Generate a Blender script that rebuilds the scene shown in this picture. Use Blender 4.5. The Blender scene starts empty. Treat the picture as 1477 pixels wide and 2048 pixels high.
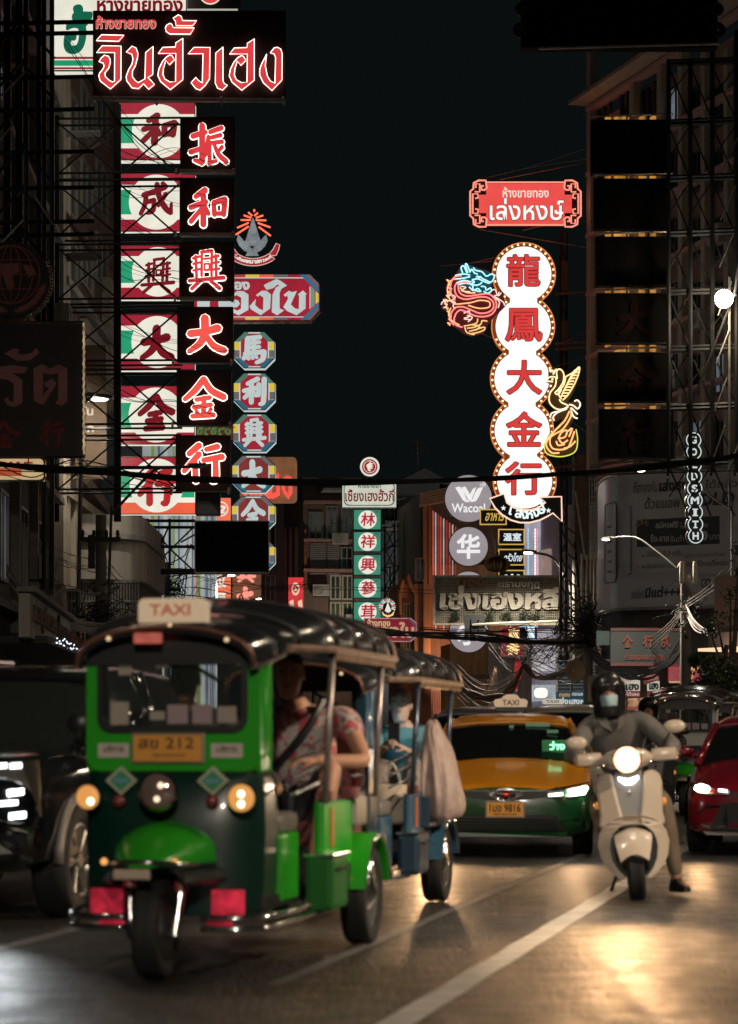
import bpy, bmesh, math, random
from math import sin, cos, pi, radians, sqrt, atan2
from mathutils import Vector, Matrix
from mathutils.geometry import tessellate_polygon
random.seed(7)
SC = bpy.context.scene
COL = SC.collection
# ------------------------------------------------------------ camera, world, exposure
F = 5000.0; HZ = 1465.0; CH = 1.25            # focal length in photo pixels, horizon row, eye height
cd = bpy.data.cameras.new('camera'); cam = bpy.data.objects.new('camera', cd); COL.objects.link(cam)
cam.location = (0, 0, CH); cam.rotation_euler = (pi/2, 0, 0)
cd.sensor_fit = 'HORIZONTAL'; cd.sensor_width = 24.0; cd.lens = F/1477*24.0
cd.shift_y = (HZ-1024)/1477; cd.clip_start = 0.5; cd.clip_end = 2000
cd.dof.use_dof = True; cd.dof.focus_distance = 66; cd.dof.aperture_fstop = 2.7
SC.camera = cam
W = bpy.data.worlds.new('World'); SC.world = W; W.use_nodes = True
bg = W.node_tree.nodes['Background']; bg.inputs[0].default_value = (0.38, 0.56, 0.56, 1); bg.inputs[1].default_value = 0.0080
SC.view_settings.view_transform = 'Standard'; SC.view_settings.look = 'None'; SC.view_settings.exposure = 0.0
try:
    SC.cycles.use_denoising = True; SC.cycles.sample_clamp_indirect = 4.0; SC.cycles.max_bounces = 6
except Exception: pass
# ------------------------------------------------------------ helpers
SD = Vector((sin(radians(11.4)), cos(radians(11.4)), 0))   # direction of the street, away from the camera
SR = Vector((SD.y, -SD.x, 0))
ROTZ = -radians(11.4)
def ST(s, t, z=0.0): return SD*s + SR*t + Vector((0, 0, z))
def P(px, py, D): return Vector(((px-738.5)/F*D, D, CH+(HZ-py)/F*D))
def PZ(py, D): return CH+(HZ-py)/F*D
def PX(px, D): return (px-738.5)/F*D

MATS = {}
def M(name, col=(.5,.5,.5), rough=.6, metal=0.0, emit=None, es=1.0, noise=0.0, ns=4.0, bump=0.0, coat=0.0, streak=0.0, rvar=0.0, trans=0.0, alpha=1.0, spec=None):
    if name in MATS: return MATS[name]
    m = bpy.data.materials.new(name); m.use_nodes = True; MATS[name] = m
    nt = m.node_tree; b = nt.nodes['Principled BSDF']; N = nt.nodes.new; L = nt.links.new
    b.inputs['Base Color'].default_value = (*col, 1); b.inputs['Roughness'].default_value = rough; b.inputs['Metallic'].default_value = metal
    if spec is not None: b.inputs['Specular IOR Level'].default_value = spec
    if coat: b.inputs['Coat Weight'].default_value = coat; b.inputs['Coat Roughness'].default_value = .08
    if trans: b.inputs['Transmission Weight'].default_value = trans; b.inputs['IOR'].default_value = 1.1
    if alpha < 1: b.inputs['Alpha'].default_value = alpha
    if emit: b.inputs['Emission Color'].default_value = (*emit, 1); b.inputs['Emission Strength'].default_value = es
    if noise or bump or streak or rvar:
        tc = N('ShaderNodeTexCoord'); n = N('ShaderNodeTexNoise'); n.inputs['Scale'].default_value = ns; n.inputs['Detail'].default_value = 6; n.inputs['Roughness'].default_value = .65
        L(tc.outputs['Object'], n.inputs['Vector'])
        fac = n.outputs['Fac']
        if streak:
            mp = N('ShaderNodeMapping'); mp.inputs['Scale'].default_value = (3, 3, .15); L(tc.outputs['Object'], mp.inputs['Vector'])
            n2 = N('ShaderNodeTexNoise'); n2.inputs['Scale'].default_value = ns; n2.inputs['Detail'].default_value = 4; L(mp.outputs[0], n2.inputs['Vector'])
            ad = N('ShaderNodeMath'); ad.operation = 'MULTIPLY_ADD'; ad.inputs[1].default_value = streak; L(n2.outputs['Fac'], ad.inputs[0])
            m1 = N('ShaderNodeMath'); m1.operation = 'MULTIPLY'; m1.inputs[1].default_value = 1-streak; L(fac, m1.inputs[0]); L(m1.outputs[0], ad.inputs[2]); fac = ad.outputs[0]
        if noise:
            r = N('ShaderNodeMapRange'); r.inputs[1].default_value = .3; r.inputs[2].default_value = .7
            r.inputs[3].default_value = 1-noise; r.inputs[4].default_value = 1+noise*.6; L(fac, r.inputs[0])
            for sock, c in (('Base Color', col),) + ((('Emission Color', emit),) if emit else ()):
                mx = N('ShaderNodeVectorMath'); mx.operation = 'SCALE'; mx.inputs[0].default_value = c; L(r.outputs[0], mx.inputs['Scale']); L(mx.outputs[0], b.inputs[sock])
        if rvar:
            r2 = N('ShaderNodeMapRange'); r2.inputs[1].default_value = .3; r2.inputs[2].default_value = .7
            r2.inputs[3].default_value = max(.02, rough-rvar); r2.inputs[4].default_value = min(1, rough+rvar); L(fac, r2.inputs[0]); L(r2.outputs[0], b.inputs['Roughness'])
        if bump:
            bp = N('ShaderNodeBump'); bp.inputs['Strength'].default_value = bump; bp.inputs['Distance'].default_value = .02; L(n.outputs['Fac'], bp.inputs['Height']); L(bp.outputs[0], b.inputs['Normal'])
    return m
def EM(name, col, es=1.0, noise=0.0, ns=1.5):
    return M(name, (.02,.02,.02), .5, emit=col, es=es, noise=noise, ns=ns)

class MB:
    def __init__(s): s.v = []; s.f = []; s.m = []; s.mats = []; s.cur = 0
    def use(s, mat):
        if mat not in s.mats: s.mats.append(mat)
        s.cur = s.mats.index(mat); return s
    def add(s, vs, fs, X=None):
        o = len(s.v); s.v += [tuple(X @ Vector(v)) if X else tuple(v) for v in vs]
        s.f += [tuple(i+o for i in f) for f in fs]; s.m += [s.cur]*len(fs); return s
    def box(s, c, d, X=None, bev=0.0, rz=0.0):
        x, y, z = d[0]/2, d[1]/2, d[2]/2
        if bev:
            e = min(bev, x*.9, y*.9, z*.9); bm = bmesh.new(); bmesh.ops.create_cube(bm, size=1)
            bmesh.ops.scale(bm, vec=d, verts=bm.verts); bmesh.ops.bevel(bm, geom=bm.edges[:], offset=e, segments=2, affect='EDGES', profile=.6)
            vs = [v.co[:] for v in bm.verts]; bm.verts.index_update(); fs = [[v.index for v in f.verts] for f in bm.faces]; bm.free()
        else:
            vs = [(-x,-y,-z),(x,-y,-z),(x,y,-z),(-x,y,-z),(-x,-y,z),(x,-y,z),(x,y,z),(-x,y,z)]
            fs = [(0,3,2,1),(4,5,6,7),(0,1,5,4),(1,2,6,5),(2,3,7,6),(3,0,4,7)]
        T = Matrix.Translation(c) @ Matrix.Rotation(rz, 4, 'Z')
        return s.add(vs, fs, X @ T if X else T)
    def tube(s, pts, r, n=8, cap=True, X=None, closed=False):
        pts = [Vector(p) for p in pts]; m = len(pts); rs = r if isinstance(r, (list, tuple)) else [r]*m
        vs = []; fs = []; up = None
        for i, p in enumerate(pts):
            if closed: t = pts[(i+1) % m]-pts[i-1]
            else: t = pts[min(i+1, m-1)]-pts[max(i-1, 0)]
            t = t.normalized() if t.length > 1e-9 else Vector((0,0,1))
            if up is None: up = Vector((0,0,1)) if abs(t.z) < .9 else Vector((1,0,0))
            a = t.cross(up); a = a.normalized() if a.length > 1e-6 else t.orthogonal().normalized()
            b = a.cross(t).normalized(); up = b
            vs += [tuple(p+(a*cos(2*pi*k/n)+b*sin(2*pi*k/n))*rs[i]) for k in range(n)]
        for i in range(m if closed else m-1):
            j = (i+1) % m
            fs += [(i*n+k, i*n+(k+1) % n, j*n+(k+1) % n, j*n+k) for k in range(n)]
        if cap and not closed: fs += [tuple(range(n))[::-1], tuple((m-1)*n+k for k in range(n))]
        return s.add(vs, fs, X)
    def lathe(s, prof, X=None, n=24):
        vs = []; fs = []; k = len(prof)               # profile of (radius, z) round the local z axis
        for i in range(n):
            a = 2*pi*i/n; vs += [(r*cos(a), r*sin(a), z) for r, z in prof]
        for i in range(n):
            j = (i+1) % n
            fs += [(i*k+q, j*k+q, j*k+q+1, i*k+q+1) for q in range(k-1)]
        return s.add(vs, fs, X)
    def poly(s, pts, y0, y1=None, X=None):            # (x, z) outline, facing -Y at y0, prism back to y1
        n = len(pts); a = sum(pts[i][0]*pts[(i+1) % n][1]-pts[(i+1) % n][0]*pts[i][1] for i in range(n))
        if a < 0: pts = pts[::-1]
        tri = tessellate_polygon([[Vector((x, z, 0)) for x, z in pts]])
        vs = [(x, y0, z) for x, z in pts]; fs = []
        for t in tri:
            p = [pts[i] for i in t]; ar = (p[1][0]-p[0][0])*(p[2][1]-p[0][1])-(p[2][0]-p[0][0])*(p[1][1]-p[0][1])
            fs.append(tuple(t) if ar > 0 else tuple(t)[::-1])
        if y1 is not None:
            vs += [(x, y1, z) for x, z in pts]; fs += [tuple(i+n for i in f)[::-1] for f in fs[:]]
            fs += [(i, i+n, (i+1) % n+n, (i+1) % n) for i in range(n)]
        return s.add(vs, fs, X)
    def ring(s, outer, inner, y0, y1, X=None):        # frame between two outlines of equal length
        n = len(outer); vs = [(x, y0, z) for x, z in outer]+[(x, y0, z) for x, z in inner]+[(x, y1, z) for x, z in outer]+[(x, y1, z) for x, z in inner]
        fs = []
        for i in range(n):
            j = (i+1) % n; fs += [(i, j, n+j, n+i), (2*n+i, 2*n+j, j, i), (n+i, n+j, 3*n+j, 3*n+i), (2*n+j, 2*n+i, 3*n+i, 3*n+j)]
        return s.add(vs, fs, X)
    def loft(s, secs, X=None, cap=True, closed=True):
        n = len(secs[0]); vs = [p for sec in secs for p in sec]; fs = []
        for i in range(len(secs)-1):
            for k in range(n if closed else n-1):
                q = (k+1) % n; fs.append((i*n+k, i*n+q, (i+1)*n+q, (i+1)*n+k))
        if cap and closed: fs += [tuple(range(n))[::-1], tuple((len(secs)-1)*n+k for k in range(n))]
        return s.add(vs, fs, X)
    def ball(s, c, r, n=12, m=8, X=None):
        r = r if isinstance(r, (tuple, list)) else (r, r, r)
        secs = []
        for i in range(m+1):
            a = -pi/2+pi*i/m; q = max(cos(a), .02)
            secs.append([(c[0]+r[0]*q*cos(2*pi*k/n), c[1]+r[1]*q*sin(2*pi*k/n), c[2]+r[2]*sin(a)) for k in range(n)])
        return s.loft(secs, X)
    def build(s, name, mat=None, parent=None, smooth=False, sub=0, bevel=0.0):
        me = bpy.data.meshes.new(name); me.from_pydata(s.v, [], s.f)
        for m in (s.mats or [mat]): me.materials.append(m)
        if len(s.mats) > 1: me.polygons.foreach_set('material_index', s.m)
        o = bpy.data.objects.new(name, me); COL.objects.link(o)
        if parent: o.parent = parent
        if smooth is True: me.polygons.foreach_set('use_smooth', [True]*len(me.polygons))
        elif smooth: me.shade_auto(smooth) if hasattr(me, 'shade_auto') else autosmooth(me, smooth)
        if bevel:
            b = o.modifiers.new('bevel', 'BEVEL'); b.width = bevel; b.segments = 2; b.limit_method = 'ANGLE'; b.angle_limit = radians(35)
        if sub:
            q = o.modifiers.new('subsurf', 'SUBSURF'); q.levels = sub; q.render_levels = sub
        me.update(); return o
def autosmooth(me, ang):
    bm = bmesh.new(); bm.from_mesh(me); bmesh.ops.remove_doubles(bm, verts=bm.verts, dist=1e-5); bmesh.ops.recalc_face_normals(bm, faces=bm.faces)
    for f in bm.faces: f.smooth = True
    for e in bm.edges:
        if len(e.link_faces) == 2 and e.calc_face_angle(0) > ang: e.smooth = False
    bm.to_mesh(me); bm.free()
AS = radians(38)
def tag(o, label=None, cat=None, group=None, kind=None):
    if label: o['label'] = label
    if cat: o['category'] = cat
    if group: o['group'] = group
    if kind: o['kind'] = kind
    return o
def thing(name, label, cat, loc=(0,0,0), rz=0.0, group=None):
    o = bpy.data.objects.new(name, None); COL.objects.link(o); o.location = loc; o.rotation_euler = (0,0,rz)
    o.empty_display_size = .1
    return tag(o, label, cat, group)
def copy_tree(o, parent=None):
    c = o.copy(); COL.objects.link(c)
    if parent: c.parent = parent
    for ch in list(o.children): copy_tree(ch, c)
    return c
def aim(d): return Vector(d).normalized().to_track_quat('Z', 'Y').to_matrix().to_4x4()
def at(loc, d=(0,0,1)): return Matrix.Translation(loc) @ aim(d)
def smooth_path(pts, k=5, closed=False):
    pts = [Vector(p) for p in pts]; n = len(pts); out = []
    for i in range(n if closed else n-1):
        if closed: p0, p1, p2, p3 = pts[i-1], pts[i], pts[(i+1) % n], pts[(i+2) % n]
        else: p0, p1, p2, p3 = pts[max(i-1,0)], pts[i], pts[i+1], pts[min(i+2,n-1)]
        for j in range(k):
            t = j/k; out.append(.5*((2*p1)+(p2-p0)*t+(2*p0-5*p1+4*p2-p3)*t*t+(3*p1-p0-3*p2+p3)*t**3))
    if not closed: out.append(pts[-1])
    return out
def spot(name, loc, d, energy, col, size=60, blend=.5, radius=.05, parent=None):
    l = bpy.data.lights.new(name, 'SPOT'); l.energy = energy; l.color = col; l.spot_size = radians(size); l.spot_blend = blend; l.shadow_soft_size = radius
    o = bpy.data.objects.new(name, l); COL.objects.link(o); o.location = loc; o.rotation_euler = Vector(d).to_track_quat('-Z', 'Y').to_euler()
    if parent: o.parent = parent
    return o
# ---- lettering
_tc = {}
def glyphs(body, bold=0.0, res=3):
    key = (body, bold, res)
    if key not in _tc:
        c = bpy.data.curves.new('lettering', 'FONT'); c.body = body; c.resolution_u = res; c.fill_mode = 'FRONT'
        o = bpy.data.objects.new('lettering', c); COL.objects.link(o)
        bpy.context.view_layer.update()
        me = bpy.data.meshes.new_from_object(o)
        vs = [(v.co[0], v.co[1], 0.0) for v in me.vertices]; fs = [tuple(p.vertices) for p in me.polygons]
        bpy.data.objects.remove(o); bpy.data.curves.remove(c); bpy.data.meshes.remove(me)
        if bold:      # widen the strokes: a flat ribbon along every outline edge, a disc at every corner
            ed = {}
            for f in fs:
                for i in range(len(f)): ed[(f[i], f[(i+1) % len(f)])] = 1
            be = [e for e in ed if (e[1], e[0]) not in ed]; base = vs[:]; done = set()
            for q, (i, j) in enumerate(be):
                A, B = base[i], base[j]; dx, dy = B[0]-A[0], B[1]-A[1]; l = sqrt(dx*dx+dy*dy) or 1; nx, ny = -dy/l*bold, dx/l*bold; z = .0004*(1+q % 6); n = len(vs)
                vs += [(A[0]-nx,A[1]-ny,z),(B[0]-nx,B[1]-ny,z),(B[0]+nx,B[1]+ny,z),(A[0]+nx,A[1]+ny,z)]; fs.append((n,n+1,n+2,n+3))
                if i not in done:
                    done.add(i); n = len(vs); vs += [(A[0]+bold*cos(pi*k/4),A[1]+bold*sin(pi*k/4),.003+.0004*(q % 5)) for k in range(8)]; fs.append(tuple(range(n,n+8)))
        _tc[key] = (vs, fs)
    return _tc[key]
def bbox2(vs):
    xs = [v[0] for v in vs]; ys = [v[1] for v in vs]; return min(xs), min(ys), max(xs), max(ys)
def fit(vs, r, ref=None, slant=0.0):      # rect r = (x0, z0, x1, z1); ref = box to map from
    a = ref or bbox2(vs); sx = (r[2]-r[0])/max(1e-6, a[2]-a[0]); sy = (r[3]-r[1])/max(1e-6, a[3]-a[1])
    out = []
    for v in vs:
        yy = (v[1]-a[1])*sy; out.append((r[0]+(v[0]-a[0])*sx+slant*yy, r[1]+yy))
    return out
def text(mb, body, r, y, bold=0.02, slant=0.0, thick=0.0, ref=None, keep=False):
    vs, fs = glyphs(body, bold)
    if not vs: return mb
    if keep:     # keep proportions: fit to height, left aligned
        a = bbox2(vs); k = (r[3]-r[1])/(a[3]-a[1]); r = (r[0], r[1], r[0]+k*(a[2]-a[0]), r[3])
    p = fit(vs, r, ref, slant); n = len(p)
    mb.add([(x, y-v[2], z) for (x, z), v in zip(p, vs)], fs)
    if thick:
        ed = {}
        for f in fs:
            for i in range(len(f)):
                e = (f[i], f[(i+1) % len(f)]); ed[e] = 1
        be = [e for e in ed if (e[1], e[0]) not in ed]
        o = len(mb.v); mb.v += [(x, y+thick, z) for x, z in p]
        for a, b in be: mb.f.append((o-n+b, o-n+a, o+a, o+b)); mb.m.append(mb.cur)
    return mb
# brush characters: strokes of (x, y, width) in picture-like coordinates (y down)
BR = {
'大': [[(610,290,66),(735,272,62),(850,240,72)],[(737,150,72),(735,290,70),(690,380,60),(600,447,40)],[(745,300,46),(810,395,60),(905,440,62)]],
'金': [[(735,692,52),(660,790,54),(572,868,40)],[(735,692,52),(800,790,58),(908,848,60)],[(672,872,40),(790,852,40)],[(650,938,40),(800,915,40)],[(738,855,44),(735,1010,44)],[(668,962,32),(690,992,30)],[(800,952,32),(772,990,30)],[(638,1015,44),(820,1003,46)]],
'行': [[(690,1270,58),(605,1342,52)],[(690,1345,54),(560,1492,44)],[(652,1410,50),(662,1575,54)],[(752,1305,44),(850,1280,54)],[(728,1398,46),(890,1368,56)],[(832,1390,50),(832,1560,54),(792,1575,34)]],
'和': [[(1070,1040,72),(962,1112,54)],[(905,1232,58),(1080,1168,60)],[(1050,1095,66),(1050,1420,72)],[(1035,1240,50),(908,1388,56)],[(1070,1220,44),(1108,1300,54)],[(1168,1185,56),(1176,1310,58)],[(1165,1180,56),(1295,1140,66)],[(1292,1150,66),(1280,1310,62)],[(1170,1300,46),(1285,1298,50)]],
'振': [[(1045,300,70),(1045,700,70)],[(935,418,58),(1080,372,60)],[(912,592,58),(1060,545,50)],[(1045,705,62),(955,682,36)],[(1135,372,48),(1268,325,54)],[(1118,425,50),(1095,560,48),(1075,640,40)],[(1150,432,44),(1258,405,48)],[(1150,492,44),(1275,478,48)],[(1130,480,46),(1130,705,52)],[(1125,712,50),(1210,688,36)],[(1180,500,40),(1235,620,56),(1322,696,58)],[(1275,535,46),(1215,600,34)]],
'興': [[(783,1032,13),(787,1112,13)],[(772,1040,11),(800,1032,10)],[(772,1062,9),(800,1056,9)],[(772,1088,9),(800,1082,9)],[(868,1028,13),(870,1110,13)],[(858,1034,10),(880,1030,12)],[(858,1058,9),(882,1054,10)],[(858,1084,9),(884,1080,10)],[(806,1016,12),(852,1010,13)],[(809,1014,11),(808,1108,12)],[(851,1010,12),(850,1108,12)],[(818,1042,8),(842,1040,8)],[(819,1062,7),(841,1061,7)],[(819,1086,8),(841,1085,8)],[(820,1062,7),(820,1086,7)],[(840,1061,7),(840,1085,7)],[(756,1128,14),(902,1116,16)],[(803,1128,14),(766,1160,15)],[(845,1128,13),(884,1158,17)]],
'馬': [[(1108,335,36),(1100,500,34)],[(1105,332,30),(1200,322,32)],[(1110,375,24),(1195,366,26)],[(1110,415,24),(1195,408,26)],[(1088,468,32),(1232,450,36)],[(1155,325,26),(1155,455,26)],[(1232,452,36),(1222,515,34),(1175,546,24)],[(1082,495,26),(1076,515,22)],[(1112,500,22),(1114,516,20)],[(1142,495,22),(1146,510,20)],[(1168,488,20),(1176,502,20)]],
'利': [[(1190,690,34),(1108,732,26)],[(1080,792,30),(1182,768,32)],[(1140,712,32),(1138,892,32)],[(1132,800,28),(1084,852,26)],[(1152,800,22),(1178,832,28)],[(1198,735,30),(1196,830,28)],[(1242,690,34),(1236,880,34),(1208,905,22)]],
'成': [[(372,1082,44),(500,1040,48),(625,992,46)],[(402,1062,40),(396,1190,42),(350,1300,34)],[(420,1165,36),(502,1140,40)],[(500,1140,40),(498,1262,40),(430,1292,28)],[(528,955,46),(570,1120,50),(650,1240,52),(712,1290,40)],[(712,1290,30),(712,1180,18)],[(640,1072,40),(556,1205,30)],[(596,948,40),(640,985,36)]],
}
def stroke_poly(st, ex=0.0):
    pts = smooth_path([Vector((x, y, w)) for x, y, w in st], 4) if len(st) > 2 else [Vector(p) for p in ((*st[0],), (*st[1],))]
    L = []; R = []; n = len(pts)
    for i, p in enumerate(pts):
        t = pts[min(i+1,n-1)]-pts[max(i-1,0)]; a = atan2(t.y, t.x); w = p.z/2+ex
        L.append((p.x-sin(a)*w, p.y+cos(a)*w)); R.append((p.x+sin(a)*w, p.y-cos(a)*w))
    def cap(p, a, w): return [(p.x+cos(a+q)*w*.95, p.y+sin(a+q)*w*.95) for q in (pi/3, 0.1, -pi/4)]
    t = pts[-1]-pts[-2]; a1 = atan2(t.y, t.x); t = pts[1]-pts[0]; a0 = atan2(t.y, t.x)+pi
    return L+cap(pts[-1], a1, pts[-1].z/2+ex)+R[::-1]+cap(pts[0], a0, pts[0].z/2+ex)
def brush(mb, ch, r, y, ex=0.0, thick=0.0, slant=0.0):
    sts = [stroke_poly(s) for s in BR[ch]]; a = bbox2([p for s in sts for p in s]); kx = (r[2]-r[0])/(a[2]-a[0]); kz = (r[3]-r[1])/(a[3]-a[1])
    ex = ex/((kx+kz)/2)
    for i, s in enumerate(BR[ch]):
        q = [(r[0]+(x-a[0])*kx+slant*(a[3]-yy)*kz, r[3]-(yy-a[1])*kz) for x, yy in stroke_poly(s, ex)]
        mb.poly(q, y-i*.0006, y+thick if thick else None)
    return mb
def circ(cx, cz, r, n=40, a0=0, a1=2*pi): return [(cx+r*cos(a0+(a1-a0)*i/n), cz+r*sin(a0+(a1-a0)*i/n)) for i in range(n)]
def rrect(x0, z0, x1, z1, r, n=5):
    out = []
    for cx, cz, a in ((x1-r, z1-r, 0), (x0+r, z1-r, pi/2), (x0+r, z0+r, pi), (x1-r, z0+r, 3*pi/2)):
        out += [(cx+r*cos(a+pi/2*i/n), cz+r*sin(a+pi/2*i/n)) for i in range(n+1)]
    return out
class Sign:          # a sign facing the camera side of the street; rows and columns of the photo become metres at its own distance
    def __init__(s, name, label, cat, px, py, D, group=None):
        s.px, s.py, s.D, s.k = px, py, D, D/F
        s.root = thing(name, label, cat, P(px, py, D), 0, group)
    def u(s, px, py): return ((px-s.px)*s.k, (s.py-py)*s.k)
    def r(s, x0, y0, x1, y1): a = s.u(x0, y1); b = s.u(x1, y0); return (a[0], a[1], b[0], b[1])
    def pl(s, pts): return [s.u(*p) for p in pts]
    def part(s, name, mb, mat=None, smooth=False, parent=None): return mb.build(name, mat, parent or s.root, smooth)
    def panel(s, name, x0, y0, x1, y1, mat, d0=0.0, d1=.3, bev=0):
        a = s.r(x0, y0, x1, y1); mb = MB(); pts = rrect(*a, bev) if bev else [(a[0],a[1]),(a[2],a[1]),(a[2],a[3]),(a[0],a[3])]
        return s.part(name, mb.poly(pts, d0, d1), mat)
    def frame(s, name, x0, y0, x1, y1, w, mat, d0=-.03, d1=.02):
        a = s.r(x0, y0, x1, y1); w *= s.k; o = [(a[0],a[1]),(a[2],a[1]),(a[2],a[3]),(a[0],a[3])]; i = [(a[0]+w,a[1]+w),(a[2]-w,a[1]+w),(a[2]-w,a[3]-w),(a[0]+w,a[3]-w)]
        return s.part(name, MB().ring(o, i, d0, d1), mat)
    def pipe(s, name, pts, r, mat, y=0.0, parent=None, n=6):
        mb = MB(); mb.tube([(s.u(p[0], p[1])[0], (p[2] if len(p) > 2 else y), s.u(p[0], p[1])[1]) for p in pts], r, n); return s.part(name, mb, mat, AS, parent)
    def neon(s, mb, pts, r=.025, y=-.06, k=4, closed=False):
        q = [(s.u(p[0], p[1])[0], y, s.u(p[0], p[1])[1]) for p in pts]
        mb.tube(smooth_path(q, k, closed) if k > 1 else q, r, 5, True, None, closed); return mb
# ------------------------------------------------------------ common materials
STEEL = M('dark_steel', (.03,.032,.033), .5, .6, noise=.3, ns=3)
GALV = M('galvanised_pipe', (.42,.42,.38), .42, .7, noise=.35, ns=6)
BLACKP = M('black_paint', (.012,.013,.014), .38)
RUBBER = M('rubber', (.007,.007,.007), .75, noise=.3, ns=20)
CHROME = M('chrome', (.75,.75,.74), .12, 1.0)
GLASSD = M('dark_glass', (.012,.016,.018), .08, 0, spec=.6)
CABLE = M('cable_black', (.012,.012,.012), .55)
CABLEG = M('cable_grey', (.20,.185,.17), .55)
# ------------------------------------------------------------ the street
def asphalt():
    m = bpy.data.materials.new('asphalt'); m.use_nodes = True; nt = m.node_tree; N = nt.nodes.new; L = nt.links.new; b = nt.nodes['Principled BSDF']
    tc = N('ShaderNodeTexCoord')
    def noise(sc, det, vec=None):
        n = N('ShaderNodeTexNoise'); n.inputs['Scale'].default_value = sc; n.inputs['Detail'].default_value = det; L(vec or tc.outputs['Object'], n.inputs['Vector']); return n
    big = noise(.8, 6); mg = N('ShaderNodeMapping'); mg.inputs['Scale'].default_value = (2.0,.28,1); L(tc.outputs['Object'], mg.inputs['Vector'])
    fine = noise(13, 6, mg.outputs[0]); mid = noise(4, 6)
    mp = N('ShaderNodeMapping'); mp.inputs['Rotation'].default_value = (0,0,radians(11.4)); mp.inputs['Scale'].default_value = (2.2,.12,1); L(tc.outputs['Object'], mp.inputs['Vector'])
    trk = noise(1.0, 4, mp.outputs[0])
    r = N('ShaderNodeValToRGB'); r.color_ramp.elements[0].position = .40; r.color_ramp.elements[0].color = (.005,.005,.005,1); r.color_ramp.elements[1].position = .62; r.color_ramp.elements[1].color = (.030,.028,.027,1)
    mx = N('ShaderNodeMath'); mx.operation = 'MULTIPLY_ADD'; mx.inputs[1].default_value = .55; L(fine.outputs['Fac'], mx.inputs[0])
    m2 = N('ShaderNodeMath'); m2.operation = 'MULTIPLY_ADD'; m2.inputs[1].default_value = .30; L(big.outputs['Fac'], m2.inputs[0])
    m3 = N('ShaderNodeMath'); m3.operation = 'MULTIPLY'; m3.inputs[1].default_value = .15; L(trk.outputs['Fac'], m3.inputs[0]); L(m3.outputs[0], m2.inputs[2]); L(m2.outputs[0], mx.inputs[2])
    L(mx.outputs[0], r.inputs['Fac']); L(r.outputs['Color'], b.inputs['Base Color'])
    rr = N('ShaderNodeMapRange'); rr.inputs[1].default_value = .3; rr.inputs[2].default_value = .7; rr.inputs[3].default_value = .24; rr.inputs[4].default_value = .62
    ra = N('ShaderNodeMath'); ra.operation = 'ADD'; L(mid.outputs['Fac'], ra.inputs[0]); L(trk.outputs['Fac'], ra.inputs[1])
    rb = N('ShaderNodeMath'); rb.operation = 'MULTIPLY'; rb.inputs[1].default_value = .5; L(ra.outputs[0], rb.inputs[0]); L(rb.outputs[0], rr.inputs[0]); L(rr.outputs[0], b.inputs['Roughness'])
    v = N('ShaderNodeTexVoronoi'); v.inputs['Scale'].default_value = 70; L(tc.outputs['Object'], v.inputs['Vector'])
    ba = N('ShaderNodeMath'); ba.operation = 'ADD'; L(v.outputs['Distance'], ba.inputs[0]); L(fine.outputs['Fac'], ba.inputs[1])
    bp = N('ShaderNodeBump'); bp.inputs['Strength'].default_value = .9; bp.inputs['Distance'].default_value = .02; L(ba.outputs[0], bp.inputs['Height']); L(bp.outputs[0], b.inputs['Normal'])
    return m
ASPH = asphalt()
mb = MB(); mb.add([(-400,-60,0),(400,-60,0),(400,900,0),(-400,900,0)], [(0,1,2,3)])
tag(mb.build('road', ASPH), kind='structure')
def road_paint():
    m = M('road_paint', (.58,.55,.50), .5, noise=.35, ns=3, bump=.3); return m
def strip(name, s0, s1, t, w, mat, z=.004):
    mb = MB(); n = max(2, int((s1-s0)/.5)); vs = []; fs = []
    for i in range(n+1):
        s = s0+(s1-s0)*i/n; j = .006*sin(i*1.7)+.004*sin(i*4.1)
        vs += [tuple(ST(s, t-w/2+j, z)), tuple(ST(s, t+w/2+j*.6, z))]
    for i in range(n): fs.append((2*i, 2*i+1, 2*i+3, 2*i+2))
    mb.add(vs, fs); return tag(mb.build(name, mat), kind='structure')
strip('lane_marking', 4, 60, -2.0, .16, road_paint())
strip('lane_marking', 12, 60, -2.9, .09, M('worn_paint', (.11,.105,.10), .6, noise=.5, ns=5))
strip('lane_marking', 6, 60, -4.95, .12, M('worn_paint', (.11,.105,.10), .6))
# utility cover and repair patch in the road
mb = MB(); mb.lathe([(0,.006),(.33,.006),(.33,.001)], Matrix.Translation(P(1030,1738,21)*1) @ Matrix.Translation((0,0,0)), 28)
PAVE = M('paving', (.16,.15,.14), .8, noise=.3, ns=2)
def slab(name, pts, z, mat):
    mb = MB(); n = len(pts); mb.v = [(x, y, 0) for x, y in pts]+[(x, y, z) for x, y in pts]
    mb.f = [tuple(range(n, 2*n))]+[(i, (i+1) % n, (i+1) % n+n, i+n) for i in range(n)]; mb.m = [0]*len(mb.f)
    return tag(mb.build(name, mat), kind='structure')
slab('pavement', [(-4.4,40),(-4.4,98),(-3.2,130),(-14,130),(-14,40)], .13, PAVE)
slab('pavement', [(7.0,88),(9.6,56),(9.6,45),(22,45),(22,88)], .13, PAVE)

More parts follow.
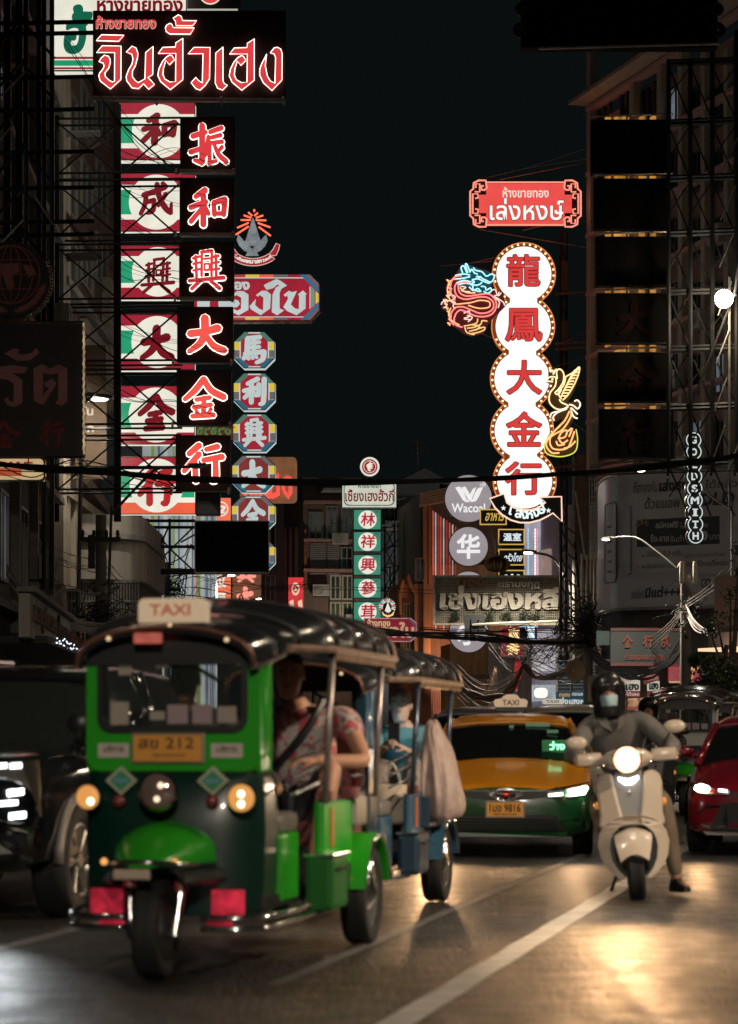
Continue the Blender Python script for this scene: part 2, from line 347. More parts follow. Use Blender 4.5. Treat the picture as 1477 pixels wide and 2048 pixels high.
# ------------------------------------------------------------ buildings
class Bld:
    def __init__(s, label, pa, Da, pb, Db, z1, depth, wall, z0=0.0, group=None, name='building', cat='building'):
        A = Vector((PX(pa,Da), Da, 0)); B = Vector((PX(pb,Db), Db, 0)); d = B-A; s.w = d.length; s.pa, s.Da, s.pb, s.Db = pa, Da, pb, Db
        s.root = thing(name, label, cat, A, atan2(d.y, d.x), group); s.z1 = z1; s.depth = depth
        if wall: s.wall = MB().box((s.w/2, depth/2, (z0+z1)/2), (s.w, depth, z1-z0)).build('wall', wall, s.root)
    def uf(s, px):   # along-facade metres for a photo column
        A = Vector((PX(s.pa,s.Da), s.Da)); B = Vector((PX(s.pb,s.Db), s.Db)); k = (px-738.5)/F
        t = (k*A.y-A.x)/((B.x-A.x)-k*(B.y-A.y)); return t*s.w, s.Da+t*(s.Db-s.Da)
    def rect(s, x0, y0, x1, y1):   # photo rectangle -> (u0, z0, u1, z1)
        u0, d0 = s.uf(x0); u1, d1 = s.uf(x1); d = (d0+d1)/2; return u0, PZ(y1,d), u1, PZ(y0,d)
    def box(s, name, r, proud, thick, mat, parent=None, bev=0):
        return MB().box(((r[0]+r[2])/2, -proud+thick/2, (r[1]+r[3])/2), (r[2]-r[0], thick, r[3]-r[1]), None, bev).build(name, mat, parent or s.root)
    def window(s, r, fm, gm, mull=1, w=.06, bars=0):
        o = [(r[0],r[1]),(r[2],r[1]),(r[2],r[3]),(r[0],r[3])]; i = [(r[0]+w,r[1]+w),(r[2]-w,r[1]+w),(r[2]-w,r[3]-w),(r[0]+w,r[3]-w)]
        mb = MB().ring(o, i, -.09, .0)
        for k in range(1, mull+1): mb.box((r[0]+(r[2]-r[0])*k/(mull+1), -.045, (r[1]+r[3])/2), (w*.8, .07, r[3]-r[1]-2*w-.01))
        for k in range(1, bars+1): mb.box(((r[0]+r[2])/2, -.05, r[1]+(r[3]-r[1])*k/(bars+1)), (r[2]-r[0]-2*w-.01, .05, w*.6))
        f = mb.build('window', fm, s.root)
        MB().poly([(r[0]+w*.9,r[1]+w*.9),(r[2]-w*.9,r[1]+w*.9),(r[2]-w*.9,r[3]-w*.9),(r[0]+w*.9,r[3]-w*.9)], -.022).build('pane', gm, f); return f
    def grid(s, us, zs, ww, wh, fm, gm, **k):
        for u in us:
            for z in zs: s.window((u-ww/2, z, u+ww/2, z+wh), fm, random.choice(gm) if isinstance(gm, list) else gm, **k)
CONC = M('concrete', (.30,.285,.26), .85, noise=.35, ns=1.2, streak=.6)
CONCD = M('dark_render', (.13,.125,.12), .85, noise=.4, ns=1.0, streak=.6)
BEIGE = M('beige_render', (.42,.36,.28), .8, noise=.25, ns=1.5, streak=.5)
PINK = M('pink_render', (.36,.20,.17), .85, noise=.3, ns=1.1, streak=.6)
PINKC = M('pink_column', (.50,.30,.27), .8, noise=.2, ns=2, streak=.5)
BROWN = M('brown_render', (.14,.095,.075), .85, noise=.35, ns=1.5, streak=.5)
WOOD = M('orange_wood', (.40,.135,.05), .5, noise=.35, ns=2, streak=.7)
WOODY = M('ochre_corrugated', (.42,.24,.09), .6, noise=.35, ns=2, streak=.6)
WHITEW = M('white_render', (.68,.66,.68), .7, noise=.2, ns=1.5, streak=.5)
FRAMEG = M('window_frame_grey', (.25,.24,.22), .5, .3)
FRAMEB = M('window_frame_brown', (.24,.14,.08), .55)
PANE2 = M('greenish_pane', (.05,.06,.05), .15, noise=.6, ns=2)
PANEL = M('lit_pane', (.05,.05,.05), .3, emit=(.30,.34,.40), es=.35, noise=.5, ns=1.5)
PANEW = M('warm_lit_pane', (.05,.05,.05), .3, emit=(.85,.42,.12), es=.30, noise=.6, ns=1.0)

# left side, nearest first
b = Bld('dark shophouse behind the scaffold at the near left, its windows unlit', -420, 30, 106, 64, 22, 8, CONCD)
for z in (4.4, 7.7, 11, 14.3, 17.6):
    for k in range(6):
        u = b.w*(.30+.118*k); b.window((u-.75, z, u+.75, z+1.9), FRAMEG, GLASSD if (k*7+int(z)) % 5 else PANEL, mull=1)
    MB().box((b.w/2, -.16, z-.55), (b.w, .30, .16)).build('ledge', CONC, b.root)
for k in range(7): MB().box((b.w*(.24+.118*k), -.1, 12.4), (.22, .2, 18)).build('pilaster', CONC, b.root)
ob = MB().box((b.w*.72, -.8, 2.95), (b.w*.52, 1.6, .14)).build('awning', M('awning_dark', (.05,.05,.05), .7), b.root)
tag(ob, 'dark flat shop awning')
fl = MB(); rr = random.Random(4)
for k in range(60): fl.ball((b.w*.50+b.w*.42*k/60, -1.62+rr.uniform(-.04,.04), 2.98+rr.uniform(-.06,.10)), .018, 6, 4)
fl.build('fairy_lights', EM('fairy_ice', (.8,.9,1), 1.6), b.root)
def ac_unit(b, u, z, w=.85, m=None):
    mb = MB(); mb.box((u,-.42,z), (w,.36,.58), None, .02); a = mb.build('air_conditioner', m or M('ac_casing', (.36,.34,.31), .6, noise=.3, ns=3, streak=.5), b.root)
    mb = MB()
    for q in range(5): r_ = .05+.045*q; mb.tube([(u-.12+r_*cos(t*pi/9), -.61, z+r_*sin(t*pi/9)) for t in range(18)], .006, 4, False, None, True)
    mb.build('fan_grille', FRAMEG, a); mb = MB(); mb.tube([(u-w*.4,-.3,z-.32),(u-w*.4,-.02,z-.32),(u+w*.4,-.02,z-.32),(u+w*.4,-.3,z-.32)], .02, 4); mb.tube(smooth_path([(u+w*.4,-.3,z),(u+w*.55,-.15,z-.2),(u+w*.55,-.06,z-1.2)], 4), .018, 5); mb.build('bracket', STEEL, a)
for k, z in ((1,5.0),(3,8.3),(4,5.1),(5,11.6),(2,14.9),(4,8.2)): ac_unit(b, b.w*(.36+.118*k), z)
b = Bld('tall beige-ribbed building with a brown side wall behind the utility pole', 107, 64.5, 238, 80, 27, 7, BROWN)
for px, w, y0, y1 in ((109,.16,-400,1170),(117,.16,-400,1170),(136,.22,930,1180),(207,.24,560,1040)):
    u, d = b.uf(px); MB().box((u, -.14, (PZ(y0,d)+PZ(y1,d))/2), (w*4, .27, PZ(y0,d)-PZ(y1,d))).build('pilaster', BEIGE, b.root)
for y0, y1 in ((640,655),(800,808),(1022,1038)):
    r = b.rect(112, y0, 232, y1); b.box('ledge', r, .34, .33, CONC if y0 < 1000 else BEIGE)
for y in (180, 330, 480):
    for x0, x1 in ((126,150),(160,182),(190,212)): b.window(b.rect(x0, y, x1, y+100), FRAMEG, GLASSD, 1)
r = b.rect(160, 664, 200, 790); b.box('wall_panel', r, .2, .19, M('greybeige_panel', (.33,.31,.28), .8, noise=.2, ns=2))
u0, d0 = b.uf(150); u1, d1 = b.uf(202)
MB().tube([(u0,-.30,PZ(958,d0)),(u1,-.30,PZ(1024,d1))], .15, 4).build('brace', BEIGE, b.root)
b2 = b
def rounded_plan(px0, px1, D0, D1, r, n=8):
    x0 = PX(px0, D0); x1 = PX(px1, D1); pts = [(x0, D0+8), (x0, D0)]
    for i in range(n+1):
        a = -pi/2+pi/2*i/n; pts.append((x1-r+r*cos(a), D0+r+r*sin(a)))
    pts.append((x1, D0+8)); return pts
tw = thing('building', 'grey concrete building with stained rounded balcony fronts behind the utility pole', 'building', P(206, 1465, 67)*1)
tw.location.z = 0; o0 = tw.location.copy()
def tier(name, px0, px1, D, y0, y1, r, mat):
    pl = [(x-o0.x, y-o0.y) for x, y in rounded_plan(px0, px1, D, D, r)]; z0, z1 = PZ(y1, D), PZ(y0, D)
    mb = MB(); mb.loft([[(x, y, z0) for x, y in pl], [(x, y, z1) for x, y in pl]]); return mb.build(name, mat, tw, AS)
STAIN = M('stained_concrete', (.40,.36,.31), .85, noise=.4, ns=.9, streak=.75)
tier('wall', 124, 276, 68.6, 1040, 1600, 1.2, CONCD)
tier('balcony', 118, 281, 67.6, 1028, 1066, 1.4, STAIN); tier('ledge', 116, 284, 67.3, 1066.5, 1076, 1.4, CONC); tier('balcony', 118, 281, 67.6, 1076.5, 1158, 1.4, STAIN)
mb = MB()
for i in range(26):
    x = PX(132+i*5.8, 67.9)-o0.x; mb.box((x, 67.9-o0.y, (PZ(1160,68)+PZ(1245,68))/2), (.035, .05, PZ(1160,68)-PZ(1245,68)))
for y in (1164, 1203, 1242): mb.box((PX(204,67.9)-o0.x, 67.86-o0.y, PZ(y,68)), (PX(281,67.9)-PX(128,67.9), .04, .05))
mb.build('window_grille', FRAMEG, tw)
# bright glass front with vertical fins
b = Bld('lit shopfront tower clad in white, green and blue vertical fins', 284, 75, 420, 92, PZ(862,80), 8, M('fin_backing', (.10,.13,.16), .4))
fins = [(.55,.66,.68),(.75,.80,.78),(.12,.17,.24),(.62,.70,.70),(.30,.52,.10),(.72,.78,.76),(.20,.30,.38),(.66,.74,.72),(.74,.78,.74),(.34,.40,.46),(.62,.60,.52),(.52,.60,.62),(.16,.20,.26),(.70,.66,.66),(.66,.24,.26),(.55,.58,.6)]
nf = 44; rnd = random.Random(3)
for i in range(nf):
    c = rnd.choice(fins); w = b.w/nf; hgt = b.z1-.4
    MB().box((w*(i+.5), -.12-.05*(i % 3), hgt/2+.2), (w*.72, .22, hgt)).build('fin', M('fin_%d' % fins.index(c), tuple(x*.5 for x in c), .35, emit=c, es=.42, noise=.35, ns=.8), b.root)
# dark block and pink columns farther along
b = Bld('dark flat-fronted block behind the octagonal signs', 392, 112, 568, 112.3, PZ(1004,113), 8, CONCD)
for x in (405, 436, 500, 530): b.window(b.rect(x, 1040, x+22, 1110), FRAMEG, GLASSD, 1); b.window(b.rect(x, 1150, x+22, 1205), FRAMEG, PANE2, 1)
b = Bld('narrow building with three pink columns up its front', 556, 118, 606, 118.1, PZ(1002,118), 8, CONCD)
for x in (570, 580.5, 592): r = b.rect(x-3.6, 1056, x+3.6, 1400); b.box('column', r, .45, .44, PINKC)
b.box('parapet', b.rect(556, 1010, 606, 1040), .2, .19, BROWN)
b = Bld('brown apartment block with grey shutters and grid windows left of the green boxes', 604, 126, 724, 126.4, PZ(958,127), 9, BROWN)
for x0, y0, x1, y1, g in ((617,1024,646,1080,GLASSD),(652,1012,676,1082,GLASSD),(682,1014,706,1074,PANE2),(682,1094,706,1140,GLASSD)): b.window(b.rect(x0,y0,x1,y1), FRAMEG, g, 1, .07, 1)
for x0, x1 in ((620,651),(655,678)):
    r = b.rect(x0, 1086, x1, 1150); mb = MB(); n = 15
    for k in range(n): mb.box(((r[0]+r[2])/2, -.06, r[1]+(r[3]-r[1])*(k+.5)/n), (r[2]-r[0], .06, (r[3]-r[1])/n*.6), None)
    mb.build('shutter', M('shutter_grey', (.22,.21,.20), .6), b.root)
for x in (660, 684): b.window(b.rect(x, 1150, x+22, 1200), M('window_frame_pale', (.4,.36,.3), .6), PANE2, 1, .08, 1)
for x in (660, 684): b.window(b.rect(x, 1204, x+22, 1260), M('window_frame_pale', (.4,.36,.3), .6), M('green_pane', (.06,.10,.04), .3, noise=.5), 1, .08)
spot('lamp_or_fill_light', (b.w*.7,-5.0,4.2), (0,.75,.65), 800, (1,.82,.66), 150, .8, .4, b.root)  # added spot with no fixture, brightens the apartment front
for y in (1008, 1084, 1144): b.box('ledge', b.rect(606, y-5, 722, y), .5, .49, PINK)
b.box('pipe', b.rect(607, 1060, 613, 1180), .3, .2, M('rust', (.22,.09,.04), .8, noise=.6, ns=4))
for u, z in ((.30,8.4),(.62,11.0),(.85,6.9)): ac_unit(b, b.w*u, z)
r = b.rect(640, 984, 682, 1000); MB().box(((r[0]+r[2])/2, -.7, r[3]), (r[2]-r[0], 1.6, .12)).build('roof', CONC, b.root)
b = Bld('dark house with a gabled tin roof and a rooftop aerial behind the lattice frame', 712, 142, 880, 142.4, PZ(968,143), 9, CONCD)
r = b.rect(796, 938, 900, 966); mb = MB(); mb.loft([[(r[0],-.6,r[1]),((r[0]+r[2])/2,-.6,r[3]),(r[2],-.6,r[1])],[(r[0],6,r[1]),((r[0]+r[2])/2,6,r[3]),(r[2],6,r[1])]]); mb.build('roof', M('tin_roof', (.16,.16,.15), .6, .3, noise=.3), b.root)
for x0, y0, x1, y1 in ((724,1000,744,1060),(752,1005,772,1060),(776,1130,792,1200),(800,1140,818,1210),(780,1010,800,1060),(806,1015,830,1060)): b.window(b.rect(x0,y0,x1,y1), FRAMEG, PANE2 if x0 < 780 else GLASSD, 1, .07)
b.box('balcony', b.rect(768, 1044, 826, 1062), .9, .88, CONC); b.box('wall_panel', b.rect(780, 1065, 826, 1110), .2, .19, M('slate_panel', (.13,.14,.15), .7))
spot('lamp_or_fill_light', (b.w*.45,-6.0,4.5), (0,.8,.6), 900, (.85,.92,1), 150, .8, .4, b.root)  # fixtureless spot added to brighten the gabled house
ae = thing('tv_aerial', 'thin rooftop TV aerial on the tin gable', 'aerial', P(836, 936, 143))
mb = MB(); k = 143/F; mb.tube([(0,0,-1),(0,0,56*k)], .035, 5)
for y, w in ((56,20),(50,14),(44,17),(38,12),(30,16)): mb.tube([(-w*k,0,y*k),(w*k,0,(y-2)*k)], .025, 4)
mb.build('mast', GALV, ae)
# orange timber building behind the round signs
b = Bld('orange timber building with a striped cornice and red light strips behind the round signs', 842, 113, 1004, 113.4, PZ(990,114), 9, BROWN)
r0 = b.rect(842, 1000, 1004, 1004); u0, d0 = b.uf(842); u1, d1 = b.uf(1004)
mb = MB()
for k in range(5):
    y = 985+k*5.5; mb.add([(u0-.1,-.75,PZ(y+4,d0)),(u1+.6,-.75,PZ(y-36,d1)),(u1+.6,-.75,PZ(y-31.5,d1)),(u0-.1,-.75,PZ(y+8.5,d0)),(u0-.1,0,PZ(y+4,d0)),(u1+.6,0,PZ(y-36,d1)),(u1+.6,0,PZ(y-31.5,d1)),(u0-.1,0,PZ(y+8.5,d0))],
       [(3,2,1,0),(0,1,5,4),(2,3,7,6),(3,0,4,7),(1,2,6,5)])
mb.build('cornice', M('cornice_wood', (.42,.25,.15), .6, noise=.25, ns=4), b.root)
for x0, x1 in ((845,853),(855,860)): b.box('column', b.rect(x0, 1006, x1, 1330), .45, .44, WOOD)
for i, x in enumerate((866,871,876.5,881,887,893,899,905,911)):
    c = [(.75,.10,.07),(.85,.8,.75),(.6,.07,.05)][i % 3]; b.box('light_strip', b.rect(x-1.0, 1022+i*4, x+1.0, 1262), .2, .1, EM('strip_%d' % (i % 3), c, .55 if i % 3 else .8, .6, .5))
spot('lamp_or_fill_light', (b.w*.3,-4.0,3.6), (0,.7,.7), 500, (1,.72,.48), 150, .8, .4, b.root)  # spot added in front of the timber, no lamp stands there
b.box('timber_panel', b.rect(912, 1130, 1002, 1440), .16, .15, M('timber_panel', (.30,.16,.10), .6, noise=.4, ns=1.5, streak=.7))
b.box('timber_panel', b.rect(862, 1130, 911, 1440), .14, .13, WOOD)
for i in range(14): b.box('light_strip', b.rect(866+i*4.2, 1385, 867.6+i*4.2, 1440), .3, .1, EM('strip_low', (.7,.22,.12), .5, .7, .6))
b = Bld('low orange wooden shrine front with a curved gable horn', 798, 110, 862, 110.2, PZ(1168,110), 3, WOOD)
mb = MB(); mb.tube([(0,-.2,0+PZ(1230,110)),(-.05,-.2,PZ(1190,110)),(.12,-.2,PZ(1160,110)),(.35,-.2,PZ(1152,110)),(.5,-.2,PZ(1172,110)),(.75,-.2,PZ(1190,110))], [.12,.14,.13,.12,.1,.06], 8); mb.build('gable_horn', WOOD, b.root, AS)
b.window(b.rect(806, 1206, 826, 1300), FRAMEB, M('louvre_dark', (.10,.07,.06), .6), 2); b.window(b.rect(830, 1116, 850, 1162), FRAMEB, GLASSD, 1)
for x in (800, 828, 846): b.box('column', b.rect(x, 1172, x+3, 1400), .2, .19, FRAMEB)
# white building and shop walls in the middle distance
b = Bld('pale corrugated shop wall under the old grid sign', 1004, 117, 1064, 117.1, PZ(985,117), 6, M('pale_corrugated', (.42,.36,.34), .6, noise=.3, ns=2, streak=.6))
mb = MB()
for i in range(26): u = b.w*(i+.5)/26; mb.tube([(u,-.02,.1),(u,-.02,b.z1)], .06, 5)
mb.build('ribs', MATS['pale_corrugated'], b.root)
b = Bld('white building with a lilac lit side wall right of the arrow sign', 1060, 108, 1122, 103, PZ(1022,106), 7, M('lilac_wall', (.62,.58,.66), .7, noise=.2, ns=1, streak=.4))
b.box('wall_panel', b.rect(1063, 1040, 1082, 1180), .3, .29, M('lit_wall_panel', (.6,.6,.66), .6, emit=(.62,.62,.74), es=.55, noise=.4, ns=.8))  # light falling on this side wall put into emissive panels
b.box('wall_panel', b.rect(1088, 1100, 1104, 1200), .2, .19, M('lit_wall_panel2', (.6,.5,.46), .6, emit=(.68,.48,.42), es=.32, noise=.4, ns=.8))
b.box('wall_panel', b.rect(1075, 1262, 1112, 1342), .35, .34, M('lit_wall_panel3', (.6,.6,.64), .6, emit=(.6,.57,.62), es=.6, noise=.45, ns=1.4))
for x0, y0, x1, y1 in ((1100,905,1108,935),(1098,940,1106,975)): pass
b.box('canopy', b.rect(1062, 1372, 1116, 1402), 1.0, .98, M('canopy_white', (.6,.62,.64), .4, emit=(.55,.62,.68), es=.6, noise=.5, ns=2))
b = Bld('ochre corrugated shop wall with a bright strip low behind the cables', 900, 104, 1000, 104.2, PZ(1288,104), 3, WOODY)
mb = MB()
for i in range(40): u = b.w*(i+.5)/40; mb.tube([(u,-.02,.1),(u,-.02,b.z1)], .028, 5)
mb.build('ribs', WOODY, b.root)
for i in range(7):
    b.box('slat', b.rect(928, 1350+i*8, 1000, 1355+i*8), .3, .1, BROWN)
b.box('shop_light', b.rect(978, 1346, 992, 1353), .35, .1, EM('shop_light', (1,.62,.34), 1.6)); spot('lamp_or_fill_light', (b.uf(985)[0],-1.0,PZ(1340,104)), (0,-.3,-1), 900, (1,.66,.36), 170, .7, .2, b.root)
b = Bld('white corrugated lean-to wall beneath the round signs', 996, 102, 1064, 102.2, PZ(1272,102), 3, M('white_corrugated', (.52,.47,.44), .6, noise=.3, ns=2, streak=.6))
mb = MB()
for i in range(30): u = b.w*(i+.5)/30; mb.tube([(u,-.02,.1),(u,-.02,b.z1)], .03, 5)
mb.build('ribs', MATS['white_corrugated'], b.root)
b = Bld('shop with a dark blue roller shutter behind the scooter rider', 1112, 94, 1196, 93.8, PZ(1292,93), 5, CONCD)
r = b.rect(1116, 1300, 1192, 1470); mb = MB()
for k in range(26): z = r[1]+(r[3]-r[1])*(k+.5)/26; mb.box(((r[0]+r[2])/2, -.05, z), (r[2]-r[0], .07, (r[3]-r[1])/26*.62))
mb.build('roller_shutter', M('shutter_blue', (.035,.05,.065), .45, .3), b.root)
b.box('shop_window', b.rect(1116, 1424, 1186, 1470), .12, .05, M('shop_window3', (.3,.2,.2), .4, emit=(.85,.48,.42), es=.75, noise=.95, ns=3))
b.box('shop_light', b.rect(1120, 1426, 1180, 1429), .4, .1, EM('shop_tube', (1,.9,.85), 2.2))
# right side
b = Bld('pink shophouse block with dark windows behind the right-hand scaffold', 1192, 86, 1700, 68, 22.2, 8, PINK, z0=3.6)
FR = M('window_frame_dark', (.07,.06,.05), .5)
for row, y in enumerate((200, 330, 462, 590, 735, 868)):
    for i, x in enumerate((1212, 1258, 1300, 1356, 1400, 1446)):
        b.window(b.rect(x-13, y-30, x+13, y+52), FR, GLASSD if (i+row) % 3 else PANEL if (i+row) % 2 else PANE2, 1, .07)
for x in (1194, 1280, 1336, 1378, 1424, 1470): b.box('pilaster', b.rect(x-4, 100, x+4, 950), .3, .29, BEIGE)
for y in (128, 268, 400, 526, 660, 800): b.box('ledge', b.rect(1192, y-4, 1500, y+4), .38, .37, PINKC)
for x in (1222, 1240, 1252, 1268, 1290, 1312): b.box('light_panel', b.rect(x-5, 232, x+5, 905), .12, .05, M('amber_slat', (.4,.2,.06), .5, emit=(.85,.38,.06), es=.55, noise=.9, ns=.7))
b.box('cornice', b.rect(1192, 96, 1560, 104), 1.0, .99, BEIGE)
for x, y in ((1238,620),(1320,500),(1375,760),(1425,640),(1462,470),(1400,900)): u, d = b.uf(x); ac_unit(b, u, PZ(y, d))
sh = Bld('shop front with a pink pillar and a closed lattice gate', 1192, 87, 1700, 69, 3.58, 6, M('shop_wall', (.16,.11,.10), .8, noise=.4))
sh.box('pillar', sh.rect(1322, 1328, 1344, 1470), .4, .39, PINKC)
r = sh.rect(1346, 1364, 1398, 1476); mb = MB(); n = 12
for k in range(n+1):
    u = r[0]+(r[2]-r[0])*k/n; mb.box((u, -.12, (r[1]+r[3])/2), (.035, .04, r[3]-r[1]))
for k in range(17): mb.box(((r[0]+r[2])/2, -.15, r[1]+(r[3]-r[1])*k/16), (r[2]-r[0], .02, .03))
g = mb.build('lattice_gate', M('gate_metal', (.10,.10,.10), .45, .6), sh.root)
sh.box('doorway', r, .06, .05, BLACKP)
sh.box('shop_window', sh.rect(1262, 1396, 1320, 1440), .1, .05, M('shop_window', (.3,.15,.1), .4, emit=(.80,.42,.24), es=.55, noise=.9, ns=3))
sh.box('shop_window', sh.rect(1202, 1396, 1256, 1440), .1, .05, M('shop_window2', (.3,.15,.1), .4, emit=(.45,.22,.14), es=.45, noise=.9, ns=3))
# pale wall pieces at the far right, nearer
b = Bld('pale pink building corner at the right edge beside the tree', 1430, 58, 1620, 55, PZ(1148,57), 5, M('pale_pink', (.46,.34,.31), .8, noise=.2, ns=1.5, streak=.5), z0=2.9)
b.box('canopy_light', b.rect(1460, 1296, 1560, 1302), .9, .9, EM('canopy_light', (1,.62,.38), 1.2))
b.box('wall_panel', b.rect(1432, 1262, 1600, 1300), .2, .19, M('lilac_panel', (.45,.42,.46), .8, noise=.25, streak=.5))
# ------------------------------------------------------------ sign materials
RED = EM('sign_red_glow', (.78,.055,.06), .95, .18, 1.2)
REDD = EM('sign_red_dim', (.40,.02,.03), .62, .25, 1.0)
REDX = EM('sign_red_hot', (.95,.10,.075), 1.0, .12, 1.5)
TUBEW = EM('neon_white', (1,.90,.76), 2.6)
LBW = EM('lightbox_white', (.86,.83,.70), .98, .14, .9)
LBW2 = EM('lightbox_cool_white', (.62,.72,.70), .82, .15, 1.0)
LBGREEN = EM('lightbox_green', (.02,.34,.16), 1.0, .3, .9)
LBRED = EM('lightbox_red', (.42,.018,.04), .85, .25, .8)
LBORANGE = EM('lightbox_orange', (.88,.13,.06), .95, .2, .8)
CHARR = EM('lightbox_dark_red', (.25,.008,.018), .75, .15, 1)
BOXB = M('sign_black', (.045,.026,.023), .5, noise=.4, ns=1.5)
BOXBR = M('sign_dark_brown', (.045,.018,.014), .5, noise=.4, ns=1.2)
SIDE = M('sign_side_metal', (.14,.12,.10), .5, .5, noise=.4)
TUBEGREY = M('lamp_tube_grey', (.50,.49,.43), .5, noise=.3, ns=5)

# --- large black sign with red lettering, top left
S = Sign('shop_sign', 'wide black sign with big red neon-edged Thai lettering and a grey bar below it', 'shop sign', 188, 196, 60)
S.panel('board', 187, 22, 571, 197, BOXB, 0, .35)
S.frame('frame', 186, 21, 572, 198, 2, STEEL, -.02, .02)
zx = lambda p: (180+p[0]/3.517, p[1]/3.517)
BIG = [
 [(50,375),(90,328),(222,330),(221,565),(147,632),(75,575),(66,540),(72,520),(98,487),(103,468),(96,450),(66,440),(82,415),(104,395),(134,402),(146,425),(146,450),(136,485),(108,520),(112,545),(140,572),(162,583),(176,578),(177,376)],
 [(48,292),(85,251),(242,255),(205,297)],
 [(258,372),(300,330),(328,345),(340,380),(338,410),(322,470),(302,505),(302,545),(318,568),(342,588),(390,560),(395,375),(447,333),(445,530),(410,552),(430,570),(457,600),(416,634),(380,596),(345,630),(300,625),(262,575),(258,545),(274,500),(300,455),(306,420),(298,388)],
 [(482,382),(515,340),(605,337),(607,308),(656,275),(656,566),(568,637),(500,580),(480,535),(488,490),(512,440),(540,408),(566,392),(582,400),(597,427),(562,462),(537,432),(520,485),(516,530),(530,562),(565,583),(605,580),(607,382)],
 [(533,205),(541,185),(565,170),(580,178),(588,200),(737,203),(708,247),(565,246),(540,230)],
 [(587,135),(625,110),(646,122),(653,151),(753,152),(725,188),(608,187),(604,155)],
 [(692,384),(735,340),(847,340),(844,560),(815,605),(778,640),(748,630),(714,588),(748,550),(765,572),(793,590),(798,384)],
 [(887,380),(938,336),(938,575),(948,595),(970,605),(935,640),(900,626),(884,590)],
 [(984,386),(1017,344),(1107,341),(1109,312),(1158,279),(1158,570),(1070,641),(1002,584),(982,539),(990,494),(1014,444),(1042,412),(1068,396),(1084,404),(1099,431),(1064,466),(1039,436),(1022,489),(1018,534),(1032,566),(1067,587),(1107,584),(1109,386)],
 [(1270,378),(1298,343),(1320,338),(1345,352),(1354,385),(1352,570),(1282,643),(1222,588),(1196,535),(1196,495),(1210,455),(1246,386),(1240,420),(1236,470),(1250,540),(1270,575),(1303,592),(1308,410),(1296,384)],
]
for i, pl in enumerate(BIG):
    pl = [zx(p) for p in pl]; q = S.pl(pl)
    l = MB().poly(q, -.10, -.005).build('letter', RED, S.root)
    MB().tube([(x, -.11, z) for x, z in q], .0095, 5, False, None, True).build('neon_outline', TUBEW, l)
mb = MB(); text(mb, 'ห้างขายทอง', S.r(193, 32, 312, 57), -.08, .012, 0, .07); l = S.part('letter', mb, RED)
mb = MB(); text(mb, 'ห้างขายทอง', S.r(192, 31, 313, 58), -.004, .05); S.part('neon_outline', mb, EM('neon_dim', (.75,.62,.5), .8), parent=l)
S.pipe('lamp_bar', [(186,203.5),(572,209)], .055, TUBEGREY, -.4)
for x in (190, 314, 443, 567): S.pipe('bracket', [(x,196,-.1),(x+3,218,-.45)], .03, TUBEGREY)
for y0 in (84, 140):
    for k in range(6): pass
# --- white and green sign behind it
S = Sign('shop_sign', 'white lightbox with a dark green Thai letter above red and green stripes', 'shop sign', 107, 145, 61.5)
S.panel('lightbox', 107, -60, 372, 141, LBW, 0, .4)
for y0, y1, m in ((113,117.5,LBRED),(120,131,LBGREEN),(134,138,LBRED)): S.panel('stripe', 107, y0, 200, y1, m, -.006, .002)
S.frame('frame', 105, -62, 374, 142, 2, SIDE)
mb = MB(); text(mb, 'ฮั้', S.r(124, 8, 176, 108), -.008, .045, .12); S.part('letter', mb, EM('letter_green', (.01,.16,.09), .75))
mb = MB(); text(mb, 'ห้างขายทอง', S.r(194, -10, 366, 23), -.008, .035); S.part('letter', mb, CHARR)
S = Sign('shop_sign', 'black sign with a red disc, cut off by the top of the picture', 'shop sign', 365, 24, 62)
S.panel('board', 366, -70, 481, 23, BOXB, 0, .3); S.panel('lightbox', 371, 17, 476, 22, EM('strip_white', (.7,.7,.6), .6), -.01, .002)
a = S.u(421, -14); mb = MB(); mb.poly(circ(a[0], a[1], 20*S.k), -.02, .001); d = S.part('disc', mb, RED)
mb = MB(); mb.ring(circ(a[0], a[1], 22.5*S.k), circ(a[0], a[1], 20.5*S.k), -.03, 0); S.part('rim', mb, LBW)
S.frame('frame', 365, -71, 482, 24, 1.6, SIDE)

# --- column of red neon characters on black boxes
cols = [('振',(361,234,470,344),(377,246,458,331)),('和',(360,356,469,470),(377,375,456,456)),('興',(359,484,468,598),(376,499,452,582)),
        ('大',(355,614,466,725),(374,629,455,708)),('金',(354,741,463,851),(366,753,454,838)),('行',(352,871,461,982),(364,885,451,968))]
num = ['topmost','second','third','fourth','fifth','lowest']
for i, (ch, bx, r) in enumerate(cols):
    S = Sign('character_sign', f'black box with red neon-edged character {ch}, {num[i]} of its column', 'sign box', bx[0], bx[3], 62, 'black sign boxes with red characters')
    S.panel('box', *bx, BOXB if i < 3 else BOXBR, 0, .3)
    S.frame('frame', bx[0]-.5, bx[1]-.5, bx[2]+.5, bx[3]+.5, 1.4, STEEL)
    mb = MB(); brush(mb, ch, S.r(*r), -.10, 0, .08); l = S.part('letter', mb, RED if i < 3 else REDX)
    mb = MB(); brush(mb, ch, S.r(*r), -.012, .026); S.part('neon_outline', mb, TUBEW, parent=l)
    if i in (0,1,2): S.pipe('lamp_bar', [(bx[0],bx[3]+2.5),(bx[2]+1,bx[3]+3)], .045, TUBEGREY, -.3)
    for x in (bx[0]-8, bx[2]-3): S.pipe('bracket', [(x,bx[3]-6,-.05),(x+1,bx[3]+9,-.34)], .03, TUBEGREY)
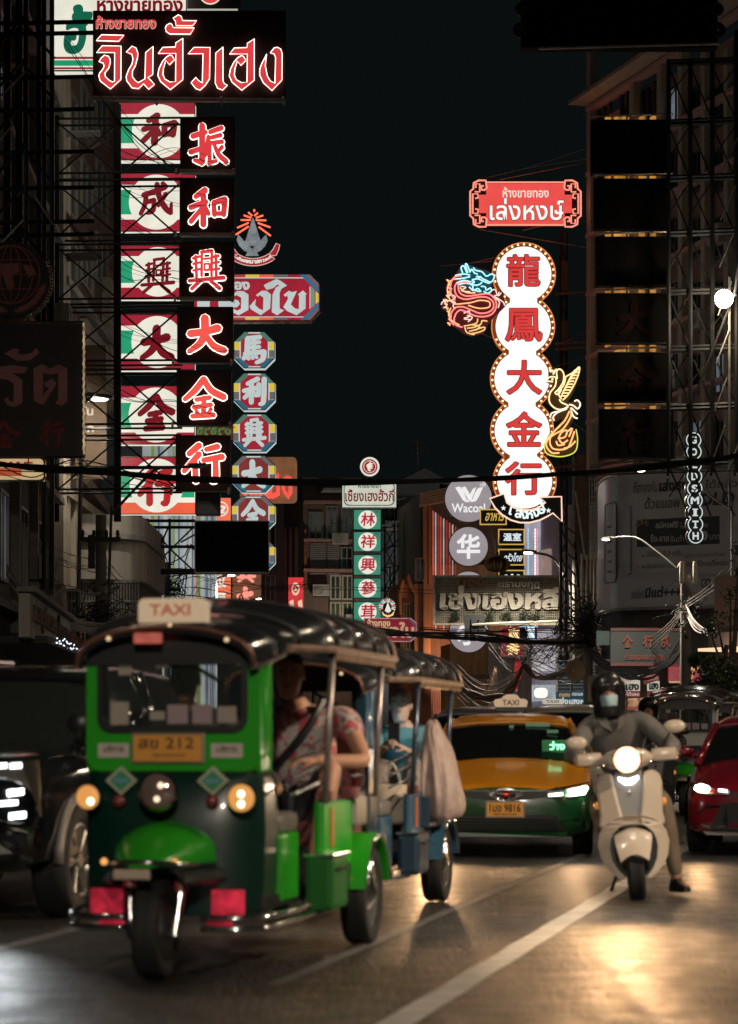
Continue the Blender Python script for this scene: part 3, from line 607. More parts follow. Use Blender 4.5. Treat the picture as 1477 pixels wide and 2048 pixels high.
# --- red, white and green lightboxes with dark red characters
cols = [('和',(239,205,390,319),(282,226,352,291)),('成',(238,346,390,462),(279,364,345,430)),('興',(238,491,390,596),(280,514,350,588)),
        ('大',(237,629,389,739),(280,650,348,720)),('金',(237,772,389,888),(275,788,348,862)),('行',(236,914,391,1028),(275,934,350,1012))]
for i, (ch, bx, r) in enumerate(cols):
    S = Sign('character_sign', f'red-white-green lightbox with dark red character {ch}, {num[i]} of its column', 'lightbox', bx[0], bx[3], 66, 'red white and green lightboxes')
    hh = bx[3]-bx[1]
    S.panel('lightbox', *bx, LBW, 0, .45)
    S.panel('band', bx[0], bx[1], bx[2], bx[1]+hh*.2, LBRED if i != 5 else LBRED, -.008, .002)
    S.panel('band', bx[0], bx[3]-hh*.2, bx[2], bx[3], LBRED if i != 5 else LBORANGE, -.008, .002)
    cy = bx[1]+hh*.5; cx = (r[0]+r[2])/2+1; rr = hh*.5-3
    for sgn in (-1, 1):
        x0 = bx[0]+2 if sgn < 0 else bx[2]-2; pts = [(x0, cy-hh*.21), (x0, cy+hh*.21)]; e = x0-sgn*(32 if sgn < 0 else 30)
        pts += [(e, cy+hh*.21)]+[(e+sgn*8*cos(q), cy+hh*.21*sin(q)) for q in (.9,.5,0,-.5,-.9)]+[(e, cy-hh*.21)]
        mb = MB(); mb.poly(S.pl(pts), -.008, .002); S.part('green_patch', mb, LBGREEN)
    a = S.u(cx, cy); mb = MB(); mb.poly(circ(*a, rr*S.k), -.016, .002); S.part('disc', mb, LBW)
    mb = MB(); brush(mb, ch, S.r(*r), -.024, .022 if ch != '興' else .004, 0, .05); S.part('letter', mb, CHARR if i < 5 else EM('char_red', (.52,.02,.025), .9, .2))
    S.frame('frame', bx[0]-1, bx[1]-1, bx[2]+1, bx[3]+1, 1.5, SIDE)
# steel truss that carries the two columns
S = Sign('sign_truss', 'black cantilevered steel truss crossing in front of the red white and green lightboxes', 'sign truss', 110, 1045, 63.5)
ys = [(237,243),(346,351),(361,367),(470,474),(489,494),(598,604),(615,621),(722,727),(740,746),(849,854),(872,878),(979,985)]
rows = [(237,346),(361,470),(489,598),(615,722),(740,849),(872,979)]
for y0, y1 in rows:
    for y in (y0, y1):
        for dy, dd in ((0,0),(4,.5)): S.pipe('rail', [(108,y+dy,dd),(362,y+dy-2,dd)], .03, STEEL)
    for xa, xb in ((237,356),(112,237)):
        S.pipe('brace', [(xa,y0+4,.1),(xb,y1,.1)], .025, STEEL); S.pipe('brace', [(xb,y0+4,.2),(xa,y1,.2)], .025, STEEL)
for x in (112, 231, 236): S.pipe('post', [(x,205,.2),(x,1042,.2)], .07, STEEL)
S.pipe('lower_rail', [(95,935),(360,934)], .05, STEEL, .1)
mb = MB()
for i in range(11): y = 212+i*36; mb.tube([(S.u(231,y)[0],.6,S.u(231,y)[1]),(S.u(231,y+30)[0],.6,S.u(231,y+30)[1])], .06, 6)
S.part('strip_light', mb, EM('strip_cool', (.75,.82,.95), 1.3, .5, 1.2))
# --- octagonal signs 馬利興大金
OCT = [('馬',(468,663,550,736)),('利',(467,746,551,820)),('興',(466,828,552,903)),('大',(464,911,551,985)),('金',(463,992,551,1064)),('行',(462,1074,551,1146))]
OW = LBW2; OG = [EM('oct_green', (.12,.32,.22), .55), EM('oct_yellow', (.80,.58,.07), .85), EM('oct_grey', (.22,.20,.20), .6), EM('oct_blue', (.03,.16,.24), .75)]
for i, (ch, bx) in enumerate(OCT):
    S = Sign('octagon_sign', f'octagonal lightbox with yellow, grey and blue edges around the white character {ch}' if i < 5 else 'octagonal lightbox mostly hidden behind the blank black screen', 'lightbox', bx[0], bx[3], 80, 'octagonal lightboxes in a column')
    x0,y0,x1,y1 = bx; c = 20; o = [(x0+c,y0),(x1-c,y0),(x1,y0+c),(x1,y1-c),(x1-c,y1),(x0+c,y1),(x0,y1-c),(x0,y0+c)]
    mb = MB(); mb.poly(S.pl(o), 0, .5); S.part('lightbox', mb, OW)
    ix0,iy0,ix1,iy1 = x0+14,y0+4,x1-14,y1-4; cc = 15
    inn = [(ix0+cc,iy0),(ix1-cc,iy0),(ix1,iy0+cc),(ix1,iy1-cc),(ix1-cc,iy1),(ix0+cc,iy1),(ix0,iy1-cc),(ix0,iy0+cc)]
    mb = MB(); mb.poly(S.pl(inn), -.008, .002); S.part('face', mb, LBRED if i < 3 else EM('oct_face_dim', (.24,.035,.035), .85, .2))
    dim = i >= 3
    for sx in (0, 1):
        xa, xb = (x0+1, x0+11.5) if sx == 0 else (x1-11.5, x1-1); ym = (y0+y1)/2
        S.panel('side_patch', xa, y0+c+1, xb, ym-.6, OG[1], -.008, .002); S.panel('side_patch', xa, ym+.6, xb, y1-c-1, OG[2], -.008, .002)
        for top in (0, 1):
            m = OG[2 if (dim and top == 0) else 0] if top == 0 else OG[3]; s = -1 if sx == 0 else 1; ex = x0 if sx == 0 else x1; yy = y0 if top == 0 else y1; t = 1 if top == 0 else -1
            q = [(ex-s*c, yy+t*1.2), (ex-s*1.4, yy+t*c), (ex-s*12, yy+t*(c+.5)), (ex-s*(c+9), yy+t*6), (ex-s*(c+9), yy+t*1.2)]
            mb = MB(); mb.poly(S.pl(q), -.009, .002); S.part('corner_patch', mb, m)
    if i < 5:
        cx, cy = (x0+x1)/2, (y0+y1)/2; mb = MB(); brush(mb, ch, S.r(cx-24, cy-29, cx+24, cy+28), -.016, .018); S.part('letter', mb, LBW2)
    mb = MB(); mb.ring(S.pl(o), S.pl([(x+(1.2 if x < (x0+x1)/2 else -1.2), y+(1.2 if y < (y0+y1)/2 else -1.2)) for x, y in o]), -.03, .1); S.part('frame', mb, SIDE)
# --- red sign with white Thai lettering and chamfered corners
S = Sign('shop_sign', 'red lightbox with white Thai lettering, chamfered end and striped border, above the octagonal boxes', 'shop sign', 380, 646, 82)
o = [(388,548),(620,548),(639,566),(639,622),(621,641),(388,641)]
mb = MB(); mb.poly(S.pl(o), 0, .5); S.part('lightbox', mb, LBRED)
for y0, y1, y2 in ((549,554.5,556.5),(634.5,640,632.8)):
    S.panel('white_line', 388, min(y1,y2) if y0 < 600 else y2, 608, max(y1,y2) if y0 < 600 else y2+1.8, LBW2, -.01, .002)
    for k, (xa, xb) in enumerate(((388,418),(418,462),(462,491),(491,519),(519,547),(547,576))):
        S.panel('border_patch', xa, y0, xb, y1, [LBRED, LBRED, EM('b_red', (.5,.06,.04), .8), OG[1], LBORANGE, OG[2]][k] if k < 6 else LBRED, -.012, .002)
for pts, m in (([(600,549),(611,549),(638,576),(638,585)], EM('b_blue', (.03,.19,.32), .8)), ([(613,549),(622,549),(638,566),(638,574)], OG[2]), ([(601,640),(612,640),(638,614),(638,605)], EM('b_blue', (.03,.19,.32), .8)), ([(614,640),(622,640),(638,624),(638,616)], OG[2]),
    ([(622.5,573),(629.5,580),(629.5,610),(622.5,616)], EM('b_green', (.14,.38,.26), .8)), ([(631.5,582),(638.5,588),(638.5,603),(631.5,608)], OG[1]), ([(619.5,572),(621.5,573),(621.5,617),(619.5,618)], LBW2)):
    mb = MB(); mb.poly(S.pl(pts), -.014, .002); S.part('corner_patch', mb, m)
zc = lambda p: (460+p[0]/7.385, 400+p[1]/7.385)
for pts in ([(0,1420),(110,1345),(200,1345),(275,1395),(275,1620),(130,1700),(0,1640),(0,1600),(40,1600),(110,1635),(165,1605),(168,1440),(100,1402),(0,1450)], [(0,1490),(60,1465),(120,1480),(150,1530),(110,1580),(0,1590)],
    [(385,1405),(470,1340),(540,1340),(608,1392),(595,1600),(455,1700),(310,1610),(290,1570),(385,1460),(372,1545),(430,1605),(492,1628),(497,1440),(440,1400),(418,1425)],
    [(620,1655),(630,1400),(680,1290),(740,1260),(700,1248),(640,1300),(545,1325),(500,1260),(540,1235),(690,1165),(745,1190),(845,1260),(760,1310),(735,1370),(735,1600),(800,1630),(700,1700)],
    [(795,1400),(870,1340),(920,1360),(990,1342),(900,1540),(960,1600),(1020,1612),(1025,1410),(1005,1395),(1080,1335),(1135,1385),(1120,1400),(1120,1600),(985,1700),(850,1640),(790,1580),(860,1460),(850,1410),(815,1425)]):
    mb = MB(); mb.poly(S.pl([zc(p) for p in pts]), -.02, .002); S.part('letter', mb, LBW2)
mb = MB(); text(mb, 'ท', S.r(395, 586, 462, 630), -.02, .06); text(mb, 'ทอง', S.r(452, 563, 500, 580), -.02, .05); S.part('letter', mb, LBW2)
mb = MB(); mb.ring(S.pl(o), S.pl([(389,549),(619.5,549),(638,566.5),(638,621.5),(620.5,640),(389,640)]), -.05, .1); S.part('frame', mb, SIDE)
S.pipe('foot_rail', [(388,646),(622,645),(641,624)], .05, M('foot_copper', (.5,.36,.25), .4, .6, noise=.6, ns=6), -.05)
# --- crown emblem with neon rays and ribbon
S = Sign('emblem_sign', 'silver crown emblem with red neon rays above a red Thai ribbon', 'emblem sign', 508, 545, 82)
SIL = EM('emblem_silver', (.34,.38,.40), .60, .55, 3.5)
mb = MB(); mb.poly(S.pl([(506,436),(509,441),(522,483),(518,492),(498,492),(491,484)]), -.12, -.02); S.part('cone', mb, SIL)
for s in (-1, 1):
    m = lambda x: 505+s*(x-505)
    mb = MB(); mb.poly(S.pl([(m(505),499),(m(520),484),(m(533),470),(m(536),481),(m(531),492),(m(522),501),(m(514),505),(m(518),512),(m(505),512)]), -.14, -.03); S.part('wing', mb, SIL)
ray = EM('neon_red', (1,.12,.06), 2.0)
for a, b_ in (((497,425),(505,432)),((516,426),(509,432)),((488,431),(503,436)),((527,431),(512,436)),((482,440.5),(502,440.5)),((533,441),(512,440.5)),((475,456),(498,446)),((541,455),(516,446)),((472,470),(498,453)),((542,472),(518,454)),((509,419),(509,424))):
    mb = MB(); S.neon(mb, [a, b_], .03, -.06, 1); S.part('neon_ray', mb, ray)
arc = lambda r, a0, a1, n=14: [(507+r*1.0*sin(a0+(a1-a0)*k/n), 482+r*.80*cos(a0+(a1-a0)*k/n)) for k in range(n+1)]
mb = MB(); mb.poly(S.pl(arc(62, -.75, .75)+arc(46, .75, -.75)), -.1, -.02); S.part('ribbon', mb, LBRED)
mb = MB(); S.neon(mb, arc(63, -.75, .75)+arc(45, .75, -.75), .016, -.1, 1, True); S.part('ribbon_edge', mb, EM('neon_pink', (.8,.5,.42), .9))
for pts in ([(538,509),(546,500),(553,487),(560,490),(558,500),(553,511),(548,512)], [(477,509),(470,500),(465,490),(461,494),(462,503),(466,510)]):
    mb = MB(); mb.poly(S.pl(pts), -.06, .0); S.part('ribbon_tail', mb, LBRED); mb = MB(); S.neon(mb, pts, .016, -.07, 1, True); S.part('ribbon_edge', mb, MATS['neon_pink'])
word = ['เ','ค','รื่','อ','ง','ห','ม','า','ย','ก','า','ร','ค้','า']
for k, chh in enumerate(word):
    a = -.66+1.32*k/(len(word)-1); x, y = 507+54*sin(a), 482+54*.8*cos(a); mb = MB()
    vs, fs = glyphs(chh, .05); bb = bbox2(vs); h = 9*S.k*(1.15 if k in (2,12) else .8 if k not in (8,) else .8); k2 = h/(bb[3]-bb[1]); u = S.u(x, y+3)
    mb.add([(u[0]+(vx-(bb[0]+bb[2])/2)*k2*cos(a*.8)-(vy-bb[1])*k2*sin(-a*.8)*-1*-1, -.11, u[1]+(vy-bb[1])*k2*cos(a*.8)+(vx-(bb[0]+bb[2])/2)*k2*sin(a*.8)) for vx, vy, vz in vs], fs); S.part('letter', mb, LBW)
# --- farther signs on the left
S = Sign('shop_sign', 'brown rounded sign with orange-red Thai letters, half hidden behind the octagonal boxes', 'shop sign', 480, 1005, 92)
S.panel('board', 480, 914, 594, 1005, M('sign_tan', (.22,.10,.045), .5, emit=(.30,.13,.055), es=.55, noise=.25), 0, .4, 9*S.k)
for pts in ([(552,954),(558,945),(561,990),(548,998),(540,990),(553,984)], [(565,958),(574,951),(583,954),(586,962),(585,988),(577,999),(568,988),(563,975),(570,966),(571,980),(577,987),(578,964),(571,960)], [(538,982),(552,990),(546,998),(532,992)]):
    mb = MB(); mb.poly(S.pl(pts), -.12, -.01); S.part('letter', mb, REDX)
mb = MB(); text(mb, 'ทอง', S.r(488, 962, 545, 1000), -.1, .05); S.part('letter', mb, REDX)
S = Sign('noodle_sign', 'orange-red vertical lightbox with the white characters 拉面 and a swirl in a ring', 'shop sign', 418, 1216, 98)
S.panel('lightbox', 417, 996, 461, 1230, EM('lb_coral', (.90,.17,.085), 1.0, .12, .8), 0, .3)
for c, y0, y1 in (('日',1080,1104),('本',1112,1138),('拉',1146,1176),('面',1186,1212)): mb = MB(); text(mb, c, S.r(427, y0, 452, y1), -.02, .04); S.part('letter', mb, LBW)
a = S.u(442, 1018); mb = MB(); mb.ring(circ(*a, 15*S.k), circ(*a, 12.5*S.k), -.03, 0); S.part('ring_mark', mb, LBW)
mb = MB(); text(mb, '2', S.r(434, 1011, 450, 1027), -.03, .05, .3); S.part('letter', mb, LBW)
for i, (ch, y0, y1) in enumerate((('興',1140,1166),('大',1172,1214))):
    S = Sign('character_sign', f'brown box with the glowing salmon character {ch}, below the blank black screen', 'sign box', 465, y1, 99, 'brown boxes with salmon characters')
    S.panel('box', 465, y0-2, 522, y1+6, M('sign_tan2', (.16,.075,.04), .5, emit=(.22,.10,.05), es=.5, noise=.2), 0, .3, 5*S.k)
    mb = MB(); brush(mb, ch, S.r(474, y0-(14 if i == 0 else -1), 512, y1-1), -.1, .02, .08); S.part('letter', mb, EM('salmon_glow', (.95,.30,.22), 1.1))
S = Sign('side_sign', 'narrow pink and white lightbox seen beside the lattice of the blank screen', 'shop sign', 376, 1190, 96)
S.panel('lightbox', 376, 1030, 394, 1196, EM('lb_pink', (.80,.22,.24), .8, .6, .5), 0, .2); S.panel('white_patch', 377, 1060, 390, 1130, LBW2, -.01, .002)
mb = MB(); text(mb, 'ทอง', S.r(378, 1140, 392, 1152), -.02, .04); S.part('letter', mb, LBW)
S = Sign('blank_screen', 'blank black LED screen on a dark lattice frame in front of the octagonal boxes', 'screen', 388, 1148, 74)
S.panel('screen', 391, 1043, 537, 1144, M('led_black', (.004,.004,.0045), .7, spec=.05), 0, .25)
S.frame('frame', 389, 1041, 539, 1146, 2, M('screen_edge', (.18,.18,.18), .4, .6), -.01, .05)
for y in (1040, 1053, 1092, 1139, 1145): S.pipe('rail', [(284,y,.3),(390,y,.3)], .05, STEEL)
for x in (287, 293, 338): S.pipe('post', [(x,1036,.3),(x,1215 if x < 300 else 1146,.3)], .06 if x < 300 else .04, STEEL)
for p in (((296,1046),(338,1096)),((338,1046),(296,1140)),((338,1096),(388,1142)),((388,1050),(296,1140)),((360,1083),(392,1065)),((372,1088),(392,1100))): S.pipe('brace', [(p[0][0],p[0][1],.35),(p[1][0],p[1][1],.35)], .03, STEEL if p[0][0] < 350 else GALV)
S.pipe('foot_rail', [(391,1147),(537,1147)], .035, GALV, .0)
S = Sign('grey_box_sign', 'small dark grey unlit box under the lowest black character box', 'sign box', 392, 1030, 66)
S.panel('box', 393, 985, 440, 1030, M('unlit_panel', (.05,.05,.055), .4), 0, .4)
mb = MB(); mb.poly(S.pl([(393.5,1001),(421,1003),(438,1027),(393.5,1028)]), -.006, .001); S.part('painted_reflection', mb, M('reflection_grey', (.20,.22,.24), .35))  # reflection on the unlit panel painted as a lighter patch
S.frame('frame', 392, 984, 441, 1031, 1.5, SIDE)
S = Sign('shop_sign', 'dark sign with green-edged Thai numerals glimpsed between the fifth and lowest black boxes', 'shop sign', 388, 874, 70)
S.panel('board', 388, 848, 466, 878, M('sign_maroon', (.10,.02,.02), .5, emit=(.2,.04,.02), es=.3), 0, .2)
mb = MB(); text(mb, '๕๙๕๙๑', S.r(394, 853, 463, 871), -.03, .04); S.part('letter', mb, EM('letter_green2', (.10,.22,.06), .7, .4, 4))
S = Sign('banner_sign', 'small red hanging lightbox with a pale oval medallion left of the brown apartments', 'shop sign', 577, 1216, 110)
S.panel('lightbox', 577, 1155, 607, 1222, EM('lb_red2', (.75,.045,.05), .9, .3, .8), 0, .15)
a = S.u(591.5, 1178); mb = MB(); mb.ring([(a[0]+x*.62, a[1]+y) for x, y in circ(0,0,13*S.k)], [(a[0]+x*.62, a[1]+y) for x, y in circ(0,0,8*S.k)], -.02, 0); S.part('medallion', mb, EM('medal_cream', (.9,.62,.42), .9))
mb = MB(); mb.poly(S.pl([(591,1173),(594,1181),(589,1181)]), -.02, .001); S.part('mark', mb, LBW)
for x in (579, 596): mb = MB(); mb.poly(S.pl([(x,1203),(x+8,1199),(x+10,1216),(x+1,1214)]), -.02, .001); S.part('mark', mb, EM('medal_cream', (1,1,1)))
# --- near left: globe, dark sign, cream sign
S = Sign('globe_sign', 'dark unlit round globe sign with a gilt beaded edge', 'sign', 30, 642, 46)
a = S.u(22, 560); mb = MB(); mb.poly(circ(*a, 78*S.k, 48), 0, .3); S.part('disc', mb, M('disc_dark', (.03,.022,.02), .5, noise=.3))
LG = M('globe_line', (.10,.035,.028), .5, emit=(.10,.03,.02), es=.12)
mb = MB(); R = 58*S.k
mb.tube([(a[0]+R*cos(t*pi/18), -.03, a[1]+.1+R*sin(t*pi/18)) for t in range(36)], .012, 4, False, None, True)
for q in (.35, .75):
    for s in (-1, 1): mb.tube([(a[0]+s*R*q*cos(t*pi/18), -.03, a[1]+.1+R*sin(t*pi/18)) for t in range(-9, 10)], .010, 4)
mb.tube([(a[0],-.03,a[1]+.1-R),(a[0],-.03,a[1]+.1+R)], .01, 4)
for h in (-.5, 0, .5): mb.tube([(a[0]-R*sqrt(1-h*h), -.03, a[1]+.1+h*R),(a[0]+R*sqrt(1-h*h), -.03, a[1]+.1+h*R)], .01, 4)
S.part('globe', mb, LG)
for pts in ([(-2,.35),(.25,.4),(.3,.1),(.05,-.05),(.12,-.4),(-.1,-.55),(-.3,0)], [(.4,.35),(.75,.3),(.85,.05),(.6,-.1),(.5,.1)], [(-.8,.3),(-.45,.45),(-.4,.1),(-.7,-.1)]):
    mb = MB(); mb.poly([(a[0]+max(-.55,x)*R, a[1]+.1+z*R) for x, z in pts], -.025, .001); S.part('land', mb, LG)
for s in (-1, 1):
    mb = MB()
    for k in range(10):
        t = -pi/2+s*(.25+.11*k); c = (a[0]+68*S.k*cos(t), a[1]+68*S.k*sin(t)); mb.add([(c[0],-.03,c[1]-.02),(c[0]+s*.08,-.03,c[1]+.10),(c[0]-s*.03,-.03,c[1]+.12)], [(0,1,2)])
        mb.add([(c[0],-.031,c[1]),(c[0]-s*.10,-.031,c[1]+.03),(c[0]-s*.05,-.031,c[1]+.08)], [(0,1,2)])
    S.part('laurel', mb, LG)
GILT = M('gilt_edge', (.75,.62,.42), .22, 1.0, noise=.4, ns=8)
mb = MB()
for k in range(24):
    t = -1.45+2.0*k/24; mb.ball((a[0]+79*S.k*cos(t), .05, a[1]+79*S.k*sin(t)), (.055,.07,.055), 8, 5)
S.part('beaded_edge', mb, GILT, True); S.pipe('foot_bar', [(-60,640),(52,638)], .05, GILT, -.05)
S = Sign('shop_sign', 'dark unlit sign with dull pink Thai letters over faint 金行 characters', 'shop sign', 0, 914, 46)
S.panel('board', -190, 648, 166, 912, M('board_dark', (.028,.020,.018), .5, noise=.35, ns=1), 0, .4)
DPK = M('dull_pink', (.16,.065,.055), .6, noise=.25, ns=2, emit=(.10,.035,.03), es=.18); DRD = M('dull_red', (.09,.014,.01), .6, emit=(.10,.012,.008), es=.10)
zl = lambda p: (p[0]/3.792, 420+p[1]/3.792)
for pts in ([(38,1090),(110,1052),(150,1060),(130,1090),(190,1100),(245,1085),(275,1050),(302,1080),(230,1140),(130,1145)], [(-60,1200),(100,1180),(210,1195),(190,1235),(100,1240),(170,1290),(170,1465),(110,1495),(60,1480),(35,1440),(70,1415),(60,1440),(105,1460),(108,1320),(60,1290),(-60,1270),(-60,1235),(60,1240),(-60,1225)],
    [(258,1205),(320,1172),(385,1205),(450,1175),(512,1205),(512,1450),(470,1485),(420,1465),(445,1440),(445,1235),(385,1250),(328,1235),(328,1410),(380,1350),(345,1340),(338,1310),(400,1280),(430,1315),(330,1480),(260,1450)]):
    mb = MB(); mb.poly(S.pl([zl(p) for p in pts]), -.06, -.001); S.part('letter', mb, DPK)
for ch, r in (('金',(-22,842,42,898)),('行',(78,842,130,894))): mb = MB(); brush(mb, ch, S.r(*r), -.05, 0, .04); S.part('letter', mb, DRD)
mb = MB()
for k in range(34): y = 650+k*7.7; u = S.u(167.5, y); mb.ball((u[0]+.01*(k % 2), -.02, u[1]), (.022,.05,.05), 6, 4)
S.part('gilt_edge', mb, M('gilt_lit', (.8,.6,.35), .3, 1.0, emit=(.85,.62,.36), es=.45, noise=.9, ns=4), True)  # gleam of the gilt beads painted in as emission
S.pipe('head_rail', [(-190,646),(168,645)], .03, GILT, -.02)
S = Sign('shop_sign', 'small cream lightbox with red marks and a rounded chrome rim', 'shop sign', 0, 962, 48)
S.panel('lightbox', -80, 917, 86, 960, EM('lb_cream', (.72,.52,.26), .75, .25), 0, .3); S.panel('red_block', -80, 936, 43, 952, EM('blk_red', (.55,.10,.045), .7), -.01, .002)
mb = MB(); text(mb, 'ร้าน', S.r(-20, 919, 40, 933), -.02, .04); text(mb, '十', S.r(48, 917, 66, 936), -.02, .05); S.part('letter', mb, REDD)
mb = MB(); q = S.r(-84, 915, 91, 963); mb.ring(rrect(*q, .1), rrect(q[0]+.03, q[1]+.03, q[2]-.03, q[3]-.03, .08), -.06, .1); S.part('rim', mb, GILT)
# side board with white lettering on the beige-ribbed building
S = Sign('wall_board', 'brown wall board with a few white Thai letters', 'wall sign', 150, 960, 66.2)
S.panel('board', 150, 690, 213, 958, M('board_brown', (.15,.105,.07), .7, noise=.3, ns=1.5), 0, .15)
mb = MB(); text(mb, 'กัน', S.r(158, 812, 187, 831), -.02, .03); text(mb, 'โลก', S.r(150, 846, 188, 865), -.02, .03); text(mb, 'BY', S.r(146, 952, 154, 957), -.02, .03); S.part('letter', mb, M('letter_white', (.55,.52,.48), .6))
mb = MB(); text(mb, 'ใช้', S.r(166, 722, 184, 738), -.02, .03); S.part('letter', mb, M('letter_red_dim', (.30,.05,.04), .6))
# fascia sign in perspective, lower left
A = P(60, 1465, 44.5); A.z = 0; B = P(171, 1465, 62); B.z = 0
fs_ = thing('fascia_sign', 'long weathered white fascia board with worn gilt lettering over the left-hand shops', 'shop sign', A, atan2((B-A).y, (B-A).x)); LN = (B-A).length
MB().box((LN/2, .1, 3.34), (LN, .2, .78)).build('board', M('fascia_white', (.52,.49,.45), .8, noise=.4, ns=1.2, streak=.7), fs_)
MB().box((LN/2, .06, 3.80), (LN+.2, .34, .09)).build('cap_rail', CONC, fs_)
OLDG = M('old_gilt', (.20,.11,.04), .6, noise=.7, ns=3); mb = MB(); text(mb, 'ทองรูปพรรณ', (.6,3.12,6.5,3.66), -.05, .03, 0, .04); mb.build('letter', OLDG, fs_)
mb = MB(); text(mb, 'ห้างทอง', (6.9,3.1,10.6,3.68), -.05, .04, 0, .04); mb.build('letter', M('old_black', (.03,.025,.02), .6), fs_)
mb = MB(); text(mb, 'ทองคำแท้', (11.2,3.12,16.5,3.66), -.05, .04, 0, .04); mb.build('letter', M('old_brown', (.22,.09,.035), .6, noise=.5, ns=3), fs_)

# --- green boxes 林祥興蔘茸 with title sign and roundel
S = Sign('roundel_sign', 'small round lightbox with a white bird on a red disc above the green boxes', 'emblem sign', 740, 954, 119)
a = S.u(740, 933.5); mb = MB(); mb.poly(circ(*a, 20*S.k), 0, .3); S.part('lightbox', mb, LBW)
mb = MB(); mb.ring(circ(*a, 15.5*S.k), circ(*a, 12.6*S.k), -.015, 0); S.part('letter_ring', mb, EM('ring_red', (.34,.03,.04), .8, .9, 5))
mb = MB(); mb.poly(circ(*a, 11.4*S.k), -.02, 0); S.part('disc', mb, LBRED)
mb = MB(); mb.poly(S.pl([(739,943),(743,942),(740,938),(747,937),(743,934),(748,932),(743,930),(748,927),(742,926),(741,922),(738,927),(734,929),(733,934),(736,935),(735,939)]), -.03, 0); S.part('bird', mb, LBW)
mb = MB(); mb.ring(circ(*a, 20.6*S.k), circ(*a, 19.4*S.k), -.05, .3); S.part('rim', mb, SIDE); S.pipe('post', [(740,953,.1),(740,962,.1)], .06, STEEL)
S = Sign('shop_sign', 'white lightbox with dark red Thai lettering, atop the green boxes', 'shop sign', 684, 1016, 119)
S.panel('lightbox', 685, 966, 793, 1015, EM('lb_pale', (.66,.68,.56), .9, .15), 0, .4)
mb = MB(); q = S.r(688, 963, 790, 1011.5); o = rrect(*q, .25, 3); i = rrect(q[0]+.04, q[1]+.04, q[2]-.04, q[3]-.04, .24, 3); mb.ring(o, i, -.012, 0); S.part('border', mb, EM('border_green', (.03,.13,.07), .6))
mb = MB(); text(mb, 'เซี้ยงเฮงฮั้วกี่', S.r(691, 978, 788, 1003), -.02, .02); S.part('letter', mb, CHARR)
mb = MB(); text(mb, 'ห้างขายยา', S.r(717, 966, 762, 976), -.02, .02); S.part('letter', mb, EM('border_green', (1,1,1)))
S.frame('frame', 684, 965, 794, 1016, 1.2, SIDE, -.05, .1); S.pipe('head_rail', [(684,960),(735,962)], .05, GALV, -.2)
for i, (ch, y0, y1) in enumerate((('林',1019.5,1059),('祥',1064,1103),('興',1110,1150),('蔘',1157,1196),('茸',1204,1243))):
    S = Sign('character_sign', f'green lightbox with red character {ch} on white, {["topmost","second","third","fourth","lowest"][i]} of the green boxes', 'lightbox', 708, y1, 119, 'green lightboxes in a column')
    S.panel('lightbox', 708, y0, 762, y1, EM('lb_green2', (.07,.36,.23), .70, .35, .8), 0, .4)
    a = S.u(735.5, (y0+y1)/2); mb = MB(); mb.poly(circ(*a, 18.3*S.k), -.012, .001); S.part('disc', mb, LBW)
    mb = MB(); text(mb, ch, S.r(721, (y0+y1)/2-14, 750, (y0+y1)/2+13), -.022, .022, .08); S.part('letter', mb, EM('char_crimson', (.55,.02,.05), .85))
    mb = MB(); text(mb, 'ตรา', S.r(751, y0+2.5, 758, y0+6), -.02, .03); S.part('small_letter', mb, EM('border_green', (1,1,1)))
    S.frame('frame', 707, y0-1, 763, y1+1, 1.4, SIDE, -.04, .1)
S = Sign('sign_truss', 'thin steel lattice frame carrying the column of green boxes', 'sign truss', 705, 1330, 121)
for x in (707, 770, 790, 812): S.pipe('post', [(x,1016),(x,1330)], .05, STEEL if x > 710 else GALV, .2)
for k in range(8):
    y = 1016+k*40; S.pipe('rail', [(764,y),(828,y-10)], .035, STEEL, .2); S.pipe('brace', [(770,y),(790,y+40)], .03, STEEL, .25); S.pipe('brace', [(790,y),(770,y+40)], .03, STEEL, .22)
    S.pipe('rail', [(707,y+44),(768,y+44)], .05, STEEL, .1)
S.pipe('brace', [(768,1105),(832,1048)], .04, STEEL, .1); S.pipe('brace', [(768,1200),(830,1060)], .04, STEEL, .1); S.pipe('brace', [(790,1000),(812,996)], .04, GALV, .1); S.pipe('rail', [(764,1052),(830,1034)], .04, GALV, .1)
# sunburst emblem and small red sign
S = Sign('emblem_sign', 'small glowing crown emblem in a sunburst above the small red sign', 'emblem sign', 775, 1238, 100)
mb = MB(); mb.poly(S.pl([(776,1205),(783,1222),(777,1226),(770,1222)]), -.1, 0); S.part('cone', mb, LBW)
mb = MB(); mb.poly(S.pl([(764,1223),(770,1229),(776,1231),(783,1229),(790,1221),(787,1231),(776,1235),(767,1231)]), -.1, 0); S.part('boat', mb, EM('boat_gold', (1,.55,.18), 1.1))
for k in range(15):
    t = radians(-20+220*k/14); m = [LBW, EM('ray_cyan', (.35,.75,.85), .9), EM('ray_red', (.9,.2,.12), .9)][k % 3]; mb = MB(); S.neon(mb, [(775+9*cos(t), 1214-9*sin(t)), (775+17*cos(t), 1214-17*sin(t))], .025, -.05, 1); S.part('ray', mb, m)
S = Sign('shop_sign', 'small dark red sign with gold Thai lettering and chamfered end beside the tuk-tuk roof', 'shop sign', 728, 1285, 100)
o = [(728,1236),(822,1236),(834,1246),(834,1274),(822,1284),(728,1284)]
mb = MB(); mb.poly(S.pl(o), 0, .3); S.part('lightbox', mb, EM('lb_maroon', (.26,.015,.03), .8, .3))
mb = MB(); mb.ring(S.pl(o), S.pl([(729.5,1238),(821,1238),(832,1247),(832,1273),(821,1282),(729.5,1282)]), -.02, .05); S.part('border', mb, EM('border_rose', (.6,.3,.3), .7, .5, 3))
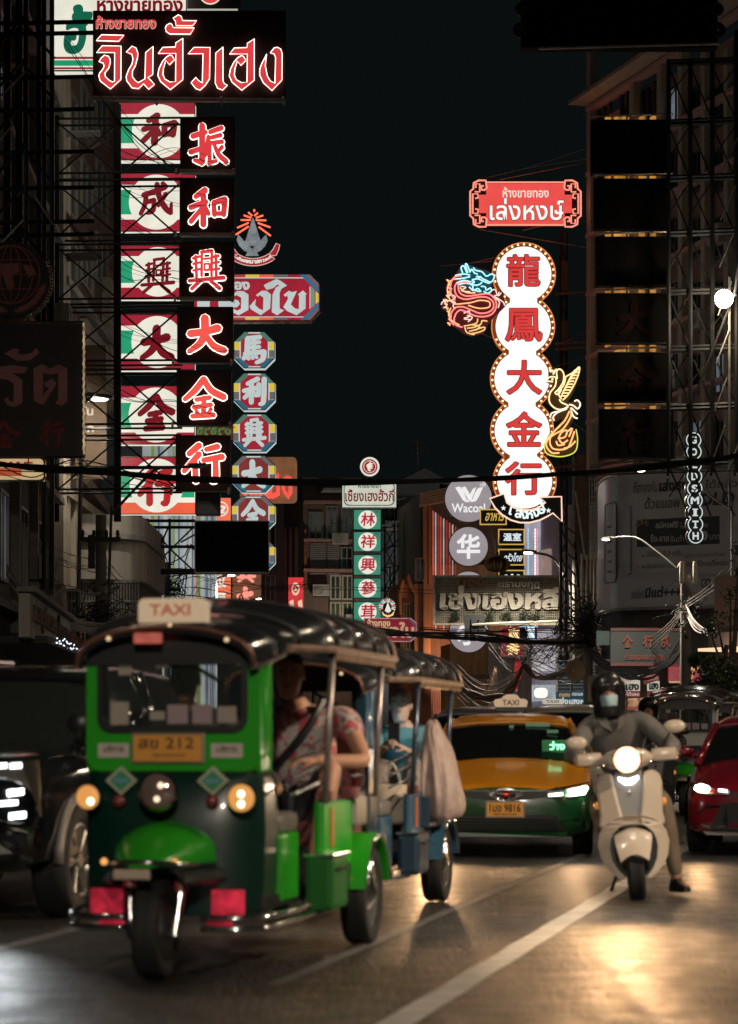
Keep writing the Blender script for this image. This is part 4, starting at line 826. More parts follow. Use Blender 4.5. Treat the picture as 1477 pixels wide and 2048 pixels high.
mb = MB(); text(mb, 'ห้างทอง', S.r(735, 1238, 781, 1253), -.03, .025); S.part('letter', mb, EM('gold_letter', (.75,.55,.28), .8))
mb = MB(); text(mb, 'ทองใบ', S.r(742, 1244, 829, 1276), -.03, .04); S.part('letter', mb, EM('gold_letter2', (.62,.36,.22), .75))
for pts in ([(816,1237),(820,1237),(833,1251),(833,1256)], [(816,1283),(820,1283),(833,1269),(833,1264)]): mb = MB(); mb.poly(S.pl(pts), -.035, 0); S.part('corner_patch', mb, EM('b_blue2', (.06,.10,.16), .7))
S = Sign('neon_text_sign', 'glowing red neon Thai lettering seen between the two tuk-tuk roofs', 'neon sign', 525, 1372, 70)
S.panel('board', 500, 1320, 630, 1372, BOXB, 0, .2)
for x in (503, 627): S.pipe('post', [(x,1340,.25),(x,1554,.25)], .05, STEEL)
mb = MB(); text(mb, 'การประดิษฐ์', S.r(520, 1326, 624, 1350), -.05, .012); S.part('letter', mb, EM('neon_crimson', (1,.06,.09), 1.5)); mb = MB(); text(mb, '(O)', S.r(534, 1354, 556, 1367), -.05, .012); S.part('letter', mb, EM('neon_crimson', (1,1,1)))

# --- red fretwork sign, right of centre
S = Sign('shop_sign', 'red sign with white Thai lettering and black fretwork corners', 'shop sign', 945, 455, 86)
CO = EM('sign_coral', (.86,.085,.075), 1.0, .1, 2)
S.panel('lightbox', 958, 367, 1148, 448, CO, 0, .3)
mb = MB(); text(mb, 'ห้างขายทอง', S.r(1006, 374, 1098, 395), -.03, .02); S.part('letter', mb, LBW)
mb = MB(); text(mb, 'เล่งหงษ์', S.r(980, 396, 1128, 440), -.03, .012, 0, .02); S.part('letter', mb, EM('letter_bright', (1,.97,.9), 1.0))
mb = MB(); text(mb, 'เล่งหงษ์', S.r(978.5, 394.5, 1129.5, 441.5), -.008, .03); S.part('letter_shadow', mb, EM('letter_dk', (.12,.01,.01), .5))
NP = EM('neon_salmon', (1,.28,.2), 1.25)
for mx in (0, 1):
    X = lambda x: x if not mx else 2103-x
    S.panel('fret_block', min(X(943),X(958.5)), 388, max(X(943),X(958.5)), 430, BOXB, -.02, .25)
    for my in (0, 1):
        Y = lambda y: y if not my else 815-y
        S.panel('fret_block', min(X(949),X(973)), min(Y(361),Y(389)), max(X(949),X(973)), max(Y(361),Y(389)), BOXB, -.024, .25)
        mb = MB(); S.neon(mb, [(X(941),Y(407)),(X(941),Y(383)),(X(947),Y(378)),(X(948),Y(366)),(X(958),Y(361)),(X(972),Y(361)),(X(974),Y(376)),(X(970),Y(380)),(X(964),Y(380)),(X(963),Y(372)),(X(968),Y(372))], .035, -.06, 1)
        S.neon(mb, [(X(946),Y(407)),(X(946),Y(388)),(X(956),Y(388)),(X(957),Y(396)),(X(951),Y(397))], .03, -.06, 1); S.neon(mb, [(X(950),Y(384)),(X(960),Y(384)),(X(960),Y(368)),(X(952),Y(368)),(X(952),Y(376))], .03, -.06, 1)
        S.part('neon_fret', mb, NP)
mb = MB(); S.neon(mb, [(974,365),(1129,365)], .03, -.05, 1); S.neon(mb, [(974,450),(1129,450)], .03, -.05, 1); S.part('neon_edge', mb, NP)
# --- tall sign of five white discs
S = Sign('disc_sign', 'tall sign of joined white discs, red characters 龍鳳大金行 and orange bulbs', 'shop sign', 1047, 1000, 85)
cen = [(1048.5,548,63),(1047,653,63),(1044.5,757,63),(1045,861,63),(1050,962,63)]
HOT = EM('disc_white', (1,.96,.89), 1.15)
BK = M('disc_back', (.10,.03,.012), .5, emit=(.45,.09,.015), es=.35)
mb = MB()
for k, (x, y, r) in enumerate(cen): mb.poly(circ(*S.u(x,y), r*S.k, 48), .02+.004*k, .4)
S.part('backing', mb, BK)
for k, (x, y, r) in enumerate(cen):
    d = MB(); d.poly(circ(*S.u(x,y), (r-8)*S.k, 48), -.02-.004*k, .01); dd = S.part('disc', d, HOT)
    ch = '龍鳳大金行'[k]; bx = [(1014,509,1081,573),(1011,617,1085,683),(1014,721,1084,789),(1013,824,1084,893),(1011,924,1085,990)][k]
    mb = MB(); text(mb, ch, S.r(*bx), -.06, .016); S.part('letter', mb, EM('char_coral', (.80,.055,.05), .9, .12))
    mb = MB(); text(mb, ch, S.r(bx[0]-1.5, bx[1]-1.5, bx[2]+1.5, bx[3]+1.5), -.045, .038); S.part('letter_edge', mb, EM('char_edge', (.12,.015,.02), .8))
for k in range(4):
    (x0,y0,r0),(x1,y1,r1) = cen[k],cen[k+1]; ym = (y0+y1)/2; S.panel('neck', (x0+x1)/2-27, ym-9, (x0+x1)/2+27, ym+9, HOT, -.041, .01)
bulb = None; BU = EM('bulb_orange', (1,.60,.30), 3.0); nb = 0
for k, (x, y, r) in enumerate(cen):
    for q in range(31):
        t = -pi/2+2*pi*q/31; bx, by = x+(r-3.6)*cos(t), y+(r-3.6)*sin(t)
        if any(j != k and (bx-cen[j][0])**2+(by-cen[j][1])**2 < (cen[j][2]-1)**2 for j in range(5)): continue
        if k == 4 and by > 985: continue
        if k == 0 and bx < 1000 and by > 565 or k == 1 and bx < 1000 and by < 675: continue
        if nb >= 99: continue
        u = S.u(bx, by); nb += 1
        if bulb is None: bulb = MB().ball((0,0,0), (.035,.035,.035), 8, 5).build('bulb', BU, S.root, True); bb = bulb
        else: bb = bulb.copy(); COL.objects.link(bb); bb.parent = S.root
        bb.location = (u[0], -.03, u[1])
mb = MB()
for k, (x, y, r) in enumerate(cen):
    run = []
    for q in range(73):
        t = 2*pi*q/72; bx, by = x+r*cos(t), y+r*sin(t)
        ok = not any(j != k and (bx-cen[j][0])**2+(by-cen[j][1])**2 < cen[j][2]**2 for j in range(5))
        if ok: u = S.u(bx, by); run.append((u[0], .0, u[1]))
        if (not ok or q == 72) and len(run) > 1: mb.tube(run, .018, 4); run = []
S.part('rim', mb, EM('rim_orange', (1,.30,.08), .9, .4, 2))
S = Sign('arrow_sign', 'black curved arrow board with white Thai lettering and two stars under the white discs', 'shop sign', 1050, 1046, 84.4)
def bend(t, r): return (1044+r*sin(t)*1.0, 958+r*.78*cos(t))
o = [bend(-.92+1.60*k/16, 88) for k in range(17)]+[(1112,1032),(1124,1044),(1123,994),(1082,995),(1092,1006)]+[bend(.62-1.52*k/16, 60) for k in range(17)]
o = [(980,998)]+[(990,1016),(1004,1030),(1022,1041),(1040,1046),(1060,1046),(1080,1041),(1096,1033),(1106,1027),(1124,1044),(1123,994),(1081,995),(1091,1006),(1078,1016),(1062,1021),(1044,1021),(1028,1016),(1014,1006),(1008,988)]
mb = MB(); mb.poly(S.pl(o), -.15, .1); S.part('board', mb, M('arrow_black', (.015,.02,.02), .5)); mb = MB(); S.neon(mb, o, .028, -.16, 1, True); S.part('neon_edge', mb, EM('neon_peach', (1,.62,.48), 1.3))
for k, chh in enumerate(['เ','ล่','ง','ห','ง','ษ์']):
    x = 1021+k*12.2; y = 1034+ -.016*(x-1052)**2*.6+4; vs, fs = glyphs(chh, .03); bb = bbox2(vs); u = S.u(x, y); kk = 15*S.k/.56; a = (x-1052)*.0085
    if k in (1,): pass
    mb = MB(); mb.add([(u[0]+(vx-bb[0])*kk*cos(a)-vy*kk*sin(a)-.07, -.17, u[1]+vy*kk*cos(a)+(vx-bb[0])*kk*sin(a)) for vx, vy, vz in vs], fs); S.part('letter', mb, EM('letter_cool', (.80,.92,.9), 1.1))
for x, y in ((1007,1017),(1097,1022)):
    u = S.u(x, y); mb = MB(); mb.poly([(u[0]+(5.5 if q % 2 == 0 else 2.3)*S.k*sin(q*pi/5), u[1]+(5.5 if q % 2 == 0 else 2.3)*S.k*cos(q*pi/5)) for q in range(10)], -.17, -.14); S.part('star', mb, EM('letter_cool', (1,1,1)))
# --- neon dragon
S = Sign('neon_dragon', 'neon dragon sign with a pale blue head and a red and orange coiled body', 'neon sign', 940, 672, 84.5)
zd = lambda p: (870+p[0]/4.655, 500+p[1]/4.655)
def curve_set(name, lines, mat, r=.022, y=-.06, bk=None):
    mb = MB()
    for ln in lines: S.neon(mb, [zd(p) for p in ln], r, y, 4)
    return S.part(name, mb, mat)
back = [(560,250),(500,190),(420,170),(370,150),(300,130),(240,150),(190,230),(130,280),(100,340),(120,420),(60,490),(60,540),(120,570),(120,680),(200,720),(260,770),(340,800),(460,770),(500,680),(560,620),(660,520),(640,400),(600,370),(520,400)]
mb = MB(); mb.poly(S.pl([zd(p) for p in back]), 0, .12); S.part('board', mb, M('dragon_board', (.05,.012,.012), .5, emit=(.16,.018,.02), es=.35))
CY = EM('neon_cyan', (.40,.85,.95), 1.6); NR = EM('neon_rose', (1,.20,.18), 1.7); NO = EM('neon_orange', (1,.42,.18), 1.7); NPK = EM('neon_pale', (1,.66,.55), 1.3)
mb = MB(); mb.poly(S.pl([zd(p) for p in [(560,250),(500,200),(420,180),(360,150),(300,135),(245,160),(200,240),(210,310),(300,340),(380,390),(470,405),(525,400),(520,330)]]), -.01, .01); S.part('head_board', mb, M('dragon_teal', (.01,.05,.06), .5, emit=(.01,.10,.12), es=.5))
curve_set('neon_head', [[(360,165),(380,190),(440,205),(480,245),(530,225),(555,250),(525,300),(470,280),(440,265),(420,245)],[(345,280),(400,270),(450,290),(500,310),(520,300)],[(430,340),(470,345),(480,375),(520,355),(525,385),(490,405),(455,385)],[(190,240),(260,225),(330,235)],[(195,270),(260,265),(330,250)],[(200,310),(270,285),(340,300)],[(260,215),(245,165),(270,150),(300,215)],[(310,215),(285,140),(300,135),(330,210)],[(330,205),(345,180),(370,215),(400,225)],[(385,255),(400,245),(415,258),(398,266)],[(215,325),(290,310),(350,330),(360,370),(420,390)],[(345,285),(370,300),(345,315),(380,330),(420,320),(440,300)],[(320,345),(360,380),(400,360),(430,390)]], CY)
curve_set('neon_body', [[(250,240),(190,250),(150,310),(150,400),(190,470)],[(330,300),(250,300),(220,340),(235,400),(300,430),(420,415),(500,410),(555,450),(575,520),(540,590),(470,620),(380,615),(300,580),(240,560),(200,590),(180,650),(200,700),(260,720)],[(300,310),(210,310),(185,360),(210,430),(290,460),(400,440),(480,440),(540,480),(545,540),(500,580),(420,590),(340,560),(260,530),(190,540),(150,600),(150,660),(180,700)]], NR, .026)
curve_set('neon_belly', [[(240,270),(160,280),(120,350),(130,440),(180,500),(260,500),(340,490),(420,470),(500,480),(515,510),(500,535),(430,545),(370,535),(310,515)],[(235,350),(260,380),(310,400),(380,400)],[(150,540),(130,600),(160,660),(230,700)]], NO)
curve_set('neon_claws', [[(240,340),(290,350),(250,380),(330,390)],[(110,430),(160,420),(190,440),(160,470),(80,480),(60,510)],[(150,480),(190,490),(170,520),(190,550)],[(80,460),(110,520),(80,540)],[(530,380),(560,370),(580,420),(550,430),(600,460),(640,490),(650,520)],[(600,390),(590,430),(620,400)],[(540,440),(600,480),(590,540)],[(270,590),(320,570),(320,620),(270,640),(340,650)],[(300,610),(350,630),(310,670)]], NPK, .02)
curve_set('neon_tail', [[(270,710),(330,700),(390,680),(400,640)],[(300,730),(370,720),(430,690),(440,660),(490,665)],[(320,760),(390,740),(460,720),(460,745),(400,770),(340,780)],[(280,720),(300,770),(370,790)],[(350,700),(420,710),(380,750)]], EM('neon_amber', (1,.58,.22), 1.2))
for k in range(12):
    t = k/11; p = (120+20*sin(t*9), 290+t*400); mb = MB(); S.neon(mb, [zd((p[0]+20, p[1])), zd((p[0]-12, p[1]-14)), zd((p[0]+16, p[1]+16))], .016, -.06, 3); S.part('neon_spine', mb, NO)
# --- neon phoenix
S = Sign('neon_phoenix', 'neon phoenix sign with a raised gold wing and a green and orange curling tail', 'neon sign', 1128, 915, 84.3)
back = [(1060,1110),(1110,1095),(1150,1100),(1200,1130),(1215,1170),(1290,1130),(1350,1090),(1350,1180),(1290,1330),(1240,1420),(1320,1400),(1360,1420),(1350,1480),(1300,1500),(1330,1540),(1290,1580),(1260,1640),(1320,1680),(1335,1780),(1310,1880),(1180,1930),(1040,1910),(1015,1810),(1060,1720),(1150,1640),(1200,1560),(1120,1600),(1070,1530),(1120,1490),(1050,1400),(1060,1320),(1100,1250),(1040,1230),(1060,1170)]
mb = MB(); mb.poly(S.pl([zd(p) for p in back]), 0, .12); S.part('board', mb, M('phoenix_board', (.02,.022,.012), .5, emit=(.10,.045,.01), es=.4))
NY = EM('neon_gold', (1,.68,.34), 2.1); NG = EM('neon_lime', (.72,.75,.10), 1.2)
curve_set('neon_body', [[(1040,1225),(1060,1190),(1105,1180),(1130,1200),(1120,1270),(1075,1330),(1065,1400),(1090,1450),(1150,1485),(1220,1475),(1240,1450),(1180,1420),(1160,1390)],[(1090,1195),(1100,1205),(1088,1212)],[(1040,1225),(1075,1225),(1100,1230)],[(1140,1200),(1135,1130),(1165,1110),(1200,1150),(1195,1230),(1150,1300),(1120,1330),(1150,1345),(1180,1300)],[(1085,1140),(1070,1120),(1100,1125),(1105,1160)],[(1110,1150),(1125,1115),(1150,1120)]], NY)
curve_set('neon_wing', [[(1220,1180),(1290,1140),(1345,1090),(1340,1150),(1300,1250),(1240,1350),(1190,1400)],[(1220,1180),(1200,1260),(1150,1330),(1180,1390)],[(1340,1100),(1260,1200),(1215,1290)]]+[[(1345-12*k, 1110+28*k),(1300-13*k, 1125+26*k),(1262-10*k,1190+20*k)] for k in range(10)], EM('neon_wing', (1,.60,.26), 2.0), .022)
curve_set('neon_plume', [[(1240,1460),(1160,1500),(1090,1520),(1075,1560)],[(1230,1480),(1150,1510),(1105,1550),(1110,1590)],[(1250,1440),(1290,1450),(1330,1480),(1355,1440),(1330,1400),(1300,1410)],[(1270,1470),(1300,1500),(1330,1530)],[(1265,1480),(1290,1550),(1330,1570)]], EM('neon_cream', (1,.76,.56), 1.9), .024)
curve_set('neon_tail', [[(1265,1470),(1270,1540),(1230,1620),(1180,1680),(1110,1720),(1050,1770),(1040,1830),(1090,1890),(1160,1890)],[(1255,1500),(1210,1590),(1150,1650),(1090,1720),(1070,1790),(1100,1850),(1180,1860),(1240,1840),(1270,1780),(1300,1690)],[(1150,1760),(1180,1700),(1230,1680),(1215,1740),(1160,1760),(1190,1800),(1240,1770)],[(1130,1780),(1150,1820),(1210,1810)],[(1200,1850),(1260,1830),(1310,1780)],[(1240,1690),(1280,1660),(1250,1740)]], EM('neon_flame', (1,.40,.15), 1.8), .028)
curve_set('neon_rim', [[(1170,1640),(1060,1740),(1020,1820),(1050,1900),(1180,1925),(1305,1880),(1330,1770),(1315,1670)]], NG, .02)
# --- round lilac signs behind
for i, (x, y, r, ch) in enumerate(((937.5,997,48,None),(937.5,1093,40,'华'),(937.5,1182,40,'歌'),(938,1266,40,'尔'))):
    S = Sign('round_sign', ['lilac-white disc sign with a white W-shaped mark and Latin letters', 'lilac-white disc sign with the white character 华 above the old grid sign', 'pale disc sign almost hidden behind the top of the old grid sign', 'lilac-white disc sign with the white character 尔 below the old grid sign'][i], 'disc sign', x, y+r, 102, 'pale round signs in a column')
    a = S.u(x, y); mb = MB(); mb.poly(circ(*a, r*S.k, 48), 0, .35); S.part('lightbox', mb, EM('lb_lilac', (.40,.355,.375), .80, .12, .6))
    mb = MB(); mb.ring(circ(*a, (r+.8)*S.k, 48), circ(*a, (r-1.2)*S.k, 48), -.03, .36); S.part('rim', mb, M('rim_mauve', (.16,.10,.09), .4, .4))
    LW = EM('letter_soft_white', (.86,.84,.84), 1.0)
    if i == 0:
        mb = MB(); text(mb, 'Wacoal', S.r(904, 1007, 971, 1025), -.02, .02); S.part('letter', mb, LW)
        for pts in ([(910,974),(924,972),(940,1003),(944,1004),(938,1005),(930,1003)], [(922,974),(929,972),(942,995),(940,1001)], [(934,1000),(950,975),(958,974),(946,1003),(941,1004)], [(944,1004),(962,976),(967,977),(952,1003)]):
            pass
        for pts in ([(911,975),(920,973),(927,982),(934,999),(941,1004.5),(932,1004),(926,1000)], [(923,975),(931,973),(938,984),(944,998),(946,1004),(938,1001)], [(936,996),(946,978),(953,974),(950,984),(942,1003)], [(943,1004.5),(951,985),(957,976),(967,974),(959,992),(953,1002)]):
            mb = MB(); mb.poly(S.pl(pts), -.02, .001); S.part('mark', mb, LW)
        mb = MB(); text(mb, 'วาโก้', S.r(960, 965, 972, 973), -.02, .02); S.part('small_letter', mb, LW)
    else:
        mb = MB(); text(mb, ch, S.r(914, y-25, 961, y+25), -.02, .03); S.part('letter', mb, LW)
# --- yellow-framed black boards
for i, (bx, tx) in enumerate((((960,1018,1014,1050),'อาหาร'),((997,1058,1050,1090),'温室'),((997,1098,1050,1131),'ครัวไทย'),((997,1140,1050,1172),'米'))):
    S = Sign('menu_board', ['black board with a yellow frame partly behind the round W disc sign', 'black board with a yellow frame and white characters 温室', 'black board with a yellow frame and looping white script', 'yellow-framed black board with a white mark, lowest, touching the old grid sign'][i], 'board sign', bx[0], bx[3], 100, 'yellow framed black boards')
    S.panel('board', *bx, M('board_slate', (.02,.024,.026), .5), 0, .15); S.frame('frame', *bx, 2.2, EM('frame_yellow', (.78,.50,.10), .8), -.04, .02)
    mb = MB(); text(mb, tx, S.r(bx[0]+10, bx[1]+8, bx[2]-7, bx[3]-8), -.03, .02 if i in (0,2) else .03, .25 if i in (0,2) else 0); S.part('letter', mb, EM('frame_yellow', (1,1,1)) if i == 0 else EM('letter_chalk', (.75,.85,.88), 1.0))
S = Sign('bulb_strips', 'vertical strings of red and white bulbs down the lilac building', 'light string', 1070, 1200, 101)
for x, m in ((1071,EM('bulb_white', (.9,.95,1), 1.6)),(1057,EM('bulb_teal', (.3,.7,.9), 1.2)),(1075,EM('bulb_red', (1,.2,.15), 1.5))):
    mb = MB()
    for k in range(30):
        y = 1060+k*6.6+(x % 3); u = S.u(x, y); mb.ball((u[0], 0, u[1]), .028, 6, 4)
    mb.tube([(S.u(x,1056)[0], .03, S.u(x,1056)[1]), (S.u(x,1262)[0], .03, S.u(x,1262)[1])], .012, 4); S.part('bulb_string', mb, m)
# --- old grid sign
S = Sign('shop_sign', 'old tan wire-grid sign with raised pale Thai letters and small plants', 'shop sign', 867, 1252, 94)
S.panel('board', 868, 1152, 1121, 1250, M('grid_board', (.17,.145,.10), .8, noise=.45, ns=1.2, streak=.5), 0, .4)
GR = M('grid_wire', (.36,.33,.26), .6, noise=.3)
mb = MB()
for k in range(56): x = 872+k*4.48; q = S.u(x, 1201); mb.box((q[0], -.10, q[1]), (.020, .02, 92*S.k))
for k in range(21): y = 1156+k*4.55; q = S.u(995, y); mb.box((q[0], -.13, q[1]), (249*S.k, .02, .020))
S.part('wire_grid', mb, GR)
S.frame('frame', 866, 1151, 1123, 1251, 4.5, M('grid_frame', (.36,.32,.24), .7, noise=.5, ns=3), -.2, .05)
PL = M('raised_letter', (.55,.50,.41), .6, noise=.2, ns=3)
mb = MB(); text(mb, 'เซ่งเฮงหลี', S.r(879, 1172, 1115, 1220), -.30, .045, .06, .14); S.part('letter', mb, PL)
mb = MB(); text(mb, 'ตรามงกุฎ', S.r(996, 1164, 1079, 1180), -.26, .03, 0, .1); S.part('letter', mb, PL)
mb = MB(); text(mb, 'ทอง', S.r(913, 1158, 970, 1174), -.26, .05, 0, .1); S.part('letter', mb, M('raised_letter_brown', (.24,.12,.05), .6))
LEAFD = M('leaf_dark', (.018,.03,.014), .7)
for x in (913, 980, 1014, 1047, 1070):
    mb = MB(); u = S.u(x, 1246); rr = random.Random(x)
    for k in range(60):
        c = Vector((u[0]+rr.gauss(0,.09), -.28+rr.gauss(0,.05), u[1]+.1+abs(rr.gauss(0,.16)))); d = Vector((rr.gauss(0,1),rr.gauss(0,1),rr.gauss(0,1))).normalized()*.07; e = d.orthogonal().normalized()*.03
        mb.add([c-d, c+e, c+d, c-e], [(0,1,2,3)])
    S.part('plant', mb, LEAFD)
S = Sign('crown_ornament', 'tarnished gold ribbed crown standing on top of the old grid sign', 'ornament', 995, 1152, 94)
CG = M('crown_gold', (.28,.17,.06), .4, .7, noise=.5, ns=4); u0 = S.u(995, 1130)
mb = MB(); mb.lathe([(.02,.28),(.16,.27),(.34,.20),(.44,.06),(.44,-.08),(.34,-.2),(.2,-.27),(.02,-.28)], Matrix.Translation((u0[0],-.1,u0[1])), 24); S.part('bulb', mb, M('crown_dark', (.09,.06,.03), .5, .5, noise=.4), True)
for k in range(10):
    t = 2*pi*k/10; mb = MB(); mb.tube([(u0[0]+rr_*cos(t), -.1+rr_*sin(t), u0[1]+z) for rr_, z in ((.10,.29),(.30,.23),(.43,.1),(.46,-.03),(.40,-.15),(.26,-.24))], [.02,.035,.045,.04,.035,.03], 6); S.part('rib', mb, CG, True)
mb = MB(); mb.lathe([(.07,.28),(.09,.34),(.05,.40),(.06,.46),(.02,.50)], Matrix.Translation((u0[0],-.1,u0[1])), 12); S.part('finial', mb, CG, True)
S.pipe('stem', [(995,1143,-.1),(995,1153,-.1)], .05, CG)
for x0, y0 in ((983,1062),(990,1078),(1000,1070)): S.pipe('stay', [(x0,y0,-.1),(994,1118,-.1)], .012, GALV)
# --- red 春 sign, small dark box on the arm
S = Sign('shop_sign', 'red sign with pale gold characters behind the copper-coloured cables under the old grid sign', 'shop sign', 1002, 1312, 98)
S.panel('board', 1003, 1254, 1050, 1311, EM('lb_red3', (.24,.02,.025), .8, .35), 0, .2); S.frame('frame', 1002, 1253, 1051, 1313, 2.5, EM('frame_rose', (.35,.09,.08), .7), -.04, .02)
for ch, r in (('真',(1014,1257,1039,1281)),('香',(1012,1286,1040,1310))): mb = MB(); text(mb, ch, S.r(*r), -.05, .03, .1); S.part('letter', mb, EM('letter_amber', (1,.66,.28), 1.3))
S = Sign('led_board', 'dark board edged with blue and red dots beside the red sign under the cables', 'sign', 1036, 1282, 97)
S.panel('board', 1040, 1252, 1075, 1280, M('led_navy', (.02,.03,.04), .4), 0, .15); mb = MB()
for k in range(12): u = S.u(1041+k*3, 1278.5); mb.ball((u[0],-.02,u[1]), .022, 6, 4); u = S.u(1041+k*3, 1253.5); mb.ball((u[0],-.02,u[1]), .022, 6, 4)
S.part('bulbs', mb, MATS['bulb_teal']); S.panel('lit_panel', 1056, 1254, 1070, 1276, EM('lit_ice', (.7,.85,.95), 1.2), -.02, .01)
S = Sign('junction_board', 'black square panel on a bracket arm overlapping the foot of the old grid sign', 'panel', 930, 1268, 92.5)
mb = MB(); mb.poly(S.pl([(928,1231),(969,1228),(971,1266),(931,1268)]), 0, .12); S.part('panel', mb, M('panel_dark', (.02,.022,.022), .5))
for x in (943, 958): S.pipe('rib', [(x,1239,-.02),(x+1,1264,-.02)], .035, STEEL)
S.pipe('arm', [(945,1250,-.1),(1000,1247,-.1),(1060,1245,-.1),(1130,1242,-.05),(1160,1248,0)], .05, M('arm_grey', (.30,.28,.22), .5, .4))
# --- GOLDSMITH
S = Sign('letter_disc_sign', 'vertical chain of black discs with white ring outlines spelling GOLDSMITH', 'shop sign', 1388, 1090, 62)
WN = EM('goldsmith_white', (.72,.80,.78), .85)
cy = [880,904,929,953,977,1001,1025,1049,1072]
mb = MB()
for i, y in enumerate(cy): mb.poly(circ(*S.u(1387+i*.5, y), 17.5*S.k, 32), .004*i, .25)
S.part('board', mb, M('disc_black', (.012,.014,.014), .4))
for i, (y, ch) in enumerate(zip(cy, 'GOLDSMITH')):
    x = 1388+i*.5; a = S.u(x, y); vis = []; mb = MB(); run = []
    for q in range(49):
        t = 2*pi*q/48; px, py = x+14.3*cos(t), y+14.3*sin(t)
        ok = all((px-1388-j*.5)**2+(py-cy[j])**2 > 14.0**2 for j in range(9) if j != i)
        if ok: u = S.u(px, py); run.append((u[0], -.03, u[1]))
        if (not ok or q == 48) and len(run) > 1: mb.tube(run, .014, 5); run = []
    S.part('neon_ring', mb, WN); mb = MB(); h = 7.5; w = {'I':3.2,'M':8.5}.get(ch, 6.2); text(mb, ch, S.r(x-w, y-h, x+w, y+h), -.03, .035)
    if ch in 'IT': q = S.r(x-5, y+h-2.2, x+5, y+h) if ch == 'T' else S.r(x-5.5, y+h-2.2, x+5.5, y+h); mb.box(((q[0]+q[2])/2, -.035, (q[1]+q[3])/2), (q[2]-q[0] if ch == 'I' else (q[2]-q[0])*.8, .008, q[3]-q[1]))
    if ch == 'I': q = S.r(x-5.5, y-h, x+5.5, y-h+2.2); mb.box(((q[0]+q[2])/2, -.035, (q[1]+q[3])/2), (q[2]-q[0], .008, q[3]-q[1]))
    S.part('letter', mb, WN)
# --- dark boxes on the right
cols = [('',(1183,240,1338,346)),('',(1189,358,1338,458)),('',(1192,474,1342,571)),('大',(1194,587,1342,686)),('金',(1197,705,1344,803)),('行',(1199,819,1347,916))]
for i, (ch, bx) in enumerate(cols):
    S = Sign('character_sign', 'unlit black box '+(f'with a faint dark red character {ch}, ' if ch else 'with no visible character, ')+f'{["topmost","second","third","fourth","fifth","lowest"][i]} of the right-hand boxes', 'sign box', bx[0], bx[3], 63, 'unlit black boxes on the right')
    S.panel('box', *bx, M('box_unlit', (.007,.0065,.0065), .7, spec=.05), 0, .3)
    S.frame('frame', bx[0]-1, bx[1]-1, bx[2]+1, bx[3]+1, 1.3, STEEL)
    S.pipe('edge_rail', [(bx[0]-2,bx[1]-6,-.1),(bx[2]+8,bx[1]-10,-.1)], .028, M('edge_metal', (.5,.42,.36), .35, .8, noise=.8, ns=3))
    if ch: mb = MB(); brush(mb, ch, S.r(bx[0]+42, bx[1]+16, bx[2]-34, bx[3]-14), -.05, 0, .04); S.part('letter', mb, M('letter_faint', (.016,.004,.003), .7, spec=.1))
S = Sign('ornate_sign', 'big dark unlit sign with scrolled corners and a pale lower edge', 'sign', 1040, 96, 58)
S.panel('board', 1044, -140, 1436, 94, M('box_unlit2', (.008,.0075,.0075), .7, spec=.05), 0, .4)
SCR = M('scroll_dark', (.035,.028,.025), .5)
for x0, s in ((1050,1),(1428,-1)):
    mb = MB()
    for cy_, r in ((62,16),(20,13),(-14,11)): mb.tube([(S.u(x0-s*(r*.5), cy_)[0]+s*(r*(1-.8*t/22))*S.k*cos(t*.55), -.04, S.u(x0, cy_)[1]+(r*(1-.8*t/22))*S.k*sin(t*.55)) for t in range(22)], .045, 6)
    S.part('scroll', mb, SCR)
S.pipe('edge_rail', [(1078,97,-.05),(1240,93,-.05),(1440,88,-.05)], .035, M('edge_metal2', (.55,.45,.40), .4, .7, noise=.5))
# ------------------------------------------------------------ banner on the corner of the pink block
pathb = [(1194,80.5),(1199,78.6),(1208,77.2),(1222,76.3),(1240,75.8),(1262,75.4),(1560,73.0)]
A0 = P(1262,1465,75.4); A0.z = 0; B0 = P(1560,1465,73.0); B0.z = 0; dv = (B0-A0); bz0, bz1 = 5.02, 9.02
bn = thing('banner', 'huge pale vinyl banner with dark Thai lettering wrapping the building corner', 'banner', A0, atan2(dv.y, dv.x))
Rb = Matrix.Rotation(-atan2(dv.y, dv.x), 4, 'Z')
def bl(px, D, z): p = P(px,1465,D); p.z = z; q = Rb @ (p-Vector((A0.x,A0.y,0))); return (q.x, q.y, q.z)
pp = smooth_path([Vector(bl(x, D, 0)) for x, D in pathb], 4)
BANV = M('vinyl_pale', (.42,.41,.44), .33, noise=.10, ns=1.2, spec=.6)
mb = MB(); vs = []; fs = []
for p in pp: vs += [(p.x,p.y,bz0),(p.x,p.y,bz1)]
for p in pp: vs += [(p.x,p.y+.12,bz0),(p.x,p.y+.12,bz1)]
n = len(pp)
for i in range(n-1): fs += [(2*i,2*i+2,2*i+3,2*i+1),(2*n+2*i+1,2*n+2*i+3,2*n+2*i+2,2*n+2*i),(2*i+1,2*i+3,2*n+2*i+3,2*n+2*i+1),(2*i,2*n+2*i,2*n+2*i+2,2*i+2)]
mb.add(vs, fs); mb.build('sheet', BANV, bn, AS)
MB().tube([(p.x,p.y-.06,bz0-.05) for p in pp], .05, 6).build('foot_rail', GALV, bn, AS)
mb = MB(); mb.tube([(p.x,p.y-.04,bz1+.04) for p in pp], .035, 6); mb.build('edge_rail', GALV, bn, AS)
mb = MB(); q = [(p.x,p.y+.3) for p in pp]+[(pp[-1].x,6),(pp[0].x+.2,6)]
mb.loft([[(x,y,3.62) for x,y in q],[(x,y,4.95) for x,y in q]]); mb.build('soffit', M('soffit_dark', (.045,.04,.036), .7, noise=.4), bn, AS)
def bu(px): return bl(px, 75.4-(px-1262)/298*2.4, 0)[0]
